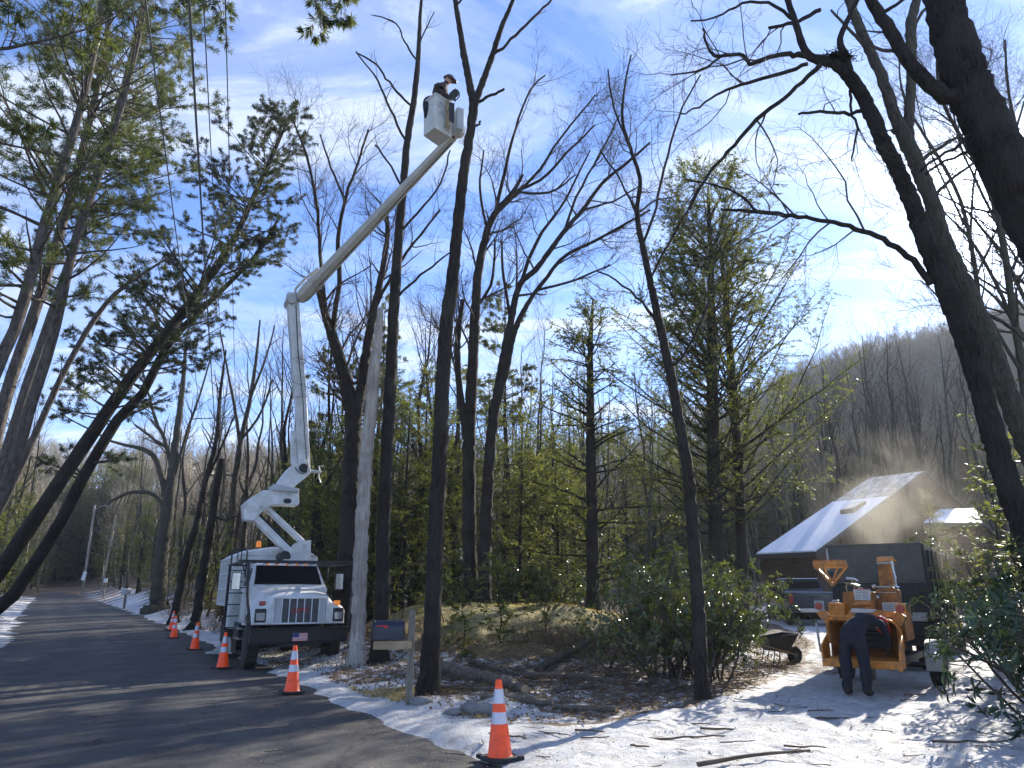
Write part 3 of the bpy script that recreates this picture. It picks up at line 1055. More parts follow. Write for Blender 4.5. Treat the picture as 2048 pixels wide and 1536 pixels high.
def conifer_parts(seed, H, r0, zmin=.15, reach=.2, dens=5.0, droop=-.05, kind='hemlock', top=.04, needles=1.0, path=None, rad=None, l1ang=(65, 95),
                  sparse=.0, fl=.16, fw=.03, shape=None, lat2=.35, boost=0.0, bz=.55):
    """returns Acc trunk, Acc twigs, Acc needles"""
    rng = np.random.default_rng(seed)
    if path is None:
        n = 10
        z = np.linspace(-.4, H, n)
        tr = np.stack([np.cumsum(rng.normal(size=n) * .05), np.cumsum(rng.normal(size=n) * .05), z], -1)
        rr_ = r0 * (1 - .93 * np.linspace(0, 1, n))
        tp, trr = smooth_path(tr, rr_, 24)
    else:
        tp, trr = smooth_path(path, rad, 30)
    ta = Acc()
    ta.add(*tubes(tp[None], trr[None], 10, jit=.06, rng=rng))
    # first-order branches, longest low down
    nb = int(dens * H * (1 - zmin))
    t = np.sort(zmin + (1 - zmin) * rng.random(nb))
    keep = rng.random(nb) > sparse * (1 - t)
    t = t[keep]; nb = len(t)
    u = (t - zmin) / (1 - zmin)
    if shape is not None:
        prof = np.interp(u, [q_[0] for q_ in shape], [q_[1] for q_ in shape])
    elif kind == 'pine':
        prof = (np.sin(np.pi * np.clip(u * .85 + .12, 0, 1)) ** .8) * (1 - .25 * u)
    else:
        prof = np.clip(1 - u, 0, 1) ** .75 * sst(-.12, .18, u)
    ln = H * reach * (prof * rng.uniform(.55, 1.15, nb) + top)
    p = at_t(tp[None], np.zeros(nb, int), t)
    r = at_t(trr[None], np.zeros(nb, int), t)
    az = rng.uniform(0, 2 * np.pi, nb)
    el = np.radians(90 - rng.uniform(*l1ang, nb)) + (u * .5 if kind == 'pine' else u * .35)
    if shape is not None: ln = ln * rng.uniform(.7, 1.15, nb)
    d = np.stack([np.cos(az) * np.cos(el), np.sin(az) * np.cos(el), np.sin(el)], -1)
    K = 9
    out = [p]
    for k in range(K - 1):
        d = d + rng.normal(size=d.shape) * .07
        d[:, 2] += droop if kind != 'pine' else .035 + droop
        d = nrmv(d)
        p = p + d * (ln / (K - 1))[:, None]
        out.append(p)
    L1 = np.stack(out, 1)
    R1 = np.clip(r * .32, .007, .045)[:, None] * np.linspace(1, .15, K)[None]
    wa = Acc()
    wa.add(*tubes(L1, R1, 5))
    L2, R2 = grow(L1, R1, rng, 5.5, H * reach * .14, H * reach * .34, ang=(38, 65), up=-.02 if kind != 'pine' else .05, wob=.13, K=5,
                  tmin=.22 if kind != 'pine' else .3, rr=.5, rtip=.3, lat=lat2, shrink=.6)
    wa.add(*tubes(L2, R2, 3))
    na = Acc()
    src = [(L2, 16.0), (L1[:, 4:], 7.0)]
    if kind != 'pine':
        for S, dn in src:
            n_ = len(S)
            L = np.linalg.norm(np.diff(S, axis=1), axis=-1).sum(1)
            c = rng.poisson(dn * L * needles * (1 + boost * (S[:, 0, 2] - tp[0, 2] > bz * H)))
            i = np.repeat(np.arange(n_), c)
            tt = rng.random(len(i))
            pos = at_t(S, i, tt)
            dd = nrmv(S[i, -1] - S[i, 0])
            side = np.cross(dd, (0, 0, 1.0)) * np.sign(rng.normal(size=(len(i), 1)))
            dr = nrmv(dd * .8 + nrmv(side) * rng.uniform(.4, 1.1, (len(i), 1)) + rng.normal(size=dd.shape) * .22 + np.array((0, 0, -.12)))
            na.add(*cards(pos, dr, fl, fw, rng, flat=np.tile((0, 0, 1.0), (len(i), 1)) + rng.normal(size=dd.shape) * .35))
    else:
        # tufts: bursts of needles near the ends
        S = np.concatenate([L2])
        L = np.linalg.norm(np.diff(S, axis=1), axis=-1).sum(1)
        c = rng.poisson(15 * L * needles + 3.5)
        i = np.repeat(np.arange(len(S)), c)
        tt = 1 - rng.random(len(i)) ** 1.5 * .8
        pos = at_t(S, i, tt)
        dd = nrmv(S[i, -1] - S[i, -2])
        m_ = 9
        pos = np.repeat(pos, m_, 0) + rng.normal(size=(len(i) * m_, 3)) * .02
        dd = np.repeat(dd, m_, 0)
        dr = nrmv(dd * .75 + rng.normal(size=dd.shape) * .6 + np.array((0, 0, -.08)))
        na.add(*cards(pos, dr, fl, fw, rng))
    return ta, wa, na, tp


def conifer_mesh(seed, **kw):
    ta, wa, na, tp = conifer_parts(seed, **kw)
    return ta.mesh('conifer_trunk', True), wa.mesh('conifer_branches'), na.mesh('conifer_needles')


def put_tree(name, meshes, mats, loc, rz, sc, label, cat, group=None, lean=(0, 0)):
    t = empty(name, tuple(loc), label=label, cat=cat, group=group, rot=(lean[0], lean[1], rz))
    t.scale = (sc, sc, sc)
    for nm, me_, mt in zip(('trunk', 'branches' if len(meshes) == 3 else 'crown', 'foliage'), meshes, mats):
        if not me_.materials: me_.materials.append(M[mt])
        link(nm, me_, None, t)
    return t


# ------------------------------------------------------------------ the felled-at trees between road and drive (explicit shapes)
YA = G(855, 1390)[1]
hero_tree('maple_tree', 'tall dark tree beside the aerial bucket, forked at the top, rooted right of the mailbox', 'tree', YA,
          [[(856, 1385, 44), (862, 1290, 37), (868, 1150, 33), (876, 980, 31), (884, 800, 28), (892, 660, 28), (905, 560, 25), (914, 460, 22), (927, 350, 20), (938, 280, 18), (948, 205, 19)],
           [(948, 210, 17), (938, 160, 15), (928, 110, 13), (920, 60, 11), (912, 10, 10), (900, -60, 8)],
           [(948, 210, 15), (965, 165, 13), (985, 110, 12), (1003, 55, 10), (1022, 10, 8), (1045, -50, 5)]],
          [[(985, 110, 7), (1010, 92, 6), (1040, 62, 6), (1075, 28, 5), (1110, -8, 4)],
           [(952, 205, 7), (975, 194, 6), (1011, 178, 5)],
           [(912, 12, 5), (925, -5, 4), (935, -30, 3)],
           [(941, 262, 6), (952, 252, 5), (963, 243, 4)]],
          11, bark='bark_dark', l=(.35, 1.1), k=.6, tw=.6, levels=3, grow_trunk=[None, .5, .5])
YB = G(757, 1322)[1]
hero_tree('maple_tree', 'straight slender bare tree right behind the dark mailbox', 'tree', YB,
          [[(757, 1322, 33), (764, 1200, 30), (768, 1050, 27), (775, 880, 25), (783, 720, 23), (790, 580, 21), (797, 480, 18), (806, 380, 16), (815, 280, 14), (828, 200, 12), (836, 120, 10), (840, 40, 7), (846, -40, 4)]],
          [[(826, 215, 5), (800, 190, 5), (775, 160, 4), (752, 128, 4), (714, 105, 3)],
           [(836, 125, 4), (820, 100, 4), (805, 75, 3), (790, 45, 3), (742, 28, 2)],
           [(815, 290, 5), (790, 240, 5), (760, 170, 4), (740, 140, 3), (712, 104, 3)],
           [(806, 380, 5), (780, 330, 4), (750, 290, 4)],
           [(797, 470, 6), (830, 430, 5), (880, 370, 4), (900, 300, 3)],
           [(790, 600, 6), (830, 560, 5), (880, 520, 4), (905, 500, 3)],
           [(838, 90, 3), (850, 60, 3), (868, 25, 2)]],
          12, bark='bark_dark', l=(.4, 1.2), k=.7, tw=.8)
YC = G(712, 1330)[1]
hero_tree('dead_snag', 'pale barkless dead trunk with a broken top, standing against the truck bumper', 'dead tree', YC,
          [[(712, 1330, 33), (717, 1230, 29), (721, 1130, 28), (727, 1000, 27), (734, 900, 26), (742, 820, 25), (749, 740, 22), (756, 680, 18), (760, 640, 14), (761, 618, 9)]],
          [], 13, bark='deadwood', crown=False, sides=16)
hero_tree('oak_tree', 'dark bare tree behind the cab, trunk bending left into two tall limbs', 'tree', 21.5,
          [[(690, 1200, 40), (696, 1080, 37), (703, 950, 35), (706, 850, 33), (694, 770, 28), (678, 715, 24), (664, 670, 20), (650, 630, 15), (640, 590, 12), (628, 545, 8)],
           [(705, 880, 24), (722, 780, 20), (735, 690, 18), (748, 620, 15), (765, 540, 12), (775, 470, 10), (772, 420, 7)]],
          [[(664, 675, 12), (672, 610, 11), (680, 560, 10), (676, 480, 9), (690, 400, 7), (715, 330, 5), (735, 260, 4)],
           [(678, 715, 9), (655, 640, 8), (640, 500, 7), (632, 400, 6), (610, 300, 5), (585, 240, 3)],
           [(748, 620, 8), (790, 540, 7), (840, 470, 5), (880, 420, 4)],
           [(690, 400, 5), (660, 330, 4), (640, 270, 3)]],
          14, l=(1.4, 3.6), k=1.5, tw=1.3, up=.06, grow_trunk=[.4, .4])
hero_tree('oak_tree', 'twin-stemmed bare tree on the mossy mound, left stem, limbs sweeping right', 'tree', 24.0,
          [[(941, 1190, 30), (938, 1050, 28), (938, 900, 26), (944, 760, 22), (951, 620, 19), (957, 540, 17), (975, 460, 14), (992, 425, 13), (1025, 385, 9), (1045, 350, 6)],
           [(938, 900, 18), (922, 800, 14), (915, 700, 12), (925, 600, 8)]],
          [[(992, 425, 8), (1010, 340, 7), (1030, 260, 5), (1060, 180, 4), (1090, 150, 3)],
           [(1025, 385, 7), (1080, 360, 6), (1140, 300, 5), (1190, 250, 3)],
           [(1000, 420, 7), (1080, 340, 6), (1110, 290, 5), (1190, 190, 3)],
           [(975, 460, 6), (960, 380, 5), (968, 300, 3)],
           [(951, 620, 7), (985, 560, 6), (990, 480, 4)],
           [(1030, 383, 6), (1100, 385, 5), (1150, 350, 3)]],
          15, l=(1.4, 3.6), k=1.3, tw=1.6, up=.07, grow_trunk=[.35, .4])
hero_tree('oak_tree', 'twin-stemmed bare tree on the mossy mound, right stem, long limbs rising to the right', 'tree', 23.6,
          [[(968, 1192, 26), (972, 1050, 24), (978, 930, 22), (988, 830, 20), (1005, 730, 17), (1022, 640, 14), (1040, 570, 12), (1075, 535, 11), (1130, 460, 9), (1165, 420, 8), (1206, 365, 7), (1255, 325, 6), (1300, 285, 4)],
           [(988, 830, 16), (1012, 740, 14), (1030, 660, 12), (1060, 600, 9), (1090, 560, 8), (1130, 512, 7), (1197, 478, 6), (1300, 420, 4)]],
          [[(1040, 570, 8), (1075, 480, 7), (1130, 400, 5), (1180, 300, 3)],
           [(1130, 460, 6), (1160, 380, 5), (1210, 290, 4), (1240, 230, 3)],
           [(1165, 420, 5), (1230, 400, 4), (1280, 370, 3)],
           [(1022, 640, 7), (1008, 560, 6), (1003, 480, 4)],
           [(1075, 580, 6), (1150, 560, 5), (1220, 530, 3)]],
          16, l=(1.4, 3.6), k=1.3, tw=1.6, up=.07, grow_trunk=[.4, .4])
YE = G(1405, 1398)[1]
hero_tree('cherry_tree', 'slender dark bare tree at the edge of the snowy drive, rising before the laurel', 'tree', YE,
          [[(1405, 1398, 30), (1399, 1280, 27), (1392, 1150, 25), (1385, 1040, 24), (1375, 940, 22), (1360, 850, 21), (1340, 740, 19), (1322, 660, 17), (1302, 570, 14), (1285, 490, 12), (1274, 425, 10), (1280, 360, 8), (1262, 300, 7), (1245, 240, 6), (1250, 170, 4), (1262, 110, 3)]],
          [[(1285, 490, 6), (1310, 420, 5), (1330, 330, 5), (1360, 230, 4), (1400, 150, 3)],
           [(1274, 430, 5), (1240, 360, 4), (1200, 300, 3)],
           [(1300, 560, 5), (1330, 500, 5), (1370, 430, 4), (1400, 370, 3)],
           [(1262, 300, 4), (1230, 220, 4), (1215, 140, 3)],
           [(1340, 740, 6), (1380, 690, 5), (1420, 600, 4)],
           [(1322, 660, 6), (1280, 600, 5), (1230, 560, 4), (1190, 540, 3)]],
          17, l=(.8, 2.3), k=1.4, tw=1.2, up=.03, wob=.28, grow_trunk=[.45])

# ---- the great bare trees at the right edge
hero_tree('ash_tree', 'thickest bare trunk at the right edge, cut off by the frame', 'tree', 9.5,
          [[(2520, 1330, 110), (2370, 1000, 100), (2240, 760, 94), (2150, 600, 92), (2090, 490, 90), (2050, 410, 88), (2006, 320, 86), (1958, 215, 82), (1918, 120, 76), (1886, 0, 66), (1870, -90, 60)]],
          [[(1950, 230, 36), (1912, 195, 34), (1885, 188, 32), (1850, 160, 28), (1815, 118, 26), (1780, 60, 24), (1745, 5, 22), (1720, -60, 18)],
           [(2010, 360, 8), (1960, 300, 6), (1880, 330, 5), (1850, 350, 4)],
           [(1940, 270, 8), (1900, 300, 6), (1840, 340, 5)],
           [(1760, 30, 9), (1790, 10, 7), (1830, -10, 6)]],
          21, bark='bark_dark', l=(.8, 2.2), k=.8, tw=1.0, sides=20)
hero_tree('ash_tree', 'dark leaning tree at right with a long limb arching left and a nest-like clump', 'tree', 11.0,
          [[(2105, 1200, 52), (2062, 1090, 49), (2010, 950, 45), (1975, 830, 42), (1935, 690, 40), (1905, 610, 39), (1862, 510, 35), (1828, 420, 32), (1800, 350, 30), (1768, 290, 29), (1745, 235, 28), (1722, 185, 26), (1695, 150, 25), (1665, 125, 20), (1630, 118, 17), (1610, 100, 14), (1592, 50, 13), (1572, -10, 11), (1555, -60, 8)],
           [(1862, 510, 25), (1850, 430, 24), (1830, 370, 22)][:0] or [(1700, 150, 17), (1690, 110, 15), (1680, 80, 12), (1700, 30, 9), (1725, -20, 9)]],
          [[(1862, 570, 14), (1835, 530, 13), (1800, 500, 12), (1765, 478, 11), (1720, 460, 10), (1680, 448, 9), (1624, 438, 8), (1570, 430, 9), (1515, 424, 8), (1480, 420, 7), (1442, 419, 5)],
           [(1640, 130, 11), (1615, 150, 9), (1575, 190, 8), (1537, 219, 9), (1490, 265, 8), (1446, 314, 7), (1405, 365, 6), (1378, 419, 4)],
           [(1615, 128, 8), (1570, 145, 8), (1515, 160, 7), (1470, 175, 6), (1432, 191, 5), (1395, 215, 4), (1360, 228, 3)],
           [(1618, 112, 13), (1590, 108, 11), (1550, 112, 9), (1515, 124, 9), (1500, 130, 9), (1487, 112, 8), (1455, 108, 7), (1425, 110, 6), (1405, 60, 4)],
           [(1590, 40, 7), (1540, 5, 6), (1480, 10, 5), (1430, 35, 4), (1380, 40, 3)],
           [(1450, 108, 5), (1400, 140, 4), (1345, 150, 3)],
           [(1722, 222, 8), (1690, 226, 7), (1640, 222, 6), (1597, 229, 5)],
           [(1515, 424, 6), (1480, 390, 5), (1430, 370, 4), (1370, 360, 3)],
           [(1640, 20, 9), (1600, 40, 8), (1538, 56, 6)],
           [(1700, 180, 6), (1703, 230, 5), (1715, 250, 5), (1708, 290, 4), (1704, 322, 3)]],
          22, bark='bark_dark', l=(1.0, 3.0), k=1.4, tw=1.15, wob=.3, up=-.02, sides=18)
hero_tree('ash_tree', 'grey bare trunk third from the right edge, leaning left with an upright side stem', 'tree', 12.0,
          [[(2170, 1180, 50), (2110, 1020, 47), (2060, 900, 44), (2020, 800, 39), (1985, 700, 37), (1950, 618, 35), (1918, 545, 32), (1888, 480, 29), (1862, 400, 29), (1835, 330, 29), (1812, 280, 30), (1788, 225, 22), (1762, 150, 20), (1735, 90, 18), (1705, 20, 18), (1680, -60, 15)],
           [(1815, 290, 24), (1818, 230, 20), (1822, 170, 18), (1824, 110, 18), (1822, 50, 20), (1832, 0, 17), (1845, -70, 13)]],
          [[(1762, 150, 8), (1735, 100, 7), (1700, 60, 6), (1660, 20, 4)],
           [(1835, 330, 9), (1880, 295, 7), (1935, 265, 6), (1990, 235, 4)],
           [(1862, 400, 8), (1900, 360, 6), (1960, 320, 5), (2010, 310, 4)],
           [(1950, 618, 9), (2000, 640, 7), (2040, 670, 6), (2080, 720, 4)],
           [(1800, 270, 6), (1775, 260, 5), (1768, 300, 4)],
           [(1822, 60, 7), (1850, 20, 6), (1900, -20, 4)]],
          23, bark='bark_grey', l=(.8, 2.4), k=.9, tw=.9, wob=.28, up=0, sides=16)
# nest-like clump of twigs in the crook
rng = np.random.default_rng(3)
nc = P(1672, 118, 11.0)
acc = Acc()
st = nc + rng.normal(size=(420, 3)) * np.array((.13, .08, .035))
dv = nrmv(rng.normal(size=(420, 3)) * np.array((1, 1, .35)))
L_ = np.stack([st - dv * .08, st + rng.normal(size=st.shape) * .02, st + dv * .09], 1)
acc.add(*tubes(L_, np.full((420, 3), .007), 4))
acc.V = [v - nc for v in acc.V]
o = link('bird_nest', acc.mesh('bird_nest'), M['bark_dark'], None, tuple(nc))
tag(o, 'dark clump of twigs lodged in the crook of the right-hand tree', 'nest')

# light bare trees right of the great trunks, against the sun
for j, (px, tx, w, Y) in enumerate([(2075, 1905, 20, 15.0), (2120, 1990, 22, 17.0), (2010, 1830, 14, 24.0), (2160, 2040, 18, 20.0)]):
    hero_tree('bare_tree', ['fine-twigged bare tree glowing before the low sun, beside the thickest trunk',
                            'bare tree at the far right edge before the sun glare',
                            'thin bare tree in the gap between the two leaning dark trunks', 'thin bare tree beyond the thickest trunk at the edge of the picture'][j], 'tree', Y,
              [[(px, 1150, w), (px - 12, 900, w * .9), (px - 45, 650, w * .7), (px - 90, 400, w * .5), (tx - 20, 200, w * .3), (tx - 30, 80, w * .2)]],
              [[(px - 45, 650, w * .4), (px - 120, 500, w * .3), (px - 190, 420, w * .15)],
               [(px - 70, 500, w * .4), (px - 60, 350, w * .3), (px - 20, 180, w * .15)],
               [(px - 30, 750, w * .4), (px - 110, 620, w * .3), (px - 170, 560, w * .15)],
               [(px - 60, 560, w * .35), (px, 420, w * .25), (px + 40, 300, w * .15)],
               [(px - 80, 450, w * .3), (px - 150, 300, w * .2), (px - 180, 180, w * .12)]],
              30 + j, bark='bark_grey', grow_trunk=[.3], l=(1.6, 3.6), k=1.5, tw=1.3, up=.05)

# ------------------------------------------------------------------ pines left of the road


def pine_hero(label, Y, tr, seed, zmin, reach, dens, needles=1.0, bark='bark_pine', mats='pine_needles', droop=-.01, sparse=0.3, name='pine_tree', fl=.15, fw=.016,
              kind='pine', extra=None, l1ang=(60, 95)):
    pts, rs = path_px(tr, Y)
    pts, rs = root_down(pts, rs, 1.15)
    Hh = float(np.linalg.norm(np.diff(np.array(pts), axis=0), axis=1).sum())
    ta, wa, na, tp = conifer_parts(seed, H=Hh, r0=rs[0], zmin=zmin, reach=reach, dens=dens, droop=droop, kind=kind, needles=needles, path=pts, rad=rs, sparse=sparse,
                                   fl=fl, fw=fw, l1ang=l1ang)
    off = np.array(pts[0])
    t = empty(name, tuple(off), label=label, cat='tree')
    for a, nm, mt, sm in ((ta, 'trunk', bark, True), (wa, 'branches', 'bark_twig', False), (na, 'foliage', mats, False)):
        a.V = [v - off for v in a.V]
        link(nm, a.mesh(nm, sm), M[mt], t)
    return t


pine_hero('big pine leaning right over the road, the nearer of the two crossed leaning trunks', 25.5,
          [(-40, 1190, 32), (0, 1140, 31), (93, 1003, 28), (186, 865, 26), (266, 750, 23), (336, 662, 20), (380, 606, 18), (460, 492, 14), (500, 410, 10), (545, 310, 9), (578, 236, 3)],
          41, .40, .17, 7.5, 1.5, bark='bark_dark', mats='dark_needles', fl=.14, fw=.018)
pine_hero('second dark pine leaning right over the road, crossing just under the first', 27.0,
          [(-10, 1220, 28), (27, 1190, 26), (111, 1060, 24), (177, 936, 22), (239, 834, 20), (283, 790, 18), (330, 700, 15), (381, 640, 13), (456, 569, 9), (520, 500, 8), (560, 430, 3)],
          42, .3, .16, 4.0, .9, bark='bark_dark', mats='dark_needles', fl=.14, fw=.018)
def pine_hero_s(label, Y, tr, *a_, **k_):
    return pine_hero(label, Y, [(x, y, w * .66) for x, y, w in tr], *a_, **k_)


pine_hero_s('grey-barked pine left of the road, rightmost of the upright group', 14.5,
          [(-20, 1030, 36), (10, 975, 35), (40, 880, 33), (75, 770, 31), (108, 665, 29), (150, 485, 25), (190, 370, 22), (219, 296, 19), (260, 150, 15), (290, 20, 12), (310, -120, 9), (325, -260, 5)],
          43, .40, .155, 6.0, 1.0, fl=.13, fw=.0125)
pine_hero_s('dark pine trunk in the middle of the group left of the road', 16.0,
          [(-70, 1060, 40), (-30, 960, 38), (10, 800, 36), (46, 690, 34), (90, 560, 30), (130, 430, 26), (165, 300, 22), (200, 150, 17), (225, 0, 13), (245, -150, 7)],
          44, .42, .15, 5.2, 1.0, fl=.14, fw=.014)
pine_hero_s('pine at the far left edge with pale grey bark', 13.0,
          [(-110, 1080, 42), (-60, 920, 40), (-10, 740, 37), (22, 680, 35), (60, 560, 32), (92, 440, 29), (150, 255, 24), (185, 120, 19), (210, -20, 14), (230, -160, 8)],
          45, .42, .17, 6.2, 1.0, fl=.13, fw=.0125)
pine_hero_s('thin pine with curved trunk nearest the power lines', 17.0,
          [(-20, 1060, 22), (30, 960, 21), (75, 860, 20), (120, 760, 18), (180, 652, 16), (230, 588, 13), (285, 548, 9), (337, 515, 5)],
          46, .3, .13, 1.2, .25, fl=.18, fw=.02, sparse=.5)
pine_hero_s('tall pine behind the left group, crown touching the top left corner', 20.0,
          [(-60, 1130, 34), (-10, 980, 32), (45, 800, 29), (100, 640, 26), (160, 460, 22), (215, 290, 17), (262, 110, 12), (300, -60, 6)],
          47, .42, .14, 5.6, 1.0, fl=.14, fw=.016)

# ------------------------------------------------------------------ woods: shared meshes, individual trees
HEM = [conifer_mesh(100 + k, H=13.0, r0=.17, zmin=.08, reach=.27, dens=6.5, droop=-.02, kind='hemlock', needles=1.8, fl=.2, fw=.056, l1ang=(55, 95), shape=[[(0, .8), (.2, 1), (.5, .7), (.7, .6), (.85, .3), (1, .08)], [(0, .5), (.15, 1), (.35, .6), (.6, .75), (.8, .45), (1, .1)], [(0, 1), (.25, .8), (.5, .85), (.75, .4), (1, .12)]][k]) for k in range(3)]
HEMS = [conifer_mesh(110 + k, H=5.5, r0=.06, zmin=.04, reach=.34, dens=9, droop=-.02, kind='hemlock', needles=2.0, fl=.16, fw=.035) for k in range(2)]
PIN = [conifer_mesh(120 + k, H=17.0, r0=.2, zmin=.4, reach=.16, dens=3.6, droop=-.01, kind='pine', needles=.7, fl=.2, fw=.035) for k in range(2)]
SAP = [conifer_mesh(115 + k, H=2.0, r0=.025, zmin=.05, reach=.62, dens=16, droop=-.02, kind='hemlock', needles=7, fl=.10, fw=.035, l1ang=(55, 95), shape=[(0, 1), (.4, .9), (.75, .5), (1, .1)]) for k in range(2)]
BARE = [bare_mesh(130 + k, 17.0, .17 + .02 * k, k=1.25, fork=.5 if k != 1 else .3) for k in range(4)]
BAREU = [bare_mesh(140 + k, 11.0, .07, k=1.2, fork=.35) for k in range(2)]
rw = random.Random(77)


def off_road(x, y):
    l_, r_ = float(XL(y)), float(XR(y))
    if y > 127: return x
    if l_ - 2.5 < x < r_ + 2.5:
        return r_ + 2.6 if x > (l_ + r_) / 2 else l_ - 2.6
    return x


def hem(px, Y, sc, label, which=None, group=None, small=False, mats='hemlock_needles', name='hemlock_tree', hz=None):
    g = P(px, 1180, Y)
    g[0] = off_road(g[0], g[1])
    z = zg(g[0], g[1])
    tpl = SAP if small == 'sapling' else (HEMS if small else HEM)
    i = rw.randrange(len(tpl)) if which is None else which
    return put_tree(name, tpl[i], ('bark_dark', 'bark_dark', mats), (g[0], g[1], z), rw.uniform(0, 6.28), sc, label, 'tree', group)


def bare(px, Y, sc, label, which=None, group=None, under=False, lean=None, tone='bark_grey', name='bare_tree'):
    g = P(px, 1180, Y)
    g[0] = off_road(g[0], g[1])
    z = zg(g[0], g[1])
    tpl = BAREU if under else BARE
    i = rw.randrange(len(tpl)) if which is None else which
    return put_tree(name, tpl[i], (tone, 'bark_twig'), (g[0], g[1], z), rw.uniform(0, 6.28), sc, label, 'tree', group,
                    lean=lean or (R(rw.uniform(-5, 5)), R(rw.uniform(-5, 5))))


LMK = [(430, 'the broken dark trunk'), (560, 'the chip box'), (610, 'the raised mast'), (700, 'the dark double-limbed tree'), (740, 'the pale dead trunk'), (775, 'the mailbox tree'), (875, 'the forked tree'), (940, 'the left twin stem'),
       (985, 'the right twin stem'), (1080, 'the far side of the mound'), (1182, 'the yellow-green hemlock'), (1290, 'the leggy laurel'), (1380, 'the slender dark tree'), (1435, 'the tallest hemlock'), (1500, 'the snowy eave'), (1700, 'the roof'), (1760, 'the skylight'), (1850, 'the ridge end'), (1920, 'the low wing'), (1990, 'the leaning trunks')]


def wood_label(kind, px, Y):
    lo = [t for p, t in LMK if p <= px]
    hi = [t for p, t in LMK if p > px]
    where = f'between {lo[-1]} and {hi[0]}' if lo and hi else (f'left of {hi[0]}' if hi else f'right of {lo[-1]}')
    depth = '' if Y < 33 else ('farther ' if Y < 42 else 'distant ')
    return f'{depth}{kind} {where}'


# the big hemlock pair beside the house
ppt, prs = path_px([(1432, 1085, 30), (1428, 960, 27), (1425, 830, 24), (1424, 700, 20), (1422, 580, 15), (1420, 480, 10), (1416, 372, 3)], 26.0)
ppt, prs = root_down(ppt, prs)


def conifer_explicit(name, label, ppt, prs, seed, bark='bark_dark', nmat='hemlock_needles', **kw):
    Hh = float(np.linalg.norm(np.diff(np.array(ppt), axis=0), axis=1).sum())
    ta, wa, na, tp = conifer_parts(seed, H=Hh, r0=prs[0], path=ppt, rad=prs, **kw)
    off = np.array(ppt[0])
    t = empty(name, tuple(off), label=label, cat='tree')
    for a, nm, mt, sm in ((ta, 'trunk', bark, True), (wa, 'branches', bark, False), (na, 'foliage', nmat, False)):
        a.V = [v - off for v in a.V]
        link(nm, a.mesh(nm, sm), M[mt], t)
    return t


ta = conifer_explicit('hemlock_tree', 'tallest hemlock with a dense dark crown, left of the snowy roof', ppt, prs, 201, zmin=.2, reach=.33, dens=8.5, droop=.035, kind='hemlock', fl=.15, fw=.038, needles=1.3, boost=1.6, bz=.6,
                      l1ang=(50, 80), shape=[(0, .85), (.2, 1.0), (.45, .75), (.62, .5), (.72, .52), (.86, .48), (.95, .3), (1, .12)])
ppt, prs = path_px([(1484, 1110, 22), (1478, 960, 20), (1468, 800, 17), (1455, 650, 13), (1448, 560, 9), (1440, 480, 4)], 27.5)
ppt, prs = root_down(ppt, prs)
conifer_explicit('hemlock_tree', 'second hemlock close behind the tallest one, long boughs sweeping right', ppt, prs, 202, zmin=.25, reach=.42, dens=6.5, droop=.045, kind='hemlock', fl=.15, fw=.038, needles=1.6,
                 l1ang=(45, 72), shape=[(0, .9), (.3, 1.0), (.6, .8), (.8, .5), (1, .15)])
ppt, prs = path_px([(1186, 1160, 26), (1184, 1000, 24), (1182, 880, 20), (1180, 760, 14), (1182, 670, 9), (1186, 598, 3)], 25.5)
ppt, prs = root_down(ppt, prs)
conifer_explicit('hemlock_tree', 'hemlock with yellow-green boughs behind the right end of the mound', ppt, prs, 203, zmin=.1, reach=.30, dens=8, droop=-.01, kind='hemlock', fl=.15, fw=.038, needles=2.1,
                 l1ang=(50, 90), shape=[(0, .9), (.3, 1.0), (.55, .7), (.75, .5), (.9, .4), (1, .15)])
# two white pines behind the boom
for px, Y, sc, lb in [(735, 38, .98, 'pine crown showing just left of the pale dead trunk, behind the boom'), (1010, 40, 1.08, 'pine behind the twin-stemmed trees, its crown between their limbs'),
                      (860, 44, .85, 'smaller pine between the mailbox tree and the forked tree'), (640, 36, .82, 'pine behind the vertical boom of the truck')]:
    g = P(px, 1180, Y)
    put_tree('pine_tree', PIN[rw.randrange(2)], ('bark_dark', 'bark_dark', 'pine_needles'), (g[0], g[1], zg(g[0], g[1])), rw.uniform(0, 6), sc, lb, 'tree')

GH = 'hemlocks in the wood behind the mound'
for px, Y, sc in [(620, 29, .62), (668, 27, .7), (800, 28, .72), (835, 31, .85), (880, 27.5, .6), (905, 33, .9), (1040, 28.5, .62), (1085, 31, .75), (1120, 29, .55),
                  (765, 34, .9), (705, 36, .95), (980, 36, .9), (1150, 38, .9), 
                  (560, 34, .6), (590, 42, .75), (645, 33, .7), (690, 31, .6), (745, 29, .55), (785, 40, .85), (855, 38, .8), (895, 45, .9), (940, 33, .62), (1005, 44, .9), (1062, 36, .7), (1100, 45, .85), (1175, 31, .5), (1200, 46, .85), (1260, 56, .9), (1330, 60, .95), (1390, 58, .9), (1450, 62, .95), (1510, 64, 1.0)]:
    hem(px, Y, sc, wood_label('dark green hemlock', px, Y), group=GH)
GB = 'bare trees in the wood behind the mound'
for px, Y, sc in [(540, 34, .82), (575, 37, .9), (610, 31, .8), (655, 40, .95), (730, 31, .95), (775, 43, 1.1), (820, 37, .95), (870, 33, .8), (925, 39, 1.0), (965, 45, 1.1), (1020, 34, .75),
                  (1060, 42, .95), (1110, 36, .72), (1150, 47, .9), (1205, 42, .75), (1255, 48, .8), (1310, 52, .9), (1400, 55, .95), (1460, 58, .9), (1520, 56, .8),
                  (690, 48, 1.05), (600, 50, 1.0), (1180, 52, .85), (1090, 55, 1.0), (880, 52, 1.1), (720, 27, .7), (1290, 52, .9)]:
    bare(px, Y, sc, wood_label('bare tree', px, Y), group=GB, tone=rw.choice(['bark_grey', 'bark_dark', 'bark_dark']))
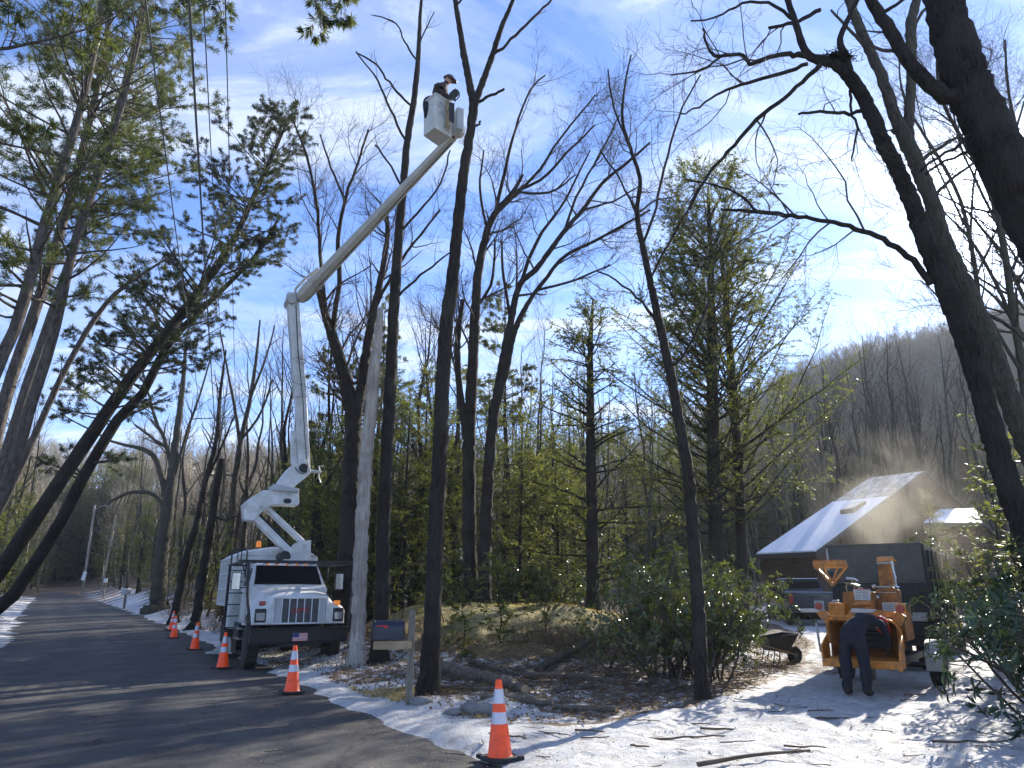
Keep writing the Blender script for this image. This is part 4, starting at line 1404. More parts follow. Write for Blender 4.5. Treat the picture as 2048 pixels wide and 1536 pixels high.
for k in range(34):
    px = rw.uniform(560, 1250); Y = rw.uniform(26.5, 44)
    bare(px, Y, rw.uniform(.45, .95), wood_label('thin sapling', px, Y), group='saplings in the wood behind the mound', under=True, tone='bark_dark')

def road_label(kind, px, Y, side):
    if side == 'beyond the end': return f'{kind} beyond the end of the road, ' + ('left of' if px < 120 else 'behind' if px < 190 else 'right of') + ' the tall white sign'
    far = 'nearby' if Y < 38 else 'middle-distance' if Y < 60 else 'far' if Y < 90 else 'most distant'
    lm = [(10, 'at the picture edge'), (60, 'behind the leaning pines'), (130, 'by the road bend'), (190, 'near the tall white sign'), (235, 'near the small white sign'), (290, 'behind the far mailbox'),
          (345, 'behind the spreading tree'), (400, 'behind the leaning dark tree'), (450, 'behind the broken dark trunk'), (500, 'beside the chip box'), (9999, 'behind the chip box')]
    return f'{far} {kind} {side} of the road {next(t for p, t in lm if px < p)}'


# trees along the road beyond the truck
g = P(322, 1180, 33)
hero_tree('maple_tree', 'spreading bare tree with low curving limbs, right of the road beyond the cones', 'tree', 46.0,
          [[(316, 1205, 30), (322, 1120, 27), (330, 1060, 24), (338, 1000, 22), (345, 940, 17), (352, 880, 14), (362, 800, 11), (368, 740, 8), (372, 680, 5)],
           [(338, 1010, 14), (325, 960, 12), (312, 920, 10), (290, 900, 9), (250, 890, 6), (215, 880, 4)]],
          [[(332, 1040, 10), (320, 1000, 9), (295, 985, 8), (262, 985, 7), (225, 1000, 5), (215, 1010, 3)],
           [(345, 940, 9), (330, 880, 8), (315, 850, 7), (300, 800, 5), (285, 740, 3)],
           [(345, 960, 8), (335, 900, 7), (310, 880, 5), (270, 850, 4)],
           [(340, 990, 8), (355, 930, 7), (375, 860, 6), (400, 790, 4), (420, 720, 3)]],
          51, bark='bark_grey', l=(1.4, 3.4), k=1.3, tw=1.2, wob=.25)
hero_tree('bare_tree', 'leaning dark bare tree between the spreading tree and the truck box', 'tree', 37.0,
          [[(356, 1200, 16), (372, 1120, 14), (392, 1050, 12), (412, 960, 10), (432, 880, 8), (440, 790, 6), (452, 700, 3)]], [[(412, 960, 6), (440, 900, 5), (470, 830, 3)]],
          52, bark='bark_dark', grow_trunk=[.3], l=(1.0, 2.4), k=1.2)
hero_tree('dead_snag', 'dark broken-topped trunk leaning right just left of the truck box', 'dead tree', 33.0,
          [[(398, 1200, 18), (412, 1110, 16), (425, 1030, 15), (436, 960, 13), (444, 918, 10)]], [[(425, 1030, 5), (450, 1040, 4), (478, 1030, 3)]],
          53, bark='bark_dark', l=(.5, 1.4), k=1.0, tw=.5, levels=2)
hero_tree('bare_tree', 'bare tree with two pale forked stems behind the truck box', 'tree', 38.0,
          [[(455, 1180, 15), (462, 1050, 13), (470, 960, 12), (482, 880, 10), (500, 800, 8), (512, 720, 6), (520, 640, 3)],
           [(470, 960, 9), (480, 900, 8), (470, 820, 6), (455, 740, 4), (440, 660, 3)]],
          [[(500, 800, 6), (530, 720, 4), (550, 650, 3)], [(482, 880, 6), (520, 830, 5), (545, 760, 3)]],
          54, bark='bark_grey', l=(1.6, 3.4), k=1.3, tw=1.2, up=.09)
GR = 'bare trees beside the road'
for px, Y, sc in [(420, 42, .8), (395, 52, .9), (350, 60, .95), (300, 55, .8), (280, 66, .9), (250, 74, .85), (228, 88, .95), (330, 75, 1.0), (375, 70, 1.0), (470, 55, 1.0), (510, 62, 1.05),
                  (540, 48, .9), (440, 75, 1.0), (560, 70, 1.0), (490, 44, .85)]:
    bare(px, Y, sc, road_label('bare tree', px, Y, 'right'), group=GR)
for px, Y, sc in [(100, 92, .9), (70, 80, .9), (40, 70, .9), (120, 110, 1.0), (20, 60, .9), (140, 125, 1.05), (170, 128, 1.0), (60, 50, .8), (0, 45, .85), (-60, 40, .9), (-30, 52, 1.0), (90, 120, 1.1), (-20, 34, .8)]:
    bare(px, Y, sc, road_label('bare tree', px, Y, 'left'), group='bare trees left of the road', tone='bark_dark')
for k in range(16):
    px = rw.uniform(210, 540); Y = rw.uniform(34, 60)
    bare(px, Y, rw.uniform(.4, .8), 'thin leaning sapling in the wood along the right side of the road', group='saplings beside the road', under=True, lean=(R(rw.uniform(-8, 8)), R(rw.uniform(0, 16))))
for px, Y, sc in [(262, 52, .5), (290, 46, .42), (235, 64, .6), (220, 78, .75), (205, 92, .8), (375, 40, .42), (410, 36, .36), (250, 84, .8), (300, 90, .9)]:
    hem(px, Y, sc, road_label('green hemlock', px, Y, 'right'), group='hemlocks right of the road')
for px, Y, sc in [(20, 36, .55), (-20, 30, .55), (50, 46, .5), (10, 58, .8), (-60, 38, .8), (75, 66, .6), (-110, 30, .8), (95, 100, .8), (120, 122, .95), (145, 140, 1.0), (165, 138, .9), (185, 132, 1.0), (200, 120, .8), (60, 105, .9), (85, 115, 1.0), (105, 128, 1.1), (135, 132, 1.2), (155, 134, 1.1), (178, 140, 1.2), (215, 118, 1.0), (30, 90, .9), (0, 78, .9), (-40, 64, .9), (240, 110, 1.0), (270, 100, .9)]:
    hem(px, Y, sc, road_label('green hemlock', px, Y, 'left'), group='hemlocks left of the road')
# bright leaning pale trunks by the road far off
for px, y0, y1, tx, Y, lb in [(168, 1165, 1010, 190, 80, 'pale leaning trunk with a broken top at the road bend'), (205, 1170, 1030, 232, 84, 'second pale leaning trunk right of the road bend')]:
    hero_tree('dead_snag', lb, 'dead tree', float(Y), [[(px, y0, 5), ((px + tx) / 2, (y0 + y1) / 2, 4.5), (tx, y1, 4)]], [[(tx, y1 + 10, 2), (tx + 14, y1 + 2, 2), (tx + 26, y1, 1.5)]], 60 + px, bark='deadwood', crown=False)

# trees on the right bank, by the drive and behind the house
for px, Y, sc in [(1880, 32, .42), (1620, 50, .6), (1840, 52, .6), (1940, 58, .6)]:
    hem(px, Y, sc, 'hemlock on the bank right of the house', group='hemlocks right of the house')
for px, Y, sc in [(1590, 50, .8), (1650, 56, .8), (1700, 52, .75), (1760, 60, .85), (1820, 50, .8), (1870, 56, .9), (1930, 56, .8), (1560, 58, .9), (1730, 70, .9), (1800, 76, 1.0), (1900, 70, 1.1), (1985, 66, 1.1)]:
    bare(px, Y, sc, wood_label('bare tree', px, Y) + ' below the hill', group='bare trees behind the house')
for k in range(40):
    px = rw.uniform(20, 260); Y = rw.uniform(127.5, 136)
    hem(px, Y, rw.uniform(1.1, 1.6), road_label('dark hemlock', px, Y, 'beyond the end'), group='dark hemlocks beyond the end of the road')
for k in range(70):
    px = rw.uniform(1540, 2060); Y = rw.uniform(52, 90)
    bare(px, Y, rw.uniform(.85, 1.2), wood_label('bare tree', px, Y) + ', uphill', group='bare trees on the lower hillside')
for k in range(56):
    px = rw.uniform(540, 1500); Y = rw.uniform(54, 90)
    bare(px, Y, rw.uniform(.8, 1.15), wood_label('slender bare tree', px, Y), group='bare trees deep in the wood')
for k in range(30):
    px = rw.uniform(520, 1560); Y = rw.uniform(56, 88)
    hem(px, Y, rw.uniform(.8, 1.15), wood_label('dark hemlock', px, Y), group='hemlocks deep in the wood')
# beyond the frame: trees whose shadows cross the drive and road
for x, y, sc, kd in [(21, 20, .9, 'b'), (32, 24, 1.1, 'b'), (24, 10, .9, 'b')]:
    t = put_tree('bare_tree', BARE[rw.randrange(4)], ('bark_grey', 'bark_twig'), (x, y, zg(x, y)), rw.uniform(0, 6), sc, 'bare tree on the right bank beyond the edge of the drive', 'tree', 'bare trees on the right bank')

# near hemlock boughs at the right edge (a low tree standing on the bank)
hem(2060, 16.5, 1.25, 'feathery hemlock with pale sunlit sprays, leaning over the dump truck from the right', which=0, small=True)
hem(2110, 13.0, 1.0, 'low hemlock at the right edge above the rhododendron', which=1, small=True)
hem(2010, 22, 1.0, 'young hemlock beside the second snowy roof', which=1, small=True)
# pine boughs hanging into the top of the picture
def bough(px, py, Y, L, dirv, seed, label, fl=.13, fw=.016, n2=9):
    rng = np.random.default_rng(seed)
    p0 = P(px, py, Y)
    d = nrmv(np.array(dirv, float))
    pts = [p0]
    for k in range(6):
        d = nrmv(d + rng.normal(size=3) * .08 + np.array((0, 0, -.03)))
        pts.append(pts[-1] + d * L / 6)
    S = np.array(pts)[None]
    Rr = np.linspace(.035, .006, 7)[None] * L / 3
    wa, na = Acc(), Acc()
    wa.add(*tubes(S, Rr, 6))
    A, RA = grow(S, Rr, rng, n2, L * .16, L * .36, ang=(35, 65), up=-.03, wob=.12, K=6, tmin=.15, rr=.5, lat=.5)
    wa.add(*tubes(A, RA, 4))
    B2, RB = grow(A, RA, rng, 9, L * .05, L * .12, ang=(30, 60), up=-.02, wob=.12, K=4, tmin=.2, rr=.6, lat=.6, rfloor=.002)
    wa.add(*tubes(B2, RB, 3))
    S2 = B2
    c = rng.poisson(3.2, len(S2))
    i = np.repeat(np.arange(len(S2)), c)
    pos = at_t(S2, i, 1 - rng.random(len(i)) ** 1.5 * .8)
    dd = nrmv(S2[i, -1] - S2[i, -2])
    m_ = 10
    pos = np.repeat(pos, m_, 0); dd = np.repeat(dd, m_, 0)
    na.add(*cards(pos, nrmv(dd * .8 + rng.normal(size=dd.shape) * .5 + np.array((0, 0, -.15))), fl, fw, rng))
    t = empty('pine_bough', tuple(p0), label=label, cat='branch')
    for a, nm, mt in ((wa, 'branch', 'bark_pine'), (na, 'foliage', 'pine_needles')):
        a.V = [v - p0 for v in a.V]
        link(nm, a.mesh(nm), M[mt], t)


bough(545, -95, 9.0, 2.0, (.62, 0, -.5), 301, 'pine bough hanging from above into the top centre-left of the sky', n2=13)
bough(690, -160, 9.0, 1.9, (-.02, .0, -1), 302, 'short pine spray hanging beside the larger bough at the top of the sky', n2=13)
bough(-260, 120, 7.5, 3.2, (1, .2, .28), 303, 'thick grey pine limb reaching in from the top left corner', n2=7)
bough(-200, -220, 8.0, 3.6, (1, .35, -.12), 304, 'pine bough across the top left above the power lines', n2=8)
bough(-150, 260, 8.5, 2.4, (1, .2, -.1), 305, 'dark green pine bough at the left edge', n2=8)
bough(-160, 420, 9.5, 2.2, (1, .3, -.25), 306, 'lower dark pine bough at the left edge', n2=8)
bough(60, -260, 8.5, 3.4, (1, .3, -.3), 307, 'pine bough hanging across the power lines at the top', n2=8)

# ------------------------------------------------------------------ hillside woods (one mass)
rng = np.random.default_rng(9)


def tiny_bare(seed):
    r = np.random.default_rng(seed)
    tr = np.stack([np.cumsum(r.normal(size=5) * .25), np.cumsum(r.normal(size=5) * .25), np.linspace(-.5, 14, 5)], -1)
    a = Acc()
    tp, rr_ = tr[None], np.linspace(.17, .04, 5)[None]
    a.add(*tubes(tp, rr_, 3))
    B, RB = grow(tp, rr_, r, 0, 3.5, 6, ang=(20, 42), up=.12, wob=.12, K=4, tmin=.3, rr=.6, cnt=13, rfloor=.035)
    a.add(*tubes(B, RB, 3))
    C, RC = grow(B, RB, r, 0, 1.2, 2.6, ang=(25, 50), up=.08, wob=.2, K=3, tmin=.2, rr=.8, cnt=7, rfloor=.028, rtip=.6)
    a.add(*tubes(C, RC, 3))
    return np.concatenate(a.V), np.concatenate(a.Q)


TB = [tiny_bare(500 + k) for k in range(5)]


def scatter_mass(name, pts, tpls, m, label, cat):
    """one mass of trees: points on the ground, trees set on them by geometry nodes"""
    col = bpy.data.collections.new(name + '_kinds')
    for k, (V, Q) in enumerate(tpls):
        col.objects.link(bpy.data.objects.new(f'{name}_kind', mesh_np(f'{name}_kind', V, Q)))
        col.objects[-1].data.materials.append(M[m])
    pv = np.array([(x, y, zg(x, y)) for x, y, s in pts])
    me = bpy.data.meshes.new(name)
    me.vertices.add(len(pv)); me.vertices.foreach_set('co', pv.astype(np.float32).ravel())
    sc = me.attributes.new('size', 'FLOAT', 'POINT'); sc.data.foreach_set('value', np.array([p[2] for p in pts], np.float32))
    ob = link(name, me)
    ng = bpy.data.node_groups.new(name, 'GeometryNodeTree')
    ng.interface.new_socket('Geometry', in_out='INPUT', socket_type='NodeSocketGeometry')
    ng.interface.new_socket('Geometry', in_out='OUTPUT', socket_type='NodeSocketGeometry')
    nn, ll = ng.nodes, ng.links
    gi, go_ = nn.new('NodeGroupInput'), nn.new('NodeGroupOutput')
    ci = nn.new('GeometryNodeCollectionInfo'); ci.inputs['Collection'].default_value = col
    ci.inputs['Separate Children'].default_value = True; ci.inputs['Reset Children'].default_value = True
    ip = nn.new('GeometryNodeInstanceOnPoints'); ip.inputs['Pick Instance'].default_value = True
    rv = nn.new('FunctionNodeRandomValue'); rv.data_type = 'FLOAT_VECTOR'; rv.inputs[0].default_value = (-.06, -.06, 0); rv.inputs[1].default_value = (.06, .06, 6.28)
    na_ = nn.new('GeometryNodeInputNamedAttribute'); na_.data_type = 'FLOAT'; na_.inputs[0].default_value = 'size'
    ll.new(gi.outputs[0], ip.inputs['Points']); ll.new(ci.outputs[0], ip.inputs['Instance'])
    ll.new(rv.outputs[0], ip.inputs['Rotation']); ll.new(na_.outputs[0], ip.inputs['Scale']); ll.new(ip.outputs[0], go_.inputs[0])
    md = ob.modifiers.new('scatter', 'NODES'); md.node_group = ng
    return tag(ob, label, cat, kind='stuff')


pts = []
while len(pts) < 3800:
    Y = 60 + 170 * rng.random() ** .8
    px = rng.uniform(1480, 2300)
    x = ray(px, 1180)[0] * Y
    pts.append((x, Y, rng.uniform(.6, 1.0)))
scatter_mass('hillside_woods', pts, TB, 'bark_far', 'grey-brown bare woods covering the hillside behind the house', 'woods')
pts = []
while len(pts) < 2200:
    Y = 75 + 165 * rng.random() ** .8
    px = rng.uniform(-250, 1500)
    x = ray(px, 1180)[0] * Y
    if Y < 135 and x > XL(Y) - 2 and x < XR(Y) + 2: continue
    pts.append((x, Y, rng.uniform(.65, 1.05)))
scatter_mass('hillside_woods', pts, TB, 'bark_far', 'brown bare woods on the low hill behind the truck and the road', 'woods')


def tiny_fir(seed):
    ta, wa, na, tp = conifer_parts(seed, H=12, r0=.15, zmin=.08, reach=.24, dens=3.2, droop=-.03, kind='hemlock', needles=.12, fl=1.0, fw=.3)
    V = np.concatenate([np.concatenate(ta.V), np.concatenate(na.V)])
    Q = np.concatenate([np.concatenate(ta.Q), np.concatenate(na.Q) + ta.n])
    return V, Q


TF = [tiny_fir(520 + k) for k in range(2)]
pts = []
for k in range(150):
    Y = 62 + 110 * rng.random()
    px = rng.uniform(1500, 2250) if k % 2 else rng.uniform(250, 1450)
    pts.append((ray(px, 1180)[0] * Y, Y, rng.uniform(.7, 1.2)))
scatter_mass('hillside_evergreens', pts, TF, 'dark_needles', 'dark evergreens scattered through the bare hillside woods', 'woods')

# ------------------------------------------------------------------ shrubs


def leaf_mesh(nm, L, W, fold=.25, droop=.2):
    v = []
    for t, w in ((0, .0), (.3, .85), (.65, 1.0), (1.0, 0)):
        z = -droop * L * t * t
        if w == 0: v.append((0, t * L, z))
        else:
            v += [(-W / 2 * w, t * L, z + fold * W * w * .5), (0, t * L, z), (W / 2 * w, t * L, z + fold * W * w * .5)]
    f = [(0, 2, 1), (0, 3, 2), (1, 2, 5, 4), (2, 3, 6, 5), (4, 5, 7), (5, 6, 7)]
    return np.array(v), f


def leaves_np(pos, D, Nn, L, W, rng, fold=.25, droop=.2):
    V0, F0 = leaf_mesh('x', 1, 1)
    V0 = V0.copy()
    n = len(pos)
    D = nrmv(D)
    S = nrmv(np.cross(D, Nn))
    U = np.cross(S, D)
    Ls = (L * rng.uniform(.6, 1.2, n))[:, None, None]
    Ws = (W * rng.uniform(.7, 1.2, n))[:, None, None]
    V = pos[:, None] + S[:, None] * V0[None, :, 0:1] * Ws + D[:, None] * V0[None, :, 1:2] * Ls + U[:, None] * V0[None, :, 2:3] * Ls
    o = (np.arange(n) * 8)[:, None, None]
    qs = np.array([f for f in F0 if len(f) == 4])[None] + o
    ts = np.array([f for f in F0 if len(f) == 3])[None] + o
    return V.reshape(-1, 3), qs.reshape(-1, 4), ts.reshape(-1, 3)


def shrub(name, label, x, y, rx, ry, h, nst, seed, leafL=.1, leafW=.035, m='laurel_leaf', whorl=8, tips=5.0, gap=.35, group=None, singles=0, zlo=.12, dens=1.0):
    rng = np.random.default_rng(seed)
    z0 = zg(x, y)
    # stems fan out of several feet
    foot = np.stack([rng.uniform(-rx, rx, nst) * .55, rng.uniform(-ry, ry, nst) * .55, np.zeros(nst)], -1)
    for k in range(nst):
        foot[k, 2] = zg(x + foot[k, 0], y + foot[k, 1]) - z0 - .08
    d = np.stack([foot[:, 0] / rx + rng.normal(size=nst) * .35, foot[:, 1] / ry + rng.normal(size=nst) * .35, rng.uniform(1.0, 1.9, nst)], -1)
    d = nrmv(d)
    K = 8
    hh = h * rng.uniform(.6, 1.05, nst) * (1 - .25 * (np.abs(foot[:, 0]) / rx))
    out = [foot]; p = foot
    for k in range(K - 1):
        d = nrmv(d + rng.normal(size=d.shape) * .2)
        p = p + d * (hh / (K - 1))[:, None] * 1.15
        out.append(p)
    S = np.stack(out, 1)
    Rr = (.012 + .006 * h) * np.linspace(1, .35, K)[None] * np.ones((nst, 1))
    wa = Acc()
    wa.add(*tubes(S, Rr, 5))
    A, RA = grow(S, Rr, rng, 3.2 * dens, .25 * h, .55 * h, ang=(30, 70), up=.04, wob=.2, K=5, tmin=.15, rr=.6, lat=.8)
    wa.add(*tubes(A, RA, 4))
    B, RB = grow(A, RA, rng, tips * dens, .08 * h, .22 * h, ang=(30, 70), up=.04, wob=.2, K=3, tmin=.2, rr=.7, rfloor=.003)
    wa.add(*tubes(B, RB, 3))
    T = np.concatenate([B[:, -1], A[:, -1]])
    D = np.concatenate([nrmv(B[:, -1] - B[:, -2]), nrmv(A[:, -1] - A[:, -2])])
    ok = T[:, 2] > zlo * h
    T, D = T[ok], D[ok]
    i = np.repeat(np.arange(len(T)), whorl)
    n = len(i)
    ax = D[i]
    q = rng.normal(size=(n, 3)); q = nrmv(q - ax * (q * ax).sum(-1, keepdims=True))
    dr = nrmv(ax * rng.uniform(.0, .6, (n, 1)) + q + np.array((0, 0, -.12)))
    pos = T[i] + ax * rng.uniform(-.05, .02, (n, 1))
    nn = ax + rng.normal(size=(n, 3)) * .25
    t = empty(name, (x, y, z0), label=label, cat='shrub', group=group)
    link('stems', wa.mesh('stems'), M['bark_twig'], t)
    ns = min(singles, n)
    if ns:
        # the leaves nearest the eye are pieces of their own
        wp = pos + np.array((x, y, z0)) - np.array((0, 0, EYE))
        order = np.argsort((wp ** 2).sum(1))
        near, rest = order[:ns], order[ns:]
        V0, F0 = leaf_mesh('leaf', leafL, leafW)
        lm = bpy.data.meshes.new('leaf')
        lm.from_pydata([tuple(v) for v in V0], [], F0)
        lm.materials.append(M[m])
        for j in near:
            Dj = Vector(dr[j]).normalized(); Sj = Dj.cross(Vector(nn[j])).normalized(); Uj = Sj.cross(Dj)
            o = bpy.data.objects.new('leaf', lm)
            COL.objects.link(o)
            o.parent = t
            s = rng.uniform(.8, 1.25)
            mt = Matrix((Sj * s, Dj * s, Uj * s)).transposed().to_4x4()
            mt.translation = Vector(pos[j])
            o.matrix_basis = mt
        pos, dr, nn = pos[rest], dr[rest], nn[rest]
    V, Qd, Tr = leaves_np(pos, dr, nn, leafL, leafW, rng)
    f = link('foliage', mesh_np('foliage', V, Qd, Tr), M[m], t)
    f['kind'] = 'stuff'
    return t


def at(px, Y):
    g = P(px, 1180, Y)
    return g[0], g[1]


x, y = at(1385, 15.2); shrub('laurel_shrub', 'glossy laurel bush right of the slender dark tree, beside the wheelbarrow', x, y, .9, .9, 2.3, 26, 401, leafL=.095, leafW=.038, dens=1.25)
x, y = at(1405, 18.5); shrub('laurel_shrub', 'tall glossy laurel left of the parked pickup', x, y, .6, .7, 2.4, 12, 406, leafL=.10, leafW=.042)
x, y = at(1335, 16.0); shrub('laurel_shrub', 'glossy laurel bush just left of the slender dark tree', x, y, .95, .9, 2.6, 24, 402, leafL=.095, leafW=.038, dens=1.2)
x, y = at(1235, 17.2); shrub('laurel_shrub', 'open leggy laurel with sunlit leaves in front of the mown mound', x, y, 1.0, .8, 2.0, 9, 403, leafL=.095, leafW=.038, dens=.9)
x, y = at(1120, 27.5); shrub('laurel_shrub', 'row of glossy laurel along the top right of the mound', x, y, 2.6, 1.0, 1.9, 26, 404, leafL=.15, leafW=.055)
x, y = at(1010, 28.0); shrub('laurel_shrub', 'laurel behind the twin-stemmed trees', x, y, 1.4, 1.0, 2.2, 14, 405, leafL=.15, leafW=.055)
x, y = at(1300, 22.5); shrub('laurel_shrub', 'laurel with bright leaves behind the leggy one', x, y, 1.8, .9, 2.1, 20, 407, leafL=.13, leafW=.05)
x, y = at(1350, 22.5); shrub('laurel_shrub', 'dark laurel mass behind the slender tree', x, y, 1.4, 1.0, 2.5, 20, 408, leafL=.13, leafW=.05)
x, y = at(2125, 9.4); shrub('rhododendron_shrub', 'big dark rhododendron with long drooping leaves at the right edge', x, y, .95, .8, 2.1, 22, 410, leafL=.17, leafW=.045, m='rhodo_leaf', whorl=9, singles=280, zlo=.03, tips=4)
x, y = at(2105, 12.4); shrub('rhododendron_shrub', 'rhododendron behind, between the big one and the dump truck', x, y, 1.1, .9, 2.5, 20, 411, leafL=.15, leafW=.042, m='rhodo_leaf', whorl=8, zlo=.05)
x, y = at(2050, 17.0); shrub('laurel_shrub', 'tall laurel at the foot of the low hemlock right of the dump truck', x, y, 1.3, 1.0, 3.0, 18, 412, leafL=.12, leafW=.045)
x, y = at(905, 26); shrub('laurel_shrub', 'small laurel left of the twin-stemmed trees', x, y, .9, .7, 1.8, 9, 413, leafL=.13, leafW=.05)

for px, Y, sc, lb in [(925, 18.5, .9, 'small hemlock sapling behind the leaning log, left one'), (1010, 19.0, 1.05, 'spreading young hemlock in front of the mown mound'),
                      (1085, 20.0, .8, 'low hemlock sapling on the sunny slope of the mound'), (885, 20, .7, 'hemlock sapling just right of the forked tree foot'),
                      (805, 21, .75, 'hemlock sapling behind the mailbox')]:
    hem(px, Y, sc, lb, small='sapling', name='hemlock_sapling')
# dry brush
def brush(name, label, cx, cy, rx, ry, n, h, seed, m='brush'):
    r = np.random.default_rng(seed)
    x = cx + r.normal(size=n) * rx * .5; y = cy + r.normal(size=n) * ry * .5
    ok = (x > XR(y) + .8) | (x < XL(y) - .8)
    x, y = x[ok], y[ok]; n = len(x)
    z = hgt(x, y)
    p0 = np.stack([x, y, z - .03], -1)
    d = nrmv(np.stack([r.normal(size=n) * .45, r.normal(size=n) * .45, np.ones(n)], -1))
    L = (h * r.uniform(.4, 1.1, n))[:, None]
    pts = np.stack([p0, p0 + d * L * .5, p0 + nrmv(d + r.normal(size=d.shape) * .3) * L], 1)
    a = Acc(); a.add(*tubes(pts, np.full((n, 3), .006) * np.array((1, .8, .5)), 3))
    C, RC = grow(pts, np.full((n, 3), .004), r, 0, h * .2, h * .5, ang=(20, 60), K=3, cnt=3, rfloor=.003)
    a.add(*tubes(C, RC, 3))
    off = np.array((cx, cy, zg(cx, cy)))
    a.V = [v - off for v in a.V]
    tag(link(name, a.mesh(name), M[m], None, tuple(off)), label, 'brush', kind='stuff')


x, y = at(1130, 19.2); brush('dry_brush', 'russet dry brush on the sunny slope', x, y, 1.6, .8, 420, .5, 1)
x, y = at(372, 40); brush('dry_brush', 'reddish dry brush along the road below the spreading tree', x, y, 3.5, 4, 700, 1.1, 2)
x, y = at(-40, 31); brush('dry_brush', 'reddish brush at the foot of the leaning pines', x, y, 2.4, 3, 500, .9, 3)
x, y = at(395, 31); brush('dry_brush', 'dark dry brush left of the truck box', x, y, 2.0, 2.4, 500, 1.0, 4)

# ------------------------------------------------------------------ vehicles: parts set out in the vehicle's own planes


class Rig:
    def __init__(s, name, loc, rz, label, cat):
        s.e = empty(name, tuple(loc), rz, label, cat)
        s.m = Matrix.Translation(Vector(loc)) @ Matrix.Rotation(rz, 4, 'Z')
        s.i = s.m.inverted()

    def L(s, p):
        return s.i @ Vector([float(v) for v in p])

    def W(s, p):
        return s.m @ Vector(p)

    def pl(s, px, py, yl):
        """the point seen at a picture point in the vehicle's own plane y = yl"""
        a, b, c = ray(px, py)
        o = s.i @ Vector((0, 0, EYE))
        d = (s.i.to_3x3() @ Vector((a, 1, b)))
        t = (yl - o.y) / d.y
        return o + d * t

    def plate(s, mb, pts, yl, th):
        return mb.prism([s.pl(x, y, yl) for x, y in pts], (0, th, 0))


def wheel(parent, c, r, w, side=-1, rimr=.56, dual=False, name='wheel'):
    """axle along local x; side: which way the rim looks"""
    e = empty(name, c)
    e.parent = parent
    mb = MB()
    prof = [(r * rimr, -w / 2), (r * .8, -w * .52), (r * .95, -w * .47), (r, -w * .34), (r, w * .34), (r * .95, w * .47), (r * .8, w * .52), (r * rimr, w / 2)]
    mb.lathe(prof, 28, axis='X')
    mb.build('tyre', M['rubber'], e)
    # tread blocks
    tb = MB()
    for k in range(28):
        a = 2 * math.pi * k / 28
        ca, sa = math.cos(a), math.sin(a)
        for sx in (-.22, .22):
            cx, cy, cz = sx * w, ca * r, sa * r
            hx, ht = w * .17, r * .075
            pts = []
            for dr in (-.01, .012):
                for dx, dt in ((-hx, -ht), (hx, -ht), (hx, ht), (-hx, ht)):
                    pts.append((cx + dx, (r + dr) * ca - dt * sa, (r + dr) * sa + dt * ca))
            tb.hexa(pts[:4], pts[4:])
    tb.build('tread', M['rubber'], e, smooth=0)['kind'] = 'stuff'
    rb = MB()
    x = side * w * .30
    rb.lathe([(.02, x + side * .03), (r * .16, x + side * .045), (r * .17, x + side * .01), (r * .42, x - side * .03), (r * rimr, x + side * .03), (r * rimr * 1.01, x - side * .03), (.02, x - side * .06)], 24, axis='X')
    for k in range(8):
        a = 2 * math.pi * k / 8
        rb.cyl((x - side * .01, math.cos(a) * r * .27, math.sin(a) * r * .27), (x + side * .02, math.cos(a) * r * .27, math.sin(a) * r * .27), .014, n=6)
    rb.build('rim', M['rim'], e)
    return e


# ---------------- bucket truck
TA = R(27)
f0 = P(600, 1270, 17.9)
T = Rig('bucket_truck', (f0[0], f0[1], .02), TA, 'white bucket truck with raised boom, parked on the road edge behind the cones', 'truck')
te = T.e
mb = MB()
mb.box(-.45, -.3, .2, 7.4, .62, .86); mb.box(.3, .45, .2, 7.4, .62, .86)
for y in (.5, 2.6, 4.2, 6.8): mb.box(-.3, .3, y, y + .12, .66, .82)
mb.box(-1.05, -.5, 2.7, 3.7, .5, .95); mb.box(.5, 1.05, 2.7, 3.6, .5, .95)
mb.cyl((-.95, 1.0, .5), (.95, 1.0, .5), .07); mb.cyl((-.95, 5.6, .5), (.95, 5.6, .5), .1); mb.lathe([(.05, 5.35), (.2, 5.45), (.24, 5.6), (.2, 5.75), (.05, 5.85)], 14, (0, 0, .5), 'Y')
mb.box(-.4, .4, .7, 2.2, .55, .95)
mb.build('chassis', M['black_steel'], te, bevel=.01)
# hood by sections
secs = []
for y, zt, zs, wt, wl, zb in [(.16, 1.60, 1.36, .66, 1.04, 1.0), (.24, 1.66, 1.40, .69, 1.08, .99), (.50, 1.71, 1.42, .72, 1.10, 1.0), (.62, 1.725, 1.43, .73, 1.10, 1.10), (.8, 1.745, 1.44, .74, 1.10, 1.20), (1.15, 1.78, 1.45, .76, 1.10, 1.22),
                              (1.45, 1.81, 1.47, .79, 1.08, 1.12), (1.62, 1.83, 1.50, .84, 1.04, .98), (1.95, 1.86, 1.55, .88, 1.0, .95)]:
    half = [(0, zt + .02), (wt * .6, zt), (wt, zt - .07), (wt + .08, zs + .10), (wl - .07, zs), (wl, zs - .10), (wl, zb)]
    pts = [(x, y, z) for x, z in half] + [(-x, y, z) for x, z in half[::-1] if x > 0]
    secs.append(pts)
mb = MB(); mb.loft(secs)
mb.build('hood', M['white_paint'], te, bevel=.015, smooth=50)
mb = MB(); mb.loft([[(x, y, z) for x, y, z in [(-.80, .10, 1.0), (.80, .10, 1.0), (.80, .10, 1.6), (-.80, .10, 1.6)]], [(-.80, .2, 1.0), (.80, .2, 1.0), (.80, .2, 1.62), (-.80, .2, 1.62)]])
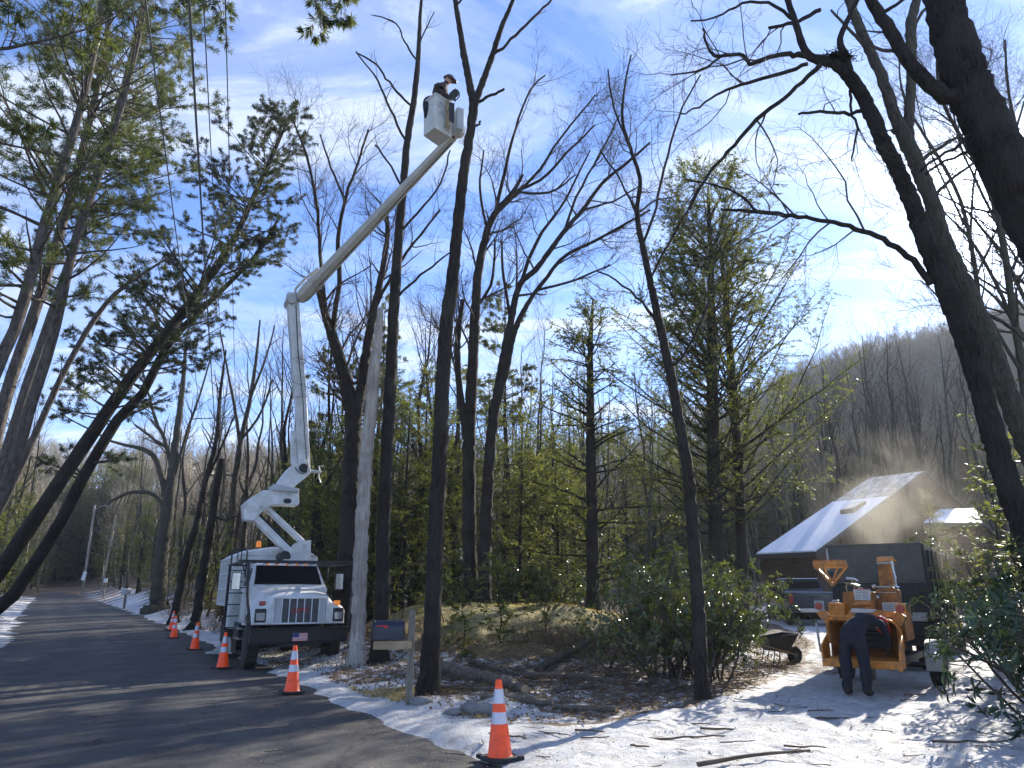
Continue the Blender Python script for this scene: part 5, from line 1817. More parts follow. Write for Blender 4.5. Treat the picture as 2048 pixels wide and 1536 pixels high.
# grille: frame, panels and bars
gx0, gx1, gz0, gz1 = -.62, .60, 1.04, 1.58
mb = MB()
mb.box(gx0 - .035, gx1 + .035, .09, .17, gz0 - .035, gz0); mb.box(gx0 - .035, gx1 + .035, .09, .17, gz1, gz1 + .035)
mb.box(gx0 - .035, gx0, .09, .17, gz0, gz1); mb.box(gx1, gx1 + .035, .09, .17, gz0, gz1)
n_ = 7
for k in range(1, n_):
    x = gx0 + (gx1 - gx0) * k / n_
    mb.box(x - .012, x + .012, .10, .16, gz0, gz1)
gr = mb.build('grille', M['white_paint'], te, bevel=.004)
for k in range(n_):
    x = gx0 + (gx1 - gx0) * (k + .5) / n_; w = (gx1 - gx0) / n_ / 2 - .014
    mb = MB(); mb.box(x - w, x + w, .135, .155, gz0, gz1)
    if 0 < k < 6:
        for j in range(14):
            z = gz0 + .02 + j * .039
            mb.box(x - w, x + w, .12, .135, z, z + .012)
    mb.build('grille_panel', M['grey_paint'] if k in (0, 6) else M['grille_dark'], gr)


def text(s, size, m, parent, loc, rot, name='lettering', ext=.003, sx=1.0, space=1.0):
    cu = bpy.data.curves.new(name, 'FONT')
    cu.body = s; cu.size = size; cu.extrude = ext; cu.align_x = 'CENTER'; cu.align_y = 'CENTER'
    cu.space_character = space
    cu.resolution_u = 2
    cu.materials.append(m)
    tmp = bpy.data.objects.new(name, cu)
    COL.objects.link(tmp)
    me = bpy.data.meshes.new_from_object(tmp.evaluated_get(bpy.context.evaluated_depsgraph_get()))
    bpy.data.objects.remove(tmp)
    o = bpy.data.objects.new(name, me)
    COL.objects.link(o)
    o.parent = parent; o.location = loc; o.rotation_euler = rot; o.scale = (sx, 1, 1)
    return o


text('GMC', .17, M['print_red'], te, (0, .105, 1.31), (R(90), 0, 0), 'emblem', .006, 1.15)
for s in (-1, 1):
    mb = MB(); mb.box(s * .91 - .13, s * .91 + .13, .14, .2, 1.05, 1.36); h = mb.build('headlight', M['black_plastic'], te, bevel=.02)
    mb = MB(); mb.box(s * .91 - .1, s * .91 + .1, .125, .15, 1.09, 1.27); mb.build('lens', mat('lamp_glass', (.35, .37, .38), .12, .4) if s < 0 else bpy.data.materials['lamp_glass'], h, bevel=.02)
    mb = MB(); mb.box(s * .88 - .065, s * .88 + .065, .17, .3, 1.43, 1.53); mb.build('turn_signal', M['red_lens'] if s < 0 else M['amber'], te, bevel=.015)
# bumper
mb = MB()
mb.hexa([(-1.13, .0, .6), (1.13, .0, .6), (1.13, .16, .6), (-1.13, .16, .6)], [(-1.13, -.02, .9), (1.13, -.02, .9), (1.13, .16, .9), (-1.13, .16, .9)])
mb.box(-1.15, 1.15, -.06, .18, .9, .925)
mb.box(-.5, .5, .05, .3, .5, .6)
mb.box(-1.13, 1.13, -.05, .02, .58, .6)
bu = mb.build('bumper', M['black_steel'], te, bevel=.012)
# flag plate: stripes and canton
mb = MB(); mb.box(-.17, .17, -.035, -.022, .63, .81); fp = mb.build('flag_plate', mat('plate_white', (.75, .72, .7), .5), bu)
for k in range(7):
    mb = MB(); z = .63 + k * .18 / 6.5; mb.box(-.17, .17, -.038, -.0355, z, z + .0138); mb.build('stripe', mat('flag_red', (.45, .03, .03), .5) if k == 0 else bpy.data.materials['flag_red'], fp)
mb = MB(); mb.box(-.17, -.03, -.041, -.0385, .715, .81); mb.build('canton', mat('flag_blue', (.03, .04, .15), .5), fp)
# wheels
for s in (-1, 1):
    wheel(te, (s * .96, 1.0, .50), .50, .28, side=s)
    wheel(te, (s * .98, 5.6, .50), .50, .25, side=s)
    wheel(te, (s * .70, 5.6, .50), .50, .25, side=s)
# cab: shell as a loft with glass let in
secs = []
for y, zb, zt, w, wt in [(1.75, .95, 1.84, .97, .93), (1.95, .92, 1.90, .98, .93), (2.42, .9, 2.42, .99, .84), (2.6, .9, 2.47, .99, .84), (3.35, .9, 2.47, .99, .84), (3.42, .92, 2.40, .98, .83)]:
    zm = min(1.88, zt)
    half = [(w, zb), (w, zm - .02), (wt if zt > 1.9 else w - .02, zt - .04), ((wt if zt > 1.9 else w) - .06, zt)]
    pts = [(x, y, z) for x, z in half] + [(-x, y, z) for x, z in half[::-1]]
    secs.append(pts)
mb = MB(); mb.loft(secs)
cab = mb.build('cab', M['white_paint'], te, bevel=.02, smooth=45)
# windshield just proud of the raked front
mb = MB()
q = lambda x, t, d=.02: (x * (1 - .0 * t), 1.95 + (2.42 - 1.95) * t - d * .74, 1.90 + (2.42 - 1.90) * t + d * .67)
mb.hexa([q(-.86, .03, .012), q(.86, .03, .012), q(.79, .95, .012), q(-.79, .95, .012)], [q(-.86, .03, .024), q(.86, .03, .024), q(.79, .95, .024), q(-.79, .95, .024)])
ws = mb.build('windshield', M['glass_dark'], cab)
mb = MB()
for x0, x1 in ((-.48, -.28), (.25, .35), (.42, .47)):
    mb.hexa([q(x0, .2, .026), q(x0 + .16, .2, .026), q(x1 + .16, .75, .026), q(x1 + .02, .75, .026)], [q(x0, .2, .030), q(x0 + .16, .2, .030), q(x1 + .16, .75, .030), q(x1 + .02, .75, .030)])
mb = MB()
for k in range(5): mb.lathe([(.03, 0), (.035, -.03), (.01, -.05)], 8, (-.5 + k * .25, 2.44, 2.44), 'Y')
mb.build('marker_light', M['amber'], cab)
mb = MB(); mb.tube([q(-.6, .02, .03), q(-.1, .1, .035)], .008, 5); mb.tube([q(.2, .02, .03), q(.7, .1, .035)], .008, 5); mb.build('wiper', M['black_plastic'], cab)
for s in (-1, 1):
    mb = MB(); xx = s * .94
    mb.hexa([(s * .985, 2.15, 1.88), (s * .985, 3.1, 1.88), (s * .86, 3.05, 2.34), (s * .865, 2.5, 2.34)], [(s * .995, 2.15, 1.88), (s * .995, 3.1, 1.88), (s * .872, 3.05, 2.34), (s * .877, 2.5, 2.34)])
    mb.build('side_window', M['glass_dark'], cab)
    mb = MB()
    for ya_, yb_, za_, zb_ in ((2.09, 2.1, 1.0, 1.87), (3.15, 3.16, 1.0, 1.87), (2.1, 3.15, .99, 1.0)): mb.box(s * .998 - .003, s * .998 + .003, ya_, yb_, za_, zb_)
    mb.build('door_seam', M['black_plastic'], cab)
    mb = MB(); mb.box(s * .992 - .004, s * .992 + .004, 2.1, 3.15, 1.0, 1.86); d = mb.build('door', M['white_paint'], cab)
    mb = MB(); mb.box(s * 1.01 - .012, s * 1.01 + .012, 2.95, 3.1, 1.68, 1.72); mb.build('handle', M['black_plastic'], d)
    mb = MB(); mb.box(s * 1.32 - .11, s * 1.32 + .11, 1.9, 1.98, 1.78, 2.22); mb.tube([(s * .98, 2.15, 1.85), (s * 1.3, 1.95, 1.82)], .015); mb.tube([(s * .98, 2.2, 2.2), (s * 1.3, 1.95, 2.18)], .015)
    mi = mb.build('mirror', M['black_plastic'], te, bevel=.015)
    mb = MB(); mb.box(s * 1.32 - .095, s * 1.32 + .095, 1.885, 1.898, 1.8, 2.2); mb.build('mirror_glass', M['chrome'], mi)
mb = MB(); mb.box(-1.1, -.98, 2.2, 3.2, .55, .6); mb.box(-1.1, -.98, 2.2, 3.2, .8, .84); mb.box(.98, 1.1, 2.2, 3.2, .55, .6); mb.build('cab_step', M['chrome'], te, bevel=.005)
# limb guard over hood and cab
mb = MB()
mb.box(-1.38, 1.42, .25, .33, 2.40, 2.47)
mb.box(-1.38, -1.31, .33, 3.5, 2.41, 2.46); mb.box(1.35, 1.42, .33, 3.5, 2.41, 2.46)
mb.box(-1.31, 1.35, 3.4, 3.5, 2.41, 2.46); mb.box(-1.31, 1.35, 1.8, 1.88, 2.48, 2.53)
for s in (-1, 1):
    mb.tube([(s * 1.13, .05, .9), (s * 1.24, .2, 1.7), (s * 1.27, .28, 2.42)], .035, 8)
    mb.tube([(s * 1.25, .2, 1.95), (s * 1.42, .3, 2.41)], .018, 6)
    mb.tube([(s * 1.34, 3.4, .9), (s * 1.34, 3.42, 2.41)], .03, 8)
for k in range(9):
    x = -1.2 + k * .3
    mb.tube([(x, .3, 2.45), (x, 3.42, 2.45)], .012, 5)
mb.build('limb_guard', M['black_steel'], te, bevel=.006)
# ladder at the left rear of the cab
mb = MB()
lad = [[(498, 1262), (484, 1150), (481, 1110), (487, 1100)], [(508, 1210), (506, 1140), (504, 1112), (499, 1101)]]
mb.tube([(-1.30, 3.55, .75), (-1.30, 3.55, 2.8), (-1.25, 3.55, 2.88), (-.95, 3.55, 2.88), (-.90, 3.55, 2.8), (-.90, 3.55, .95)], .022, 8)
mb.tube([(-1.15, 3.55, 2.88), (-1.15, 3.55, 2.45)], .015, 6); mb.tube([(-1.05, 3.55, 2.88), (-1.05, 3.55, 2.45)], .015, 6)
for z in (.8, 1.1, 1.4, 1.7, 2.0, 2.3): mb.tube([(-1.30, 3.55, z), (-.90, 3.55, z)], .014, 6)
mb.build('ladder', M['black_steel'], te)
# chip box with ribs and bays
mb = MB()
mb.prism([(-1.15, 3.95, .75), (-1.15, 4.75, .75), (-1.15, 5.0, 1.32), (-1.15, 7.5, 1.36), (-1.15, 7.5, 2.72), (-1.15, 3.95, 2.72)], (2.3, 0, 0))
mb.prism([(-1.15, 3.95, 2.72), (1.15, 3.95, 2.72), (1.0, 3.95, 2.8), (.2, 3.95, 2.92), (-.2, 3.95, 2.93), (-.95, 3.95, 2.82)], (0, 3.55, 0))
bx = mb.build('chip_box', M['white_paint'], te, bevel=.025)
mb = MB()
for z in (1.36, 1.80, 2.25, 2.68): mb.box(-1.185, -1.152, 4.3, 7.5, z - .035, z + .035)
for y in (3.98, 4.25, 7.45): mb.box(-1.183, -1.152, y, y + .1, 1.33, 2.72)
mb.box(-1.18, -1.152, 3.98, 4.3, .76, 1.33)
mb.build('rib', M['white_paint'], bx, bevel=.008)
for z0, z1 in ((1.40, 1.76), (1.84, 2.21), (2.29, 2.64)):
    mb = MB(); mb.box(-1.160, -1.151, 4.36, 7.44, z0, z1); mb.build('side_panel', M['grey_paint'], bx)
text('HALL', .2, mat('faded_print', (.66, .67, .67), .5), bx, (-1.163, 5.6, 1.58), (R(90), 0, R(-90)), 'lettering', .001) if False else None
# snow lying on the box roof
mb = MB(); mb.prism([(-1.12, 3.97, 2.735), (1.12, 3.97, 2.735), (.98, 3.97, 2.83), (.25, 3.97, 2.97), (-.2, 3.97, 2.98), (-.92, 3.97, 2.86)], (0, 3.5, 0))
snowm = mat('lying_snow', (.80, .82, .86), .7, var=.05, bump=.02, bscale=8, spec=.2)
mb.build('roof_snow', snowm, bx, bevel=.04)
mb = MB(); mb.lathe([(.07, 2.97), (.075, 3.0), (.07, 3.1), (.05, 3.14), (.01, 3.15)], 14, (-.55, 4.05, 0)); mb.build('beacon', M['amber'], te)
# mudflap, fuel tank
mb = MB(); mb.box(-1.1, -.55, 6.25, 6.29, .3, 1.0); mb.box(.55, 1.1, 6.25, 6.29, .3, 1.0); mb.build('mud_flap', M['rubber'], te)
# pedestal and boom, in planes across the truck
YP = 3.62


def plate(name, pts, m, yl=YP, th=.5, bevel=.012, parent=None):
    mb = MB(); T.plate(mb, pts, yl - th / 2, th)
    return mb.build(name, M[m], parent or te, bevel=bevel)


def bm(name, a, b, w0, w1, m, yl=YP, th=.3, th1=None, parent=None, yl1=None, off=(0, 0)):
    pa, pb = T.pl(a[0], a[1], yl), T.pl(b[0], b[1], yl if yl1 is None else yl1)
    k0 = mpp(a[0], a[1], T.W(pa).y); k1 = mpp(b[0], b[1], T.W(pb).y)
    mb = MB(); mb.beam(pa, pb, th, w0 * k0, th1 or th, w1 * k1, up=(pb - pa).cross(Vector((0, 1, 0))))
    return mb.build(name, M[m], parent or te, bevel=.02)


ped = plate('pedestal', [(560, 1117), (566, 1106), (600, 1083), (622, 1080), (621, 1132), (580, 1126), (566, 1124)], 'white_paint', th=.62)
mb = MB(); c = T.pl(569, 1113, YP - .24); mb.cyl(c - Vector((0, .12, 0)), c + Vector((0, .5, 0)), .15, n=18); mb.build('hydraulic_drum', M['black_steel'], te)
mb = MB(); c = T.pl(594, 1120, YP); mb.box(c.x - .45, c.x + .45, YP - .45, YP + .3, 1.0, c.z); mb.build('pedestal_base', M['grey_paint'], te, bevel=.02)
lk = bm('lower_link', (503, 1030), (580, 1106), 13, 13, 'white_paint', th=.42)
bm('upper_link', (530, 1014), (608, 1088), 9, 9, 'white_paint', th=.36)
mb = MB(); mb.tube([T.pl(517, 1032, YP), T.pl(553, 1066, YP)], .085, 10); mb.tube([T.pl(553, 1066, YP), T.pl(592, 1104, YP)], .05, 10)
mb.build('lift_cylinder', M['black_steel'], te)
kn = plate('knuckle', [(486, 1008), (500, 996), (527, 980), (597, 982), (599, 1006), (596, 1011), (560, 1009), (542, 1010), (522, 1026), (507, 1041), (489, 1039)], 'white_paint', th=.56)
mb = MB(); T.plate(mb, [(567, 1000), (571, 997), (579, 997), (583, 1000), (583, 1004), (579, 1007), (571, 1007), (567, 1004)], YP - .292, .01); mb.build('slot', M['black_plastic'], kn)
for px, py, r in ((524, 1014, .055), (610, 1092, .05), (592, 1110, .09), (578, 988, .03)):
    mb = MB(); c = T.pl(px, py, YP - .34); mb.cyl(c, c + Vector((0, .06, 0)), r, n=16); mb.build('pivot_pin', M['grey_paint'], te)
plate('turntable', [(545, 969), (552, 968), (598, 977), (599, 984), (546, 980)], 'grey_paint', th=.8, bevel=.006)
tr_ = plate('turret', [(551, 973), (560, 960), (578, 936), (586, 929), (597, 926), (612, 925), (620, 929), (622, 945), (612, 955), (597, 967), (584, 978)], 'white_paint', th=.62)
mb = MB(); c = T.pl(607, 936, YP - .33); mb.lathe([(.12, -.01), (.13, .0), (.13, .02), (.06, .03), (.01, .03)], 18, tuple(c), 'Y'); mb.build('swing_motor', M['black_steel'], te)
mb = MB(); mb.tube([T.pl(590, 934, YP - .36), T.pl(596, 943, YP - .37), T.pl(604, 948, YP - .38), T.pl(613, 944, YP - .37), T.pl(616, 930, YP - .36), T.pl(615, 915, YP - .25)], .013, 6); mb.build('hose', M['black_plastic'], te)
bm('jib_stub', (618, 941), (642, 945), 6, 6, 'grey_paint', th=.12)
mb = MB(); mb.tube([T.pl(646, 932, YP), T.pl(638, 932, YP), T.pl(640, 944, YP), T.pl(637, 952, YP), T.pl(641, 965, YP)], .02, 6); mb.build('hook', M['fibreglass'], te)
# vertical telescoping boom
bm('mast', (607, 930), (600, 786), 23, 22, 'white_paint', th=.30, th1=.28)
bm('mast_sleeve', (600, 796), (584, 588), 23, 21, 'white_paint', th=.36, th1=.34, yl=YP - .01)
bm('mast_rail', (590, 790), (577, 606), 5, 5, 'grey_paint', th=.30, yl=YP)
bm('mast_cylinder', (588, 930), (587, 862), 12, 12, 'white_paint', th=.15, yl=YP + .05)
mb = MB(); mb.tube([T.pl(588, 864, YP + .05), T.pl(591, 820, YP + .05)], .035, 10); mb.build('cylinder_rod', M['chrome'], te)
# elbow
mb = MB(); c = T.pl(584, 597, YP - .3); mb.cyl(c, c + Vector((0, .62, 0)), .15, n=20); mb.build('elbow_hub', M['grey_paint'], te, bevel=.01)
# bucket corners: rays onto the plane of its floor
best = None
for zb in np.linspace(8, 12, 81):
    cs = []
    for px, py in [(869, 255), (903, 275), (877, 293), (847, 272)]:
        a, b_, c_ = ray(px, py)
        y = (zb - EYE) / b_
        cs.append(Vector((a * y, y, zb)))
    s_ = sum((cs[i] - cs[(i + 1) % 4]).length for i in range(4)) / 4
    if best is None or abs(s_ - .66) < best[0]:
        best = (abs(s_ - .66), zb, cs)
_, ZB, CS = best
BK = sum(CS, Vector()) / 4
tip = P(912, 268, BK.y + .45)
Lp = lambda v: T.L(v)
# upper boom: tapered hexagonal tube from elbow to tip
ea = T.W(T.pl(604, 594, YP - .25))
pts = [ea, Vector(tip)]
eb = Vector(tip)
mb = MB()
ra, rb_ = 13.6 * mpp(604, 594, ea.y), 9.6 * mpp(905, 275, eb.y)
d_ = (eb - ea)
mb.tube([Lp(ea - d_ * .012), Lp(ea + d_ * .02), Lp(ea + d_ * .13), Lp(ea + d_ * .14), Lp(ea + d_ * .6), Lp(ea + d_ * .985), Lp(eb)], [ra * .8, ra * 1.08, ra * 1.08, ra * .96, (ra + rb_) / 2 * .98, rb_, rb_ * .7], 8)
mb.build('upper_boom', M['boom_beige'], te, bevel=.01, smooth=30)
mb = MB()
u0, u1 = T.W(T.pl(591, 578, YP - .25)), P(637, 537, ea.y - .4)
mb.tube([T.pl(590, 596, YP - .2), Lp(u0), Lp(P(612, 556, ea.y - .2)), Lp(u1), Lp(P(641, 548, ea.y - .5))], .045, 8)
mb.tube([Lp(P(600, 590, ea.y - .3)), Lp(P(618, 572, ea.y - .3)), Lp(P(634, 554, ea.y - .4))], .03, 6)
mb.build('elbow_link', M['fibreglass'], te)
dd_ = (eb - ea).normalized(); sd2 = Vector((0, -1, 0)); dn_ = dd_.cross(sd2).normalized()
if dn_.z > 0: dn_ = -dn_
mb = MB(); mb.tube([Lp(ea + (eb - ea) * t + dn_ * (ra + (rb_ - ra) * t) * 1.02 + sd2 * .06 + Vector((0, 0, -.015 * math.sin(t * 22)))) for t in np.linspace(.12, .97, 30)], .012, 5); mb.build('boom_hose', M['black_plastic'], te)
for t_ in (.30, .34, .38, .42, .46, .8, .83):
    rr0 = (ra + (rb_ - ra) * t_)
    c_ = ea + (eb - ea) * t_ + sd2 * rr0 * .99
    mb = MB(); mb.beam(Lp(c_ - dd_ * .07), Lp(c_ + dd_ * .07), .012, .10, up=tuple(T.i.to_3x3() @ dn_)); mb.build('decal', M['grey_paint'], te)
mb = MB(); mb.tube([T.pl(613, 918, YP - .2), T.pl(609, 860, YP - .2), T.pl(606, 800, YP - .24), T.pl(596, 700, YP - .22), T.pl(592, 610, YP - .2)], .014, 5); mb.build('mast_hose', M['black_plastic'], te)
mb = MB()
for q_ in ((613, 575), (625, 565)): mb.beam(Lp(P(q_[0], q_[1], ea.y - .5)), Lp(P(q_[0] + 5, q_[1] - 3, ea.y - .5)), .05, .12)
mb.build('hose_clamp', M['black_plastic'], te)
# bucket (open box with rim, wall thickness)
mb = MB()
H_ = .9
up = Vector((0, 0, 1))
cen = BK.copy()
outb = [cen + (c - cen) * 1.0 for c in CS]
outt = [cen + (c - cen) * 1.06 + up * H_ for c in CS]
inb = [cen + (c - cen) * .92 + up * .05 for c in CS]
int_ = [cen + (c - cen) * .98 + up * H_ for c in CS]
V_ = [Lp(v) for v in outb + outt + int_ + inb]
mb.add(V_, [(3, 2, 1, 0)] + [(i, (i + 1) % 4, 4 + (i + 1) % 4, 4 + i) for i in range(4)] + [(4 + i, 4 + (i + 1) % 4, 8 + (i + 1) % 4, 8 + i) for i in range(4)] +
       [(8 + i, 8 + (i + 1) % 4, 12 + (i + 1) % 4, 12 + i) for i in range(4)] + [(12, 13, 14, 15)])
bk = mb.build('bucket', M['fibreglass'], te, bevel=.03)
mb = MB()
for i in range(4):
    a, b_ = outt[i], outt[(i + 1) % 4]
    mb.beam(Lp(a), Lp(b_), .05, .05)
mb.build('rim', M['fibreglass'], bk, bevel=.015)
# faded print on the right-hand face
fa, fb = outb[0], outb[1]
fx = (fb - fa).normalized(); fn = fx.cross(up).normalized()
if fn.dot(Vector((0, 0, EYE)) - fa) < 0: fn = -fn
mid = (fa + fb) / 2 - fx * .10 + up * .56 + fn * .035
o = text('3', .3, mat('faded_blue', (.36, .42, .55), .6), bk, (0, 0, 0), (0, 0, 0), 'faded_print', .002) if False else None
mb = MB()
rr = random.Random(4)
for k in range(9):
    u = rr.uniform(-.14, .10); w_ = rr.uniform(-.16, .2); l_ = rr.uniform(.05, .12)
    p_ = mid + fx * u + up * w_
    dd = (fx * rr.uniform(.3, 1) + up * rr.uniform(-.8, .8)).normalized()
    mb.beam(Lp(p_), Lp(p_ + dd * l_), .004, .02, up=tuple(T.i.to_3x3() @ fn))
mb.build('faded_mark', mat('faded_blue', (.33, .40, .55), .6), bk)
# coil of rope and straps on the same face
mb = MB()
for k in range(7):
    c_ = mid + fx * (.19 + rr.uniform(-.04, .04)) + fn * .02
    pl_ = [c_ + fx * .05 * math.sin(t * 1.3 + k) + up * (.38 - t * .13 - .02 * k) for t in range(7)]
    mb.tube([Lp(v) for v in pl_], .011, 5)
mb.build('rope', M['rope'], te)
# tool box and boom tip right of the bucket
tb = P(914, 246, BK.y + .12)
mb = MB(); tl = Lp(tb)
a_ = R(20)
mb.box(tl.x - .09, tl.x + .09, tl.y - .22, tl.y + .12, tl.z - .30, tl.z + .28); mb.build('control_box', M['grey_paint'], te, bevel=.02)
mb = MB(); tq = Lp(P(917, 262, BK.y + .45)); mb.lathe([(.02, -.16), (.13, -.14), (.16, -.05), (.16, .07), (.12, .14), (.02, .16)], 18, tuple(tq), 'Y'); mb.build('boom_tip', M['fibreglass'], te)
mb = MB(); mb.beam(Lp(P(905, 277, BK.y + .5)), Lp(P(921, 258, BK.y + .5)), .2, .10); mb.build('tip_bracket', M['black_steel'], te)
# jacket over the rim, left
def cloth(name, label, pts, m, th=.03, cat='jacket', seed=1):
    r = random.Random(seed)
    rows = []
    for k, (a, b_) in enumerate(pts):
        rows.append([a + (b_ - a) * t + Vector((r.uniform(-.015, .015), r.uniform(-.02, .02), 0)) for t in (0, .25, .5, .75, 1)])
    me = bpy.data.meshes.new(name)
    v = [p for rw_ in rows for p in rw_]
    f = [(i * 5 + j, i * 5 + j + 1, (i + 1) * 5 + j + 1, (i + 1) * 5 + j) for i in range(len(rows) - 1) for j in range(4)]
    me.from_pydata(v, [], f); me.shade_smooth()
    o = link(name, me, M[m])
    s = o.modifiers.new('solid', 'SOLIDIFY'); s.thickness = th
    ss = o.modifiers.new('sub', 'SUBSURF'); ss.levels = ss.render_levels = 2
    return tag(o, label, cat)


def PV(px, py, Y): return Vector(P(px, py, Y))


by = CS[3].y
cloth('jacket', 'dark jacket hung over the left rim of the aerial bucket',
      [(PV(852, 196, by + .1), PV(868, 190, by - .05)), (PV(846, 203, by - .02), PV(865, 199, by - .12)), (PV(847, 216, by - .04), PV(861, 212, by - .12)), (PV(850, 226, by - .05), PV(858, 224, by - .1)), (PV(850, 238, by - .04), PV(853, 236, by - .07))],
      'cloth_dark', .04)

# ---------------- people


def figure(name, label, J, E, mats, facing=None, root='pelvis', sub=2):
    """J: joint -> (point, radius, material index); one skinned surface"""
    names = list(J)
    idx = {k: i for i, k in enumerate(names)}
    org = Vector(J[root][0])
    me = bpy.data.meshes.new(name)
    me.from_pydata([Vector(J[k][0]) - org for k in names], [(idx[a], idx[b]) for a, b in E], [])
    o = bpy.data.objects.new(name, me)
    COL.objects.link(o)
    sk = o.modifiers.new('skin', 'SKIN')
    sk.use_smooth_shade = True
    sd = me.skin_vertices[0].data
    for k in names:
        r = J[k][1]
        sd[idx[k]].radius = (r, r) if not hasattr(r, '__len__') else r
        sd[idx[k]].use_root = (k == root)
    ss = o.modifiers.new('sub', 'SUBSURF')
    ss.levels = ss.render_levels = sub
    dg = bpy.context.evaluated_depsgraph_get()
    m2 = bpy.data.meshes.new_from_object(o.evaluated_get(dg))
    bpy.data.objects.remove(o)
    n_v = len(m2.vertices)
    co = np.empty(n_v * 3); m2.vertices.foreach_get('co', co); co = co.reshape(-1, 3)
    no = np.empty(n_v * 3); m2.vertices.foreach_get('normal', no); no = no.reshape(-1, 3)
    d_ = (fbm(co[:, 0] * 9 + co[:, 2] * 4 + 40, co[:, 2] * 13 + co[:, 1] * 6 + 40, 1.0, 3) - .5) * .045
    near_head = np.min(np.linalg.norm(co[:, None] - np.array([list(Vector(J[k][0]) - org) for k in names if k.startswith('head') or 'palm' in k or 'f' in k[1:2]])[None], axis=2), 1) < .13
    co = co + no * np.where(near_head, 0, d_)[:, None]
    m2.vertices.foreach_set('co', co.ravel())
    for m in mats: m2.materials.append(M[m])
    jp = np.array([list(Vector(J[k][0]) - org) for k in names]); jm = [J[k][2] for k in names]
    for p in m2.polygons:
        c = np.array(p.center)
        p.material_index = jm[int(((jp - c) ** 2).sum(1).argmin())]
        p.use_smooth = True
    o = link(name, m2, None, None, tuple(org))
    return tag(o, label, 'person')


def add_hand(J, E, wrist, palm, tipdir, side, pre, mi, r=.009):
    """palm and five short finger chains, curled"""
    palm, wrist = Vector(palm), Vector(wrist)
    f = (palm - wrist).normalized()
    s = Vector(side).normalized()
    dn = Vector(tipdir).normalized()
    J[pre + 'palm'] = (palm, (.038, .022), mi)
    E.append((pre + 'wrist', pre + 'palm'))
    for k, (o, l) in enumerate(((-.028, .065), (-.010, .075), (.010, .07), (.028, .055))):
        a = palm + s * o + f * .035
        b = a + f * l * .5 + dn * l * .25
        c = b + f * l * .2 + dn * l * .5
        J[f'{pre}f{k}a'] = (a, r, mi); J[f'{pre}f{k}b'] = (b, r * .9, mi); J[f'{pre}f{k}c'] = (c, r * .75, mi)
        E += [(pre + 'palm', f'{pre}f{k}a'), (f'{pre}f{k}a', f'{pre}f{k}b'), (f'{pre}f{k}b', f'{pre}f{k}c')]
    a = palm - s * .04 - f * .01
    J[pre + 'ta'] = (a, r * 1.15, mi); J[pre + 'tb'] = (a + f * .03 + dn * .02 - s * .005, r, mi)
    E += [(pre + 'palm', pre + 'ta'), (pre + 'ta', pre + 'tb')]


def head_parts(o, c, fwd, upv, helmet, scale=1.0, brim=True, muffs=False):
    """face features and helmet as children. c: head centre (world)"""
    org = o.location
    f = Vector(fwd).normalized(); u = Vector(upv); u = (u - f * u.dot(f)).normalized(); s = f.cross(u)
    C_ = Vector(c) - org
    q = lambda a, b, d: C_ + s * a * scale + f * b * scale + u * d * scale
    mb = MB()
    # helmet shell: dome with a brim
    rings = []
    n = 18
    for t in (0, .2, .45, .7, .88, 1.0):
        a = t * math.pi / 2
        rings.append([q(.118 * math.cos(a) * math.cos(2 * math.pi * i / n), .02 + .14 * math.cos(a) * math.sin(2 * math.pi * i / n), .035 + .125 * math.sin(a)) for i in range(n)])
    mb.loft(rings)
    br = []
    for r_, z_ in ((1.0, .03), (1.14, .022), (1.14, .034), (1.0, .045)):
        br.append([q(.118 * r_ * math.cos(2 * math.pi * i / n), .02 + .14 * r_ * math.sin(2 * math.pi * i / n) + (.06 if math.sin(2 * math.pi * i / n) > .5 and r_ > 1 else 0), z_) for i in range(n)])
    mb.loft(br, cap=False)
    mb.build('helmet', M[helmet], o, smooth=50)
    mb = MB()
    mb.loft([[q(.012, .10, -.02), q(-.012, .10, -.02), q(-.008, .10, .015), q(.008, .10, .015)], [q(.012, .125, -.03), q(-.012, .125, -.03), q(-.004, .112, .01), q(.004, .112, .01)]])
    mb.build('nose', M['skin'], o)
    for e_ in (-.033, .033):
        mb = MB(); mb.lathe([(.001, -.012), (.011, -.004), (.012, .003), (.001, .012)], 10, tuple(q(e_, .094, .0))); mb.build('eye', M['black_plastic'], o)
    mb = MB(); mb.beam(q(-.026, .098, -.065), q(.026, .098, -.065), .008, .008); mb.build('mouth', M['print_red'], o)
    for e_ in (-1, 1):
        mb = MB(); k = q(e_ * .088, 0, -.01)
        if muffs: mb.cyl(k, q(e_ * .125, 0, -.01), .042 * scale, .034 * scale, 12)
        else: mb.cyl(k, q(e_ * .10, -.01, -.01), .03 * scale, .022 * scale, 10)
        mb.build('ear_muff' if muffs else 'ear', M['black_plastic'] if muffs else M['skin'], o)


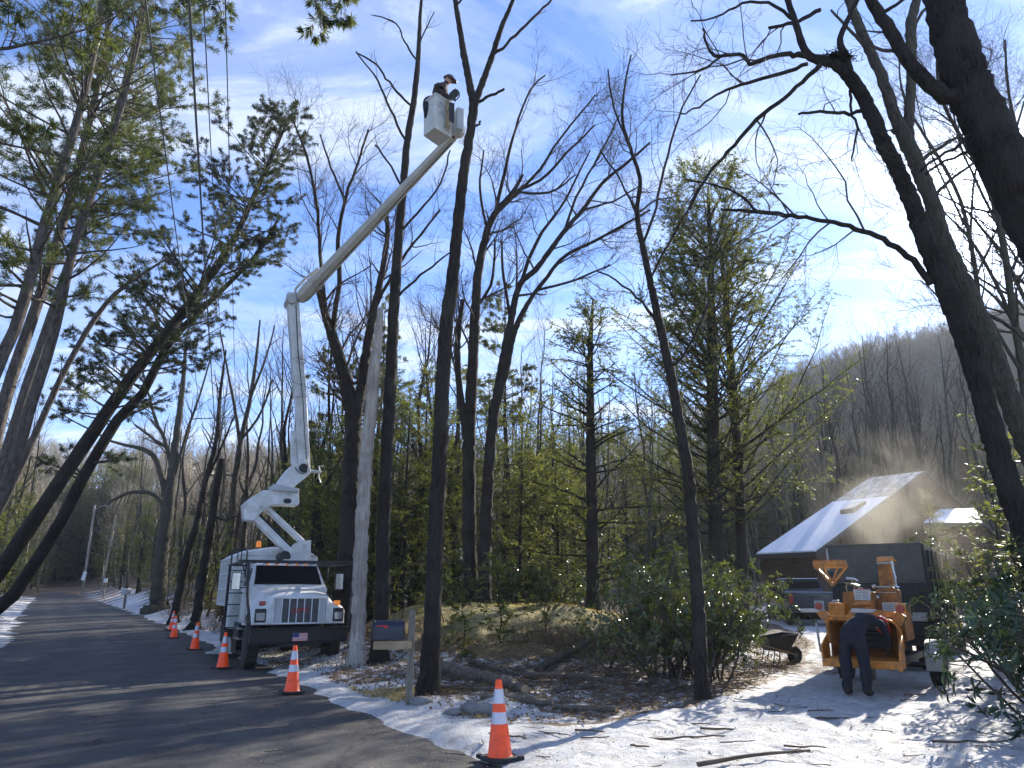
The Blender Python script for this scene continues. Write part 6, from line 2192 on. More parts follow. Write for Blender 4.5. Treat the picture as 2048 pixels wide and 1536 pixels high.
# worker in the bucket: seen from below, hunched to the right
Yb = BK.y
k_ = lambda px, py, dY=0.0: PV(px, py, Yb + dY)
floor_z = ZB + .07
pel = Vector((BK.x - .04, BK.y, ZB + 1.0))
J, E = {}, []
hd = k_(896, 160, .05)
J['pelvis'] = (pel, (.17, .13), 0)
J['belly'] = (pel + (k_(880, 184) - pel) * .5, (.17, .14), 0)
J['chest'] = (k_(880, 186), (.25, .21), 0)
J['upper'] = (k_(882, 176), (.19, .16), 0)
J['neck'] = (k_(891, 168, .03), .062, 0)
J['head0'] = (hd - Vector((0, 0, .05)), (.085, .095), 1)
J['head1'] = (hd + Vector((.0, 0, .04)), (.09, .10), 1)
E += [('pelvis', 'belly'), ('belly', 'chest'), ('chest', 'upper'), ('upper', 'neck'), ('neck', 'head0'), ('head0', 'head1')]
for s, nm in ((-1, 'r'), (1, 'l')):
    sh = k_(881 + 2 * s, 177, -.17 * s if s > 0 else .17)
    el = k_(885 + (4 if s > 0 else 8), 192, -.2 * s)
    wr = k_(899, 196 - (2 * s), -.12 * s)
    J[nm + 'sh'] = (sh, .095, 0); J[nm + 'el'] = (el, .075, 0); J[nm + 'wrist'] = (wr, .036, 2)
    E += [('upper', nm + 'sh'), (nm + 'sh', nm + 'el'), (nm + 'el', nm + 'wrist')]
    pm = wr + Vector((.06, 0, -.01))
    add_hand(J, E, wr, pm, (0.2, 0, -1), (0, 1, 0), nm, 2)
    hp = pel + Vector((0, .1 * s, -.08)); kn_ = hp + Vector((.05, .02 * s, -.42)); an = Vector((hp.x - .02, hp.y, floor_z + .08)); toe = an + Vector((.15, 0, -.05))
    J[nm + 'hip'] = (hp, .10, 0); J[nm + 'knee'] = (kn_, .07, 0); J[nm + 'ankle'] = (an, .055, 3); J[nm + 'toe'] = (toe, .045, 3)
    E += [('pelvis', nm + 'hip'), (nm + 'hip', nm + 'knee'), (nm + 'knee', nm + 'ankle'), (nm + 'ankle', nm + 'toe')]
w1 = figure('person', 'worker in dark clothes and brown helmet hunched over in the raised aerial bucket', J, E, ['cloth_brown', 'skin', 'cloth_dark', 'boot'])
head_parts(w1, hd, (.85, -.1, -.38), (.3, 0, .9), 'helmet_brown', .95)
mb = MB()
o_ = w1.location
for a, b_ in ((k_(886, 168, -.16), k_(893, 187, -.17)), (k_(889, 172, .1), k_(896, 188, .0)), (k_(876, 190, -.2), k_(893, 192, -.18))):
    mb.beam(a - o_, b_ - o_, .05, .012)
mb.build('harness', M['rope'], w1)

# chainsaw standing in its scabbard on the bucket rim
cs = PV(903, 205, Yb - .42)
cz = empty('chainsaw', tuple(cs), label='chainsaw with a dark body sitting in its black scabbard on the bucket rim', cat='chainsaw')
k2 = lambda px, py, d=0: PV(px, py, Yb - .42 + d) - cs
mb = MB(); mb.loft([[k2(904 + 7 * math.cos(t), 192 + 9 * math.sin(t), -.06) for t in np.linspace(0, 2 * math.pi, 9)[:-1]], [k2(911 + 8 * math.cos(t), 186 + 9 * math.sin(t), .0) for t in np.linspace(0, 2 * math.pi, 9)[:-1]], [k2(910 + 6 * math.cos(t), 187 + 7 * math.sin(t), .12) for t in np.linspace(0, 2 * math.pi, 9)[:-1]]])
mb.build('body', mat('saw_body', (.05, .065, .055), .8, var=.3, spec=.1), cz, bevel=.01)
mb = MB(); mb.tube([k2(905, 182, -.1), k2(911, 178, -.1), k2(918, 184, -.08), k2(919, 192, -.06), k2(914, 199, -.05), k2(907, 200, -.05)], .014, 8); mb.build('handle', M['black_plastic'], cz)
mb = MB(); mb.beam(k2(904, 198), k2(903, 244), .05, .012, .04, .012); mb.build('bar', M['chrome'], cz)
mb = MB()
mb.loft([[k2(898, 205, -.03), k2(909, 206, -.03), k2(909, 206, .06), k2(898, 205, .06)], [k2(898, 240, -.03), k2(909, 243, -.03), k2(909, 243, .06), k2(898, 240, .06)], [k2(900, 243, -.02), k2(907, 247, -.02), k2(907, 247, .05), k2(900, 243, .05)]])
sc_ = mb.build('scabbard', M['black_plastic'], None, bevel=.01)
sc_.location = cs
tag(sc_, 'black chainsaw scabbard hanging on the outside of the aerial bucket', 'scabbard')
for nm_ in ('handle',):
    pass

# ---------------- white folded wedge by the front tyre
g0 = G(445, 1306)
w_ = MB()
pts = [Vector(P(x, y, 21.0)) - Vector(P(440, 1300, 21.0)) for x, y in ((423, 1303), (458, 1274), (462, 1280), (462, 1303))]
w_.prism(pts, (0, .35, 0))
w_.prism([p for p in [Vector(P(x, y, 20.9)) - Vector(P(440, 1300, 21.0)) for x, y in ((410, 1304), (464, 1304), (464, 1308), (410, 1308))]], (0, .6, 0))
pw = P(440, 1300, 21.0)
o = w_.build('wheel_chock', M['light_grey'], None, bevel=.01, loc=tuple(pw))
tag(o, 'pale metal wedge on the asphalt between the third cone and the front tyre', 'wheel chock')

# ---------------- wood chipper
CA = R(-36)
c0 = P(1727, 1340, 13.5)
gz = zg(c0[0], c0[1])
Ck = Rig('wood_chipper', (c0[0], c0[1], gz), CA, 'orange wood chipper on a small trailer, hopper open towards the drive', 'chipper')
ce = Ck.e
L_ = lambda x, y, yl: Ck.pl(x, y, yl)
# infeed hopper: funnel with thickness
tl, tr, br_, bl = L_(1658, 1238, .45), L_(1797, 1242, .45), L_(1801, 1326, .35), L_(1660, 1312, .35)
x0, x1 = (tl.x + bl.x) / 2, (tr.x + br_.x) / 2
z0, z1 = (bl.z + br_.z) / 2, (tl.z + tr.z) / 2
print('hopper', x0, x1, z0, z1)
mb = MB()
th = .03
o4 = [Vector((x0, .45, z0)), Vector((x1, .45, z0)), Vector((x1, .45, z1)), Vector((x0, .45, z1))]
i4 = [Vector((x0 + th, .45, z0 + th)), Vector((x1 - th, .45, z0 + th)), Vector((x1 - th, .45, z1 - th)), Vector((x0 + th, .45, z1 - th))]
ob = [Vector((x0 + .30, 1.5, z0 + .12)), Vector((x1 - .30, 1.5, z0 + .12)), Vector((x1 - .30, 1.5, z1 - .12)), Vector((x0 + .30, 1.5, z1 - .12))]
ib = [Vector((v.x + (th if k in (0, 3) else -th), 1.5, v.z + (th if k < 2 else -th))) for k, v in enumerate(ob)]
mb.add(o4 + i4 + ob + ib, [(i, (i + 1) % 4, 4 + (i + 1) % 4, 4 + i) for i in range(4)] + [(i, (i + 1) % 4, 8 + (i + 1) % 4, 8 + i) for i in range(4)] +
       [(4 + i, 4 + (i + 1) % 4, 12 + (i + 1) % 4, 12 + i) for i in range(4)])
mb.build('hopper', M['orange_worn'], ce)
mb = MB()
mb.box(x0 + .28, x1 - .28, 1.44, 1.5, z0 + .1, z1 - .1); mb.build('feed_opening', M['black_plastic'], ce)
mb = MB()
mb.cyl((x0 + .33, 1.38, z0 + .32), (x1 - .33, 1.38, z0 + .32), .13, n=14)
for k in range(8):
    a = k * math.pi / 4
    mb.beam((x0 + .33, 1.38 + .13 * math.cos(a), z0 + .32 + .13 * math.sin(a)), (x1 - .33, 1.38 + .13 * math.cos(a), z0 + .32 + .13 * math.sin(a)), .03, .03)
mb.build('feed_roller', M['black_steel'], ce)
mb = MB()
mb.tube([(x0 - .02, .43, z0 + .25), (x0 - .02, .43, z1 - .1), (x0 + .02, .42, z1 + .01), (x1 - .12, .42, z1 + .0), (x1 - .03, .42, z1 - .05), (x1 + .03, .43, z1 - .17), (x1 + .05, .43, z0 + .2)], .028, 10)
mb.tube([(x0 + .02, .36, z1 + .06), (x1 - .15, .36, z1 + .05)], .02, 8)
mb.build('hopper_lip', M['orange_paint'], ce)
# feed table with upturned sides
mb = MB()
mb.box(x0 - .07, x1 + .04, -.02, .5, z0 - .12, z0 + .02)
mb.hexa([(x0 - .07, -.02, z0 + .02), (x0 - .03, -.02, z0 + .02), (x0 - .02, .45, z0 + .02), (x0 - .06, .45, z0 + .02)], [(x0 - .10, .05, z0 + .22), (x0 - .06, .05, z0 + .22), (x0 - .02, .45, z0 + .42), (x0 - .06, .45, z0 + .42)])
mb.hexa([(x1 + .0, -.02, z0 - .15), (x1 + .05, -.02, z0 - .15), (x1 + .05, .45, z0 + .02), (x1 + .0, .45, z0 + .02)], [(x1 + .03, .03, z0 + .28), (x1 + .08, .03, z0 + .28), (x1 + .06, .45, z0 + .45), (x1 + .02, .45, z0 + .45)])
mb.build('feed_table', M['orange_paint'], ce, bevel=.008)
mb = MB(); mb.beam((x0 - .16, .3, z0 + .1), (x0 - .19, .32, z1 - .05), .03, .03); mb.build('control_bar', M['grey_paint'], ce)
# tail lights on brackets
for s, (px, py) in ((-1, (1638, 1212)), (1, (1801, 1218))):
    p = L_(px, py, .45)
    mb = MB(); mb.cyl(p, p + Vector((0, -.03, 0)), .068, n=18); tlg = mb.build('tail_light', M['red_lens'], ce, bevel=.006)
    mb = MB(); mb.box(p.x - .085, p.x + .085, p.y, p.y + .04, p.z - .085, p.z + .095); mb.build('housing', M['light_grey'] if s < 0 else M['orange_paint'], tlg, bevel=.006)
    mb = MB(); e_ = Vector((x0 + .02 if s < 0 else x1 - .02, .48, z1 - .05))
    mb.beam(p + Vector((0, .03, -.08)), e_ + Vector((0, .02, 0)), .04, .17); mb.build('light_bracket', M['orange_paint'], ce, bevel=.006)


def cplate(name, pts, m, yl, th=.4, parent=None, bevel=.012):
    mb = MB(); Ck.plate(mb, pts, yl, th)
    return mb.build(name, M[m], parent or ce, bevel=bevel)


cplate('hopper_top', [(1690, 1232), (1797, 1236), (1790, 1224), (1700, 1219)], 'orange_paint', 1.0, .5)
cplate('fuel_tank', [(1656, 1236), (1656, 1205), (1688, 1207), (1690, 1236)], 'orange_paint', 1.0, .5)
cplate('tank_cap', [(1663, 1205), (1663, 1200), (1676, 1200), (1676, 1205)], 'light_grey', 1.15, .12)
cplate('feed_housing', [(1688, 1236), (1685, 1184), (1705, 1183), (1745, 1184), (1748, 1232)], 'orange_worn', 1.3, .6)
cplate('feed_housing_door', [(1705, 1212), (1742, 1210), (1743, 1202), (1708, 1201)], 'orange_paint', 1.26, .05)
cplate('cutter_housing', [(1742, 1240), (1742, 1198), (1746, 1186), (1757, 1177), (1785, 1174), (1795, 1181), (1798, 1240)], 'orange_worn', 1.7, .45)
p1 = cplate('warning_placard', [(1706, 1177), (1740, 1178), (1741, 1201), (1710, 1200)], 'placard', 1.24, .02, bevel=0)
mb = MB()
for k in range(6):
    y = 1181 + k * 3
    Ck.plate(mb, [(1711, y), (1722, y + .3), (1722, y + 1.3), (1711, y + 1.1)], 1.236, .002); Ck.plate(mb, [(1725, y), (1737, y + .3), (1737, y + 1.3), (1725, y + 1.1)], 1.236, .002)
mb.build('print_line', M['print_grey'], p1)
mb = MB(); Ck.plate(mb, [(1706, 1177), (1740, 1178), (1740, 1179.4), (1706, 1178.6)], 1.236, .002); mb.build('red_strip', M['print_red'], p1)
p2 = cplate('warning_placard', [(1764, 1205), (1796, 1205), (1796, 1226), (1766, 1226)], 'placard', 1.68, .015, bevel=0)
mb = MB()
for k in range(4):
    y = 1209 + k * 4
    Ck.plate(mb, [(1768, y), (1790, y), (1790, y + 1.2), (1768, y + 1.2)], 1.676, .002)
mb.build('print_line', M['print_grey'], p2)
cplate('tool_tray', [(1701, 1225), (1702, 1217), (1752, 1219), (1746, 1226)], 'placard', .95, .2, bevel=.005)
mb = MB(); c_ = L_(1754, 1195, 1.66); mb.lathe([(.045, 0), (.05, -.02), (.02, -.04), (.01, -.045)], 14, tuple(c_), 'Y'); mb.build('hub_cap', M['chrome'], ce)
mb = MB(); c_ = L_(1750, 1188, 1.4)
for k in range(9):
    q1 = L_(1747 + 5.5 * k, 1185, 1.68)
    mb.cyl(q1, q1 + Vector((0, .03, 0)), .008, n=6)
mb.build('bolt', M['chrome'], ce)
# discharge chute
b0, b1_ = L_(1759, 1172, 1.95), L_(1786, 1173, 1.95)
t0, t1_ = L_(1755, 1128, 1.95), L_(1781, 1127, 1.95)
mb = MB()
mb.hexa([b0, b1_, b1_ + Vector((0, .3, 0)), b0 + Vector((0, .3, 0))], [t0, t1_, t1_ + Vector((0, .42, .02)), t0 + Vector((0, .42, .02))])
mb.build('discharge_chute', M['orange_worn'], ce, bevel=.008)
mb = MB()
mb.box(t0.x - .01, t1_.x + .01, 1.93, 2.4, t0.z, t0.z + .035)
mb.box(b0.x - .06, b1_.x + .07, 1.90, 2.3, b0.z - .03, b0.z)
mb.build('chute_flange', M['light_grey'], ce, bevel=.004)
mb = MB()
mb.hexa([t0 + Vector((-.02, 0, .04)), t1_ + Vector((.02, 0, .04)), t1_ + Vector((.02, .45, .06)), t0 + Vector((-.02, .45, .06))], [t0 + Vector((-.03, .18, .15)), t1_ + Vector((.03, .18, .15)), t1_ + Vector((.03, .75, .02)), t0 + Vector((-.03, .75, .02))])
mb.build('chute_deflector', M['orange_paint'], ce, bevel=.006)
mb = MB(); mb.tube([L_(1783, 1122, 1.9), L_(1786, 1140, 1.9), L_(1791, 1157, 1.9)], .022, 8); mb.tube([L_(1791, 1157, 1.9), L_(1793, 1172, 1.9)], .01, 6); mb.tube([L_(1745, 1174, 1.9), L_(1752, 1172, 1.9)], .04, 8); mb.tube([L_(1790, 1172, 1.9), L_(1798, 1176, 1.9)], .035, 8)
mb.build('chute_strut', M['chrome'], ce)
mb = MB()
mb.tube([L_(1692, 1157, 1.5), L_(1709, 1158, 1.5), L_(1716, 1163, 1.5)], .022, 8)
mb.build('lift_handle', M['chrome'], ce)
mb = MB()
mb.tube([L_(1690, 1167, 1.5), L_(1695, 1166, 1.5), L_(1692, 1174, 1.5), L_(1695, 1184, 1.5)], .014, 7); mb.tube([L_(1694, 1166, 1.5), L_(1712, 1171, 1.5), L_(1726, 1178, 1.4)], .016, 7); mb.tube([L_(1700, 1170, 1.6), L_(1704, 1160, 1.7), L_(1710, 1178, 1.6)], .013, 7)
mb.build('hydraulic_hose', M['rope'], ce)
cplate('engine', [(1692, 1190), (1692, 1169), (1700, 1166), (1712, 1170), (1720, 1190)], 'black_steel', 1.75, .8)
mb = MB(); mb.box(-.35, .42, 2.2, 3.2, .75, 1.45); mb.build('engine_cover', M['orange_worn'], ce, bevel=.03)
# raised orange rake frame (inverted triangle)
RY = 2.05
def tri(pts): return [(x, y) for x, y in pts]
fr = MB()
out_ = [(1625, 1124), (1690, 1122), (1695, 1135), (1666, 1174), (1627, 1140)]
Ck.plate(fr, [(1624.5, 1123), (1690, 1121.5), (1692.5, 1130), (1626, 1132)], RY, .1)
Ck.plate(fr, [(1626, 1131), (1632, 1133), (1668, 1169), (1665, 1174.5)], RY, .1)
Ck.plate(fr, [(1665, 1174.5), (1663, 1168), (1688, 1134), (1695, 1134.5)], RY, .1)
Ck.plate(fr, [(1626, 1132), (1695, 1131), (1694, 1136), (1629, 1138)], RY, .08)
Ck.plate(fr, [(1646, 1137), (1650, 1137), (1664, 1160), (1662, 1165)], RY, .08)
Ck.plate(fr, [(1672, 1137), (1676, 1137), (1666, 1165), (1664, 1160)], RY, .08)
rk = fr.build('rake_frame', M['orange_paint'], ce, bevel=.004)
mb = MB(); Ck.plate(mb, [(1653, 1142), (1671, 1141), (1666, 1158), (1661, 1158)], RY + .03, .05); mb.build('rake_plate', M['black_plastic'], rk)
mb = MB(); Ck.plate(mb, [(1654, 1141), (1671, 1140), (1670, 1143), (1655, 1144)], RY + .01, .03); mb.build('rake_label', M['grille_dark'], rk)
for k in range(13):
    x = 1626 + k * 5.2
    mb = MB(); Ck.plate(mb, [(x, 1123), (x + 2, 1123), (x + 1.6, 1119.5), (x + .4, 1119.5)], RY, .08); mb.build('tooth', M['orange_paint'], rk)
for xa, ya, xb, yb in ((1634, 1138, 1647, 1152), (1640, 1138, 1650, 1150), (1690, 1138, 1680, 1150), (1684, 1138, 1676, 1148)):
    mb = MB(); Ck.plate(mb, [(xa, ya), (xa + 1.5, ya), (xb + 1.5, yb), (xb, yb)], RY + .03, .03); mb.build('brace', M['black_steel'], rk)
mb = MB(); mb.tube([L_(1666, 1172, RY + .05), L_(1668, 1200, RY + .02), L_(1669, 1236, RY - .3)], .022, 8); mb.build('rake_pole', M['black_steel'], ce)
# trailer: axle, wheels, fenders, tongue
mb = MB()
mb.box(-.5, -.42, .5, 3.2, .42, .54); mb.box(.46, .54, .5, 3.2, .42, .54); mb.box(-.42, .46, .6, .7, .43, .53); mb.box(-.42, .46, 3.1, 3.2, .43, .53)
mb.cyl((-.8, 2.0, .36), (.9, 2.0, .36), .05)
mb.beam((0.02, 3.2, .48), (.1, 4.5, .5), .12, .12); mb.box(-.06, .1, .2, .5, .2, .44)
mb.build('trailer_frame', M['black_steel'], ce, bevel=.008)
wheel(ce, (-.72, 2.0, .35), .35, .22, side=-1)
wheel(ce, (.90, 2.0, .35), .35, .22, side=1)
for xw in (-.72, .92):
    mb = MB()
    prof = []
    for k in range(9):
        a = math.pi * k / 8
        prof.append((2.0 - .5 * math.cos(a) * 1.0, .36 + .46 * min(1, math.sin(a) * 1.25)))
    A_ = [(xw - .14, y, z) for y, z in prof] + [(xw - .14, y, z - .02) for y, z in prof[::-1]]
    mb.prism(A_, (.28, 0, 0))
    if xw > 0: mb.box(xw - .14, xw + .14, 1.49, 1.52, .30, .62)
    mb.build('fender', M['light_grey'] if xw > 0 else M['orange_worn'], ce, bevel=.006)

# man feeding the chipper
man = Vector((G(1717, 1392)[0], G(1717, 1392)[1], G(1717, 1392)[2]))
ax = Vector((math.sin(R(36)), math.cos(R(36)), 0)); rt = Vector((math.cos(R(36)), -math.sin(R(36)), 0))
W_ = lambda r, f, z: man + rt * r + ax * f + Vector((0, 0, z))
J, E = {}, []
J['pelvis'] = (W_(.03, .05, 1.0), (.155, .135), 0)
J['belly'] = (W_(.07, .22, 1.13), (.15, .13), 0)
J['chest'] = (W_(.14, .38, 1.22), (.17, .135), 0)
J['upper'] = (W_(.2, .52, 1.23), (.14, .11), 0)
J['neck'] = (W_(.27, .68, 1.17), .065, 0)
hd = W_(.33, .79, 1.13)
J['head0'] = (W_(.31, .76, 1.14), (.085, .095), 1); J['head1'] = (hd, (.09, .1), 1)
E += [('pelvis', 'belly'), ('belly', 'chest'), ('chest', 'upper'), ('upper', 'neck'), ('neck', 'head0'), ('head0', 'head1')]
for s, nm in ((-1, 'l'), (1, 'r')):
    J[nm + 'sh'] = (W_(.2 + .19 * s, .54, 1.15), .08, 0); J[nm + 'el'] = (W_(.2 + .26 * s, .66, .92), .058, 0); J[nm + 'wrist'] = (W_(.22 + .2 * s, .8, .72), .038, 2)
    E += [('upper', nm + 'sh'), (nm + 'sh', nm + 'el'), (nm + 'el', nm + 'wrist')]
    add_hand(J, E, J[nm + 'wrist'][0], W_(.22 + .18 * s, .87, .67), (0, 0, -1), rt, nm, 2)
    J[nm + 'hip'] = (W_(.0 + .11 * s, .03, .92), .125, 0); J[nm + 'knee'] = (W_(.0 + .15 * s, .05, .52), .105, 0); J[nm + 'calf'] = (W_(.01 + .15 * s, .0, .34), .10, 0)
    J[nm + 'ankle'] = (W_(.0 + .15 * s, -.02, .11), .085, 0); J[nm + 'heel'] = (W_(.0 + .15 * s, -.06, .055), .062, 3); J[nm + 'toe'] = (W_(.01 + .17 * s, .2, .05), .055, 3)
    E += [('pelvis', nm + 'hip'), (nm + 'hip', nm + 'knee'), (nm + 'knee', nm + 'calf'), (nm + 'calf', nm + 'ankle'), (nm + 'ankle', nm + 'heel'), (nm + 'heel', nm + 'toe')]
w2 = figure('person', 'worker in dark clothes and red helmet bending into the orange chipper hopper', J, E, ['cloth_dark', 'skin', 'cloth_brown', 'boot'])
head_parts(w2, hd, tuple(ax * .5 + rt * .25 + Vector((0, 0, -.8))), tuple(ax * .8 + rt * .3 + Vector((0, 0, .45))), 'helmet_red', 1.05, muffs=True)
# jacket hem, belt
# branches in the hopper
for k, (r0_, f0_, r1_, f1_, z_) in enumerate([(-.3, .4, -.1, 1.3, .68), (.1, .35, .2, 1.3, .7), (.35, .5, .1, 1.4, .72), (-.5, .3, -.2, 1.2, .66)]):
    pass

# ---------------- dump truck the chips blow into
d0 = P(1752, 1200, 17.2)
gz = zg(d0[0], d0[1])
D = Rig('chip_truck', (d0[0], d0[1], gz), CA, 'dark dump truck with a tall grey tailgate panel behind the chipper', 'truck')
de = D.e
w0, w1_ = D.pl(1659, 1130, 0).x, D.pl(1846, 1130, 0).x
zt, zm, zb_ = D.pl(1750, 1090, 0).z, D.pl(1750, 1164, 0).z, D.pl(1750, 1232, 0).z
print('dump', w0, w1_, zt, zm, zb_)
mb = MB()
mb.box(w0, w1_, 0, .06, zm + .01, zt)
mb.build('upper_panel', M['dump_green'], de, bevel=.01)
mb = MB(); mb.box(w0 - .02, w1_ + .02, -.03, .07, zm - .03, zm + .01); mb.box(w0 - .03, w0 + .03, -.03, .05, zm, zt + .02); mb.box(w0 - .02, w1_ + .02, -.02, .07, zt, zt + .03); mb.build('panel_frame', M['dump_green'], de, bevel=.005)
mb = MB(); mb.box(w0 - .035, w0 + .005, -.04, -.03, zm + .1, zt - .05); mb.build('white_bar', M['light_grey'], de)
mb = MB(); mb.box(w0, w1_, 0, .06, zb_, zm - .03); tg = mb.build('tailgate', M['dump_dark'], de, bevel=.01)
mb = MB()
for k in range(5):
    x = w0 + (w1_ - w0) * (k + .5) / 5
    mb.box(x - .04, x + .04, -.04, 0, zb_, zm - .05)
mb.build('tailgate_rib', M['dump_dark'], tg, bevel=.008)
mb = MB()
mb.hexa([(w1_ + .0, .06, zb_), (w1_ + .06, .06, zb_), (w1_ + .06, 4.2, zb_), (w1_ + .0, 4.2, zb_)], [(w1_ + .0, .06, zt), (w1_ + .06, .06, zt), (w1_ + .06, 4.2, zt - .1), (w1_ + .0, 4.2, zt - .1)])
mb.hexa([(w0 - .0, .06, zb_), (w0 + .06, .06, zb_), (w0 + .06, 4.2, zb_), (w0 - .0, 4.2, zb_)], [(w0, .06, zm + .3), (w0 + .06, .06, zm + .3), (w0 + .06, 4.2, zm + .3), (w0, 4.2, zm + .3)])
mb.box(w0, w1_, .06, 4.2, zb_ - .06, zb_); mb.box(w0, w1_, 4.2, 4.26, zb_, zt)
for k in range(6): mb.box(w1_ + .06, w1_ + .12, .3 + k * .7, .4 + k * .7, zb_, zt - .12)
mb.build('dump_body', M['dump_dark'], de, bevel=.008)
mb = MB()
ch = random.Random(2)
mb.lathe([(1.0, zb_ + .1), (.95, zm - .15), (.5, zm + .08), (.05, zm + .15)], 14, ((w0 + w1_) / 2, 1.6, 0)); mb.build('chip_heap', M['cut_wood'], de)
mb = MB(); mb.box(-.45, -.33, .1, 7.0, .62, .86); mb.box(.33, .45, .1, 7.0, .62, .86); mb.box(-.9, .9, .0, .12, .55, .75); mb.box(w1_ - .55, w1_ + .15, -.25, -.05, zb_ - .38, zb_ - .12)
mb.box(-1.0, -.5, 1.9, 2.6, .5, 1.0); mb.box(.5, 1.0, 1.9, 2.6, .5, 1.0)
mb.build('chassis', M['black_steel'], de, bevel=.01)
bp0, bp1 = D.pl(1812, 1225, -.3), D.pl(1858, 1243, -.3)
mb = MB(); mb.box(bp0.x, bp1.x, -.3, -.26, bp1.z, bp0.z); mb.build('rear_step', M['light_grey'], de, bevel=.006)
for s in (-1, 1):
    wheel(de, (s * .98, 1.15, .48), .48, .26, side=s); wheel(de, (s * .70, 1.15, .48), .48, .26, side=s); wheel(de, (s * .95, 5.6, .48), .48, .28, side=s)
mb = MB(); mb.loft([[(x, y, z) for x, z in ((-1, .8), (1, .8), (1, 1.7), (.88, 2.35), (-.88, 2.35), (-1, 1.7))] for y in (4.5, 6.0)]); mb.build('cab', M['dump_dark'], de, bevel=.04)
mb = MB(); mb.box(-.95, .95, 6.0, 7.2, .8, 1.5); mb.build('hood', M['dump_dark'], de, bevel=.08)

# ---------------- pickup
g = G(1582, 1249)
print('pickup wheel', g)
PA = R(-8)
off_ = Matrix.Rotation(PA, 3, 'Z') @ Vector((-.82, 1.1, 0))
K_ = Rig('pickup_truck', (g[0] - off_.x, g[1] - off_.y, g[2]), PA, 'dark pickup parked on the snowy drive before the garage', 'pickup')
ke = K_.e
secs = []
W2 = 1.0
for y, zb2, zt2 in [(.08, .62, 1.28), (.14, .58, 1.32), (1.9, .56, 1.34), (4.7, .56, 1.30), (5.4, .55, 1.16), (5.62, .56, 1.0)]:
    half = [(W2 - .1, zb2), (W2, zb2 + .12), (W2, zt2 - .28), (W2 - .05, zt2 - .03), (W2 - .1, zt2)]
    secs.append([(x, y, z) for x, z in half] + [(-x, y, z) for x, z in half[::-1]])
mb = MB(); mb.loft(secs); mb.build('body', M['pickup_paint'], ke, bevel=.02, smooth=50)
secs = []
for y, zt2, w in [(1.95, 1.34, .90), (2.12, 1.78, .78), (2.35, 1.86, .75), (3.5, 1.86, .75), (4.25, 1.32, .86)]:
    secs.append([(w + .04 if zt2 > 1.5 else w, y, 1.3), (w, y, max(1.31, zt2 - .06)), (w - .08, y, zt2), (-w + .08, y, zt2), (-w, y, max(1.31, zt2 - .06)), (-w - (.04 if zt2 > 1.5 else 0), y, 1.3)])
mb = MB(); mb.loft(secs); kc = mb.build('cab', M['pickup_paint'], ke, bevel=.02, smooth=50)
mb = MB(); mb.hexa([(-.78, 1.975, 1.40), (.78, 1.975, 1.40), (.78, 1.99, 1.40), (-.78, 1.99, 1.40)], [(-.70, 2.10, 1.76), (.70, 2.10, 1.76), (.70, 2.125, 1.76), (-.70, 2.125, 1.76)]); mb.build('rear_window', M['glass_dark'], kc)
for s in (-1, 1):
    mb = MB(); mb.hexa([(s * .9, 2.2, 1.38), (s * .9, 3.9, 1.38), (s * .87, 3.9, 1.38), (s * .87, 2.2, 1.38)], [(s * .80, 2.35, 1.74), (s * .80, 3.5, 1.74), (s * .77, 3.5, 1.74), (s * .77, 2.35, 1.74)]); mb.build('side_window', M['glass_dark'], kc)
    mb = MB(); mb.box(s * .93 - .075, s * .93 + .075, .05, .12, .85, 1.25); mb.build('tail_light', M['red_lens'], ke, bevel=.02)
    wheel(ke, (s * .86, 1.1, .39), .39, .27, side=s, rimr=.62); wheel(ke, (s * .86, 4.75, .39), .39, .27, side=s, rimr=.62)
    mb = MB(); mb.box(s * 1.12 - .1, s * 1.12 + .1, 3.6, 3.68, 1.30, 1.5); mb.build('mirror', M['black_plastic'], ke, bevel=.02)
mb = MB(); mb.box(-.80, .80, .055, .075, .74, 1.26); mb.build('tailgate', M['pickup_paint'], ke, bevel=.01)
mb = MB(); mb.box(-.12, .12, .03, .055, 1.1, 1.17); mb.build('handle', M['black_plastic'], ke, bevel=.01)
mb = MB(); mb.box(-.98, .98, -.08, .1, .5, .66); mb.build('bumper', M['black_steel'], ke, bevel=.02)
mb = MB(); mb.box(-.65, .15, -.1, -.075, .52, .68); mb.build('bumper_step', M['chrome'], ke, bevel=.01)
mb = MB(); mb.box(-.72, .72, 2.1, 3.6, 1.862, 1.895); mb.build('roof_snow', snowm, kc, bevel=.02)

# ---------------- wheelbarrow
g = G(1555, 1328)
wb = empty('wheelbarrow', tuple(g), R(20), 'black wheelbarrow tipped beside the laurel at the edge of the drive', 'wheelbarrow')
mb = MB()
tr0 = [(-.42, -.28, .62), (.5, -.3, .72), (.5, .3, .72), (-.42, .28, .62)]
bt0 = [(-.25, -.17, .32), (.25, -.18, .30), (.25, .18, .30), (-.25, .17, .32)]
ti = [tuple(Vector(a) * .96 + Vector((0, 0, .03))) for a in tr0]; bi = [tuple(Vector(a) + Vector((0, 0, .03))) for a in bt0]
mb.add(bt0 + tr0 + ti + bi, [(3, 2, 1, 0)] + [(i, (i + 1) % 4, 4 + (i + 1) % 4, 4 + i) for i in range(4)] + [(4 + i, 4 + (i + 1) % 4, 8 + (i + 1) % 4, 8 + i) for i in range(4)] + [(8 + i, 8 + (i + 1) % 4, 12 + (i + 1) % 4, 12 + i) for i in range(4)] + [(12, 13, 14, 15)])
mb.build('tray', M['black_plastic'], wb, bevel=.015)
for s in (-1, 1):
    mb = MB(); mb.tube([(.55, s * .05, .2), (.1, s * .2, .3), (-.75, s * .28, .5)], .018, 8); mb.build('handle', M['plank_wood'], wb)
    mb = MB(); mb.tube([(-.2, s * .2, .34), (-.3, s * .22, 0), (-.15, s * .22, 0), (-.05, s * .2, .3)], .014, 6); mb.build('leg', M['black_steel'], wb)
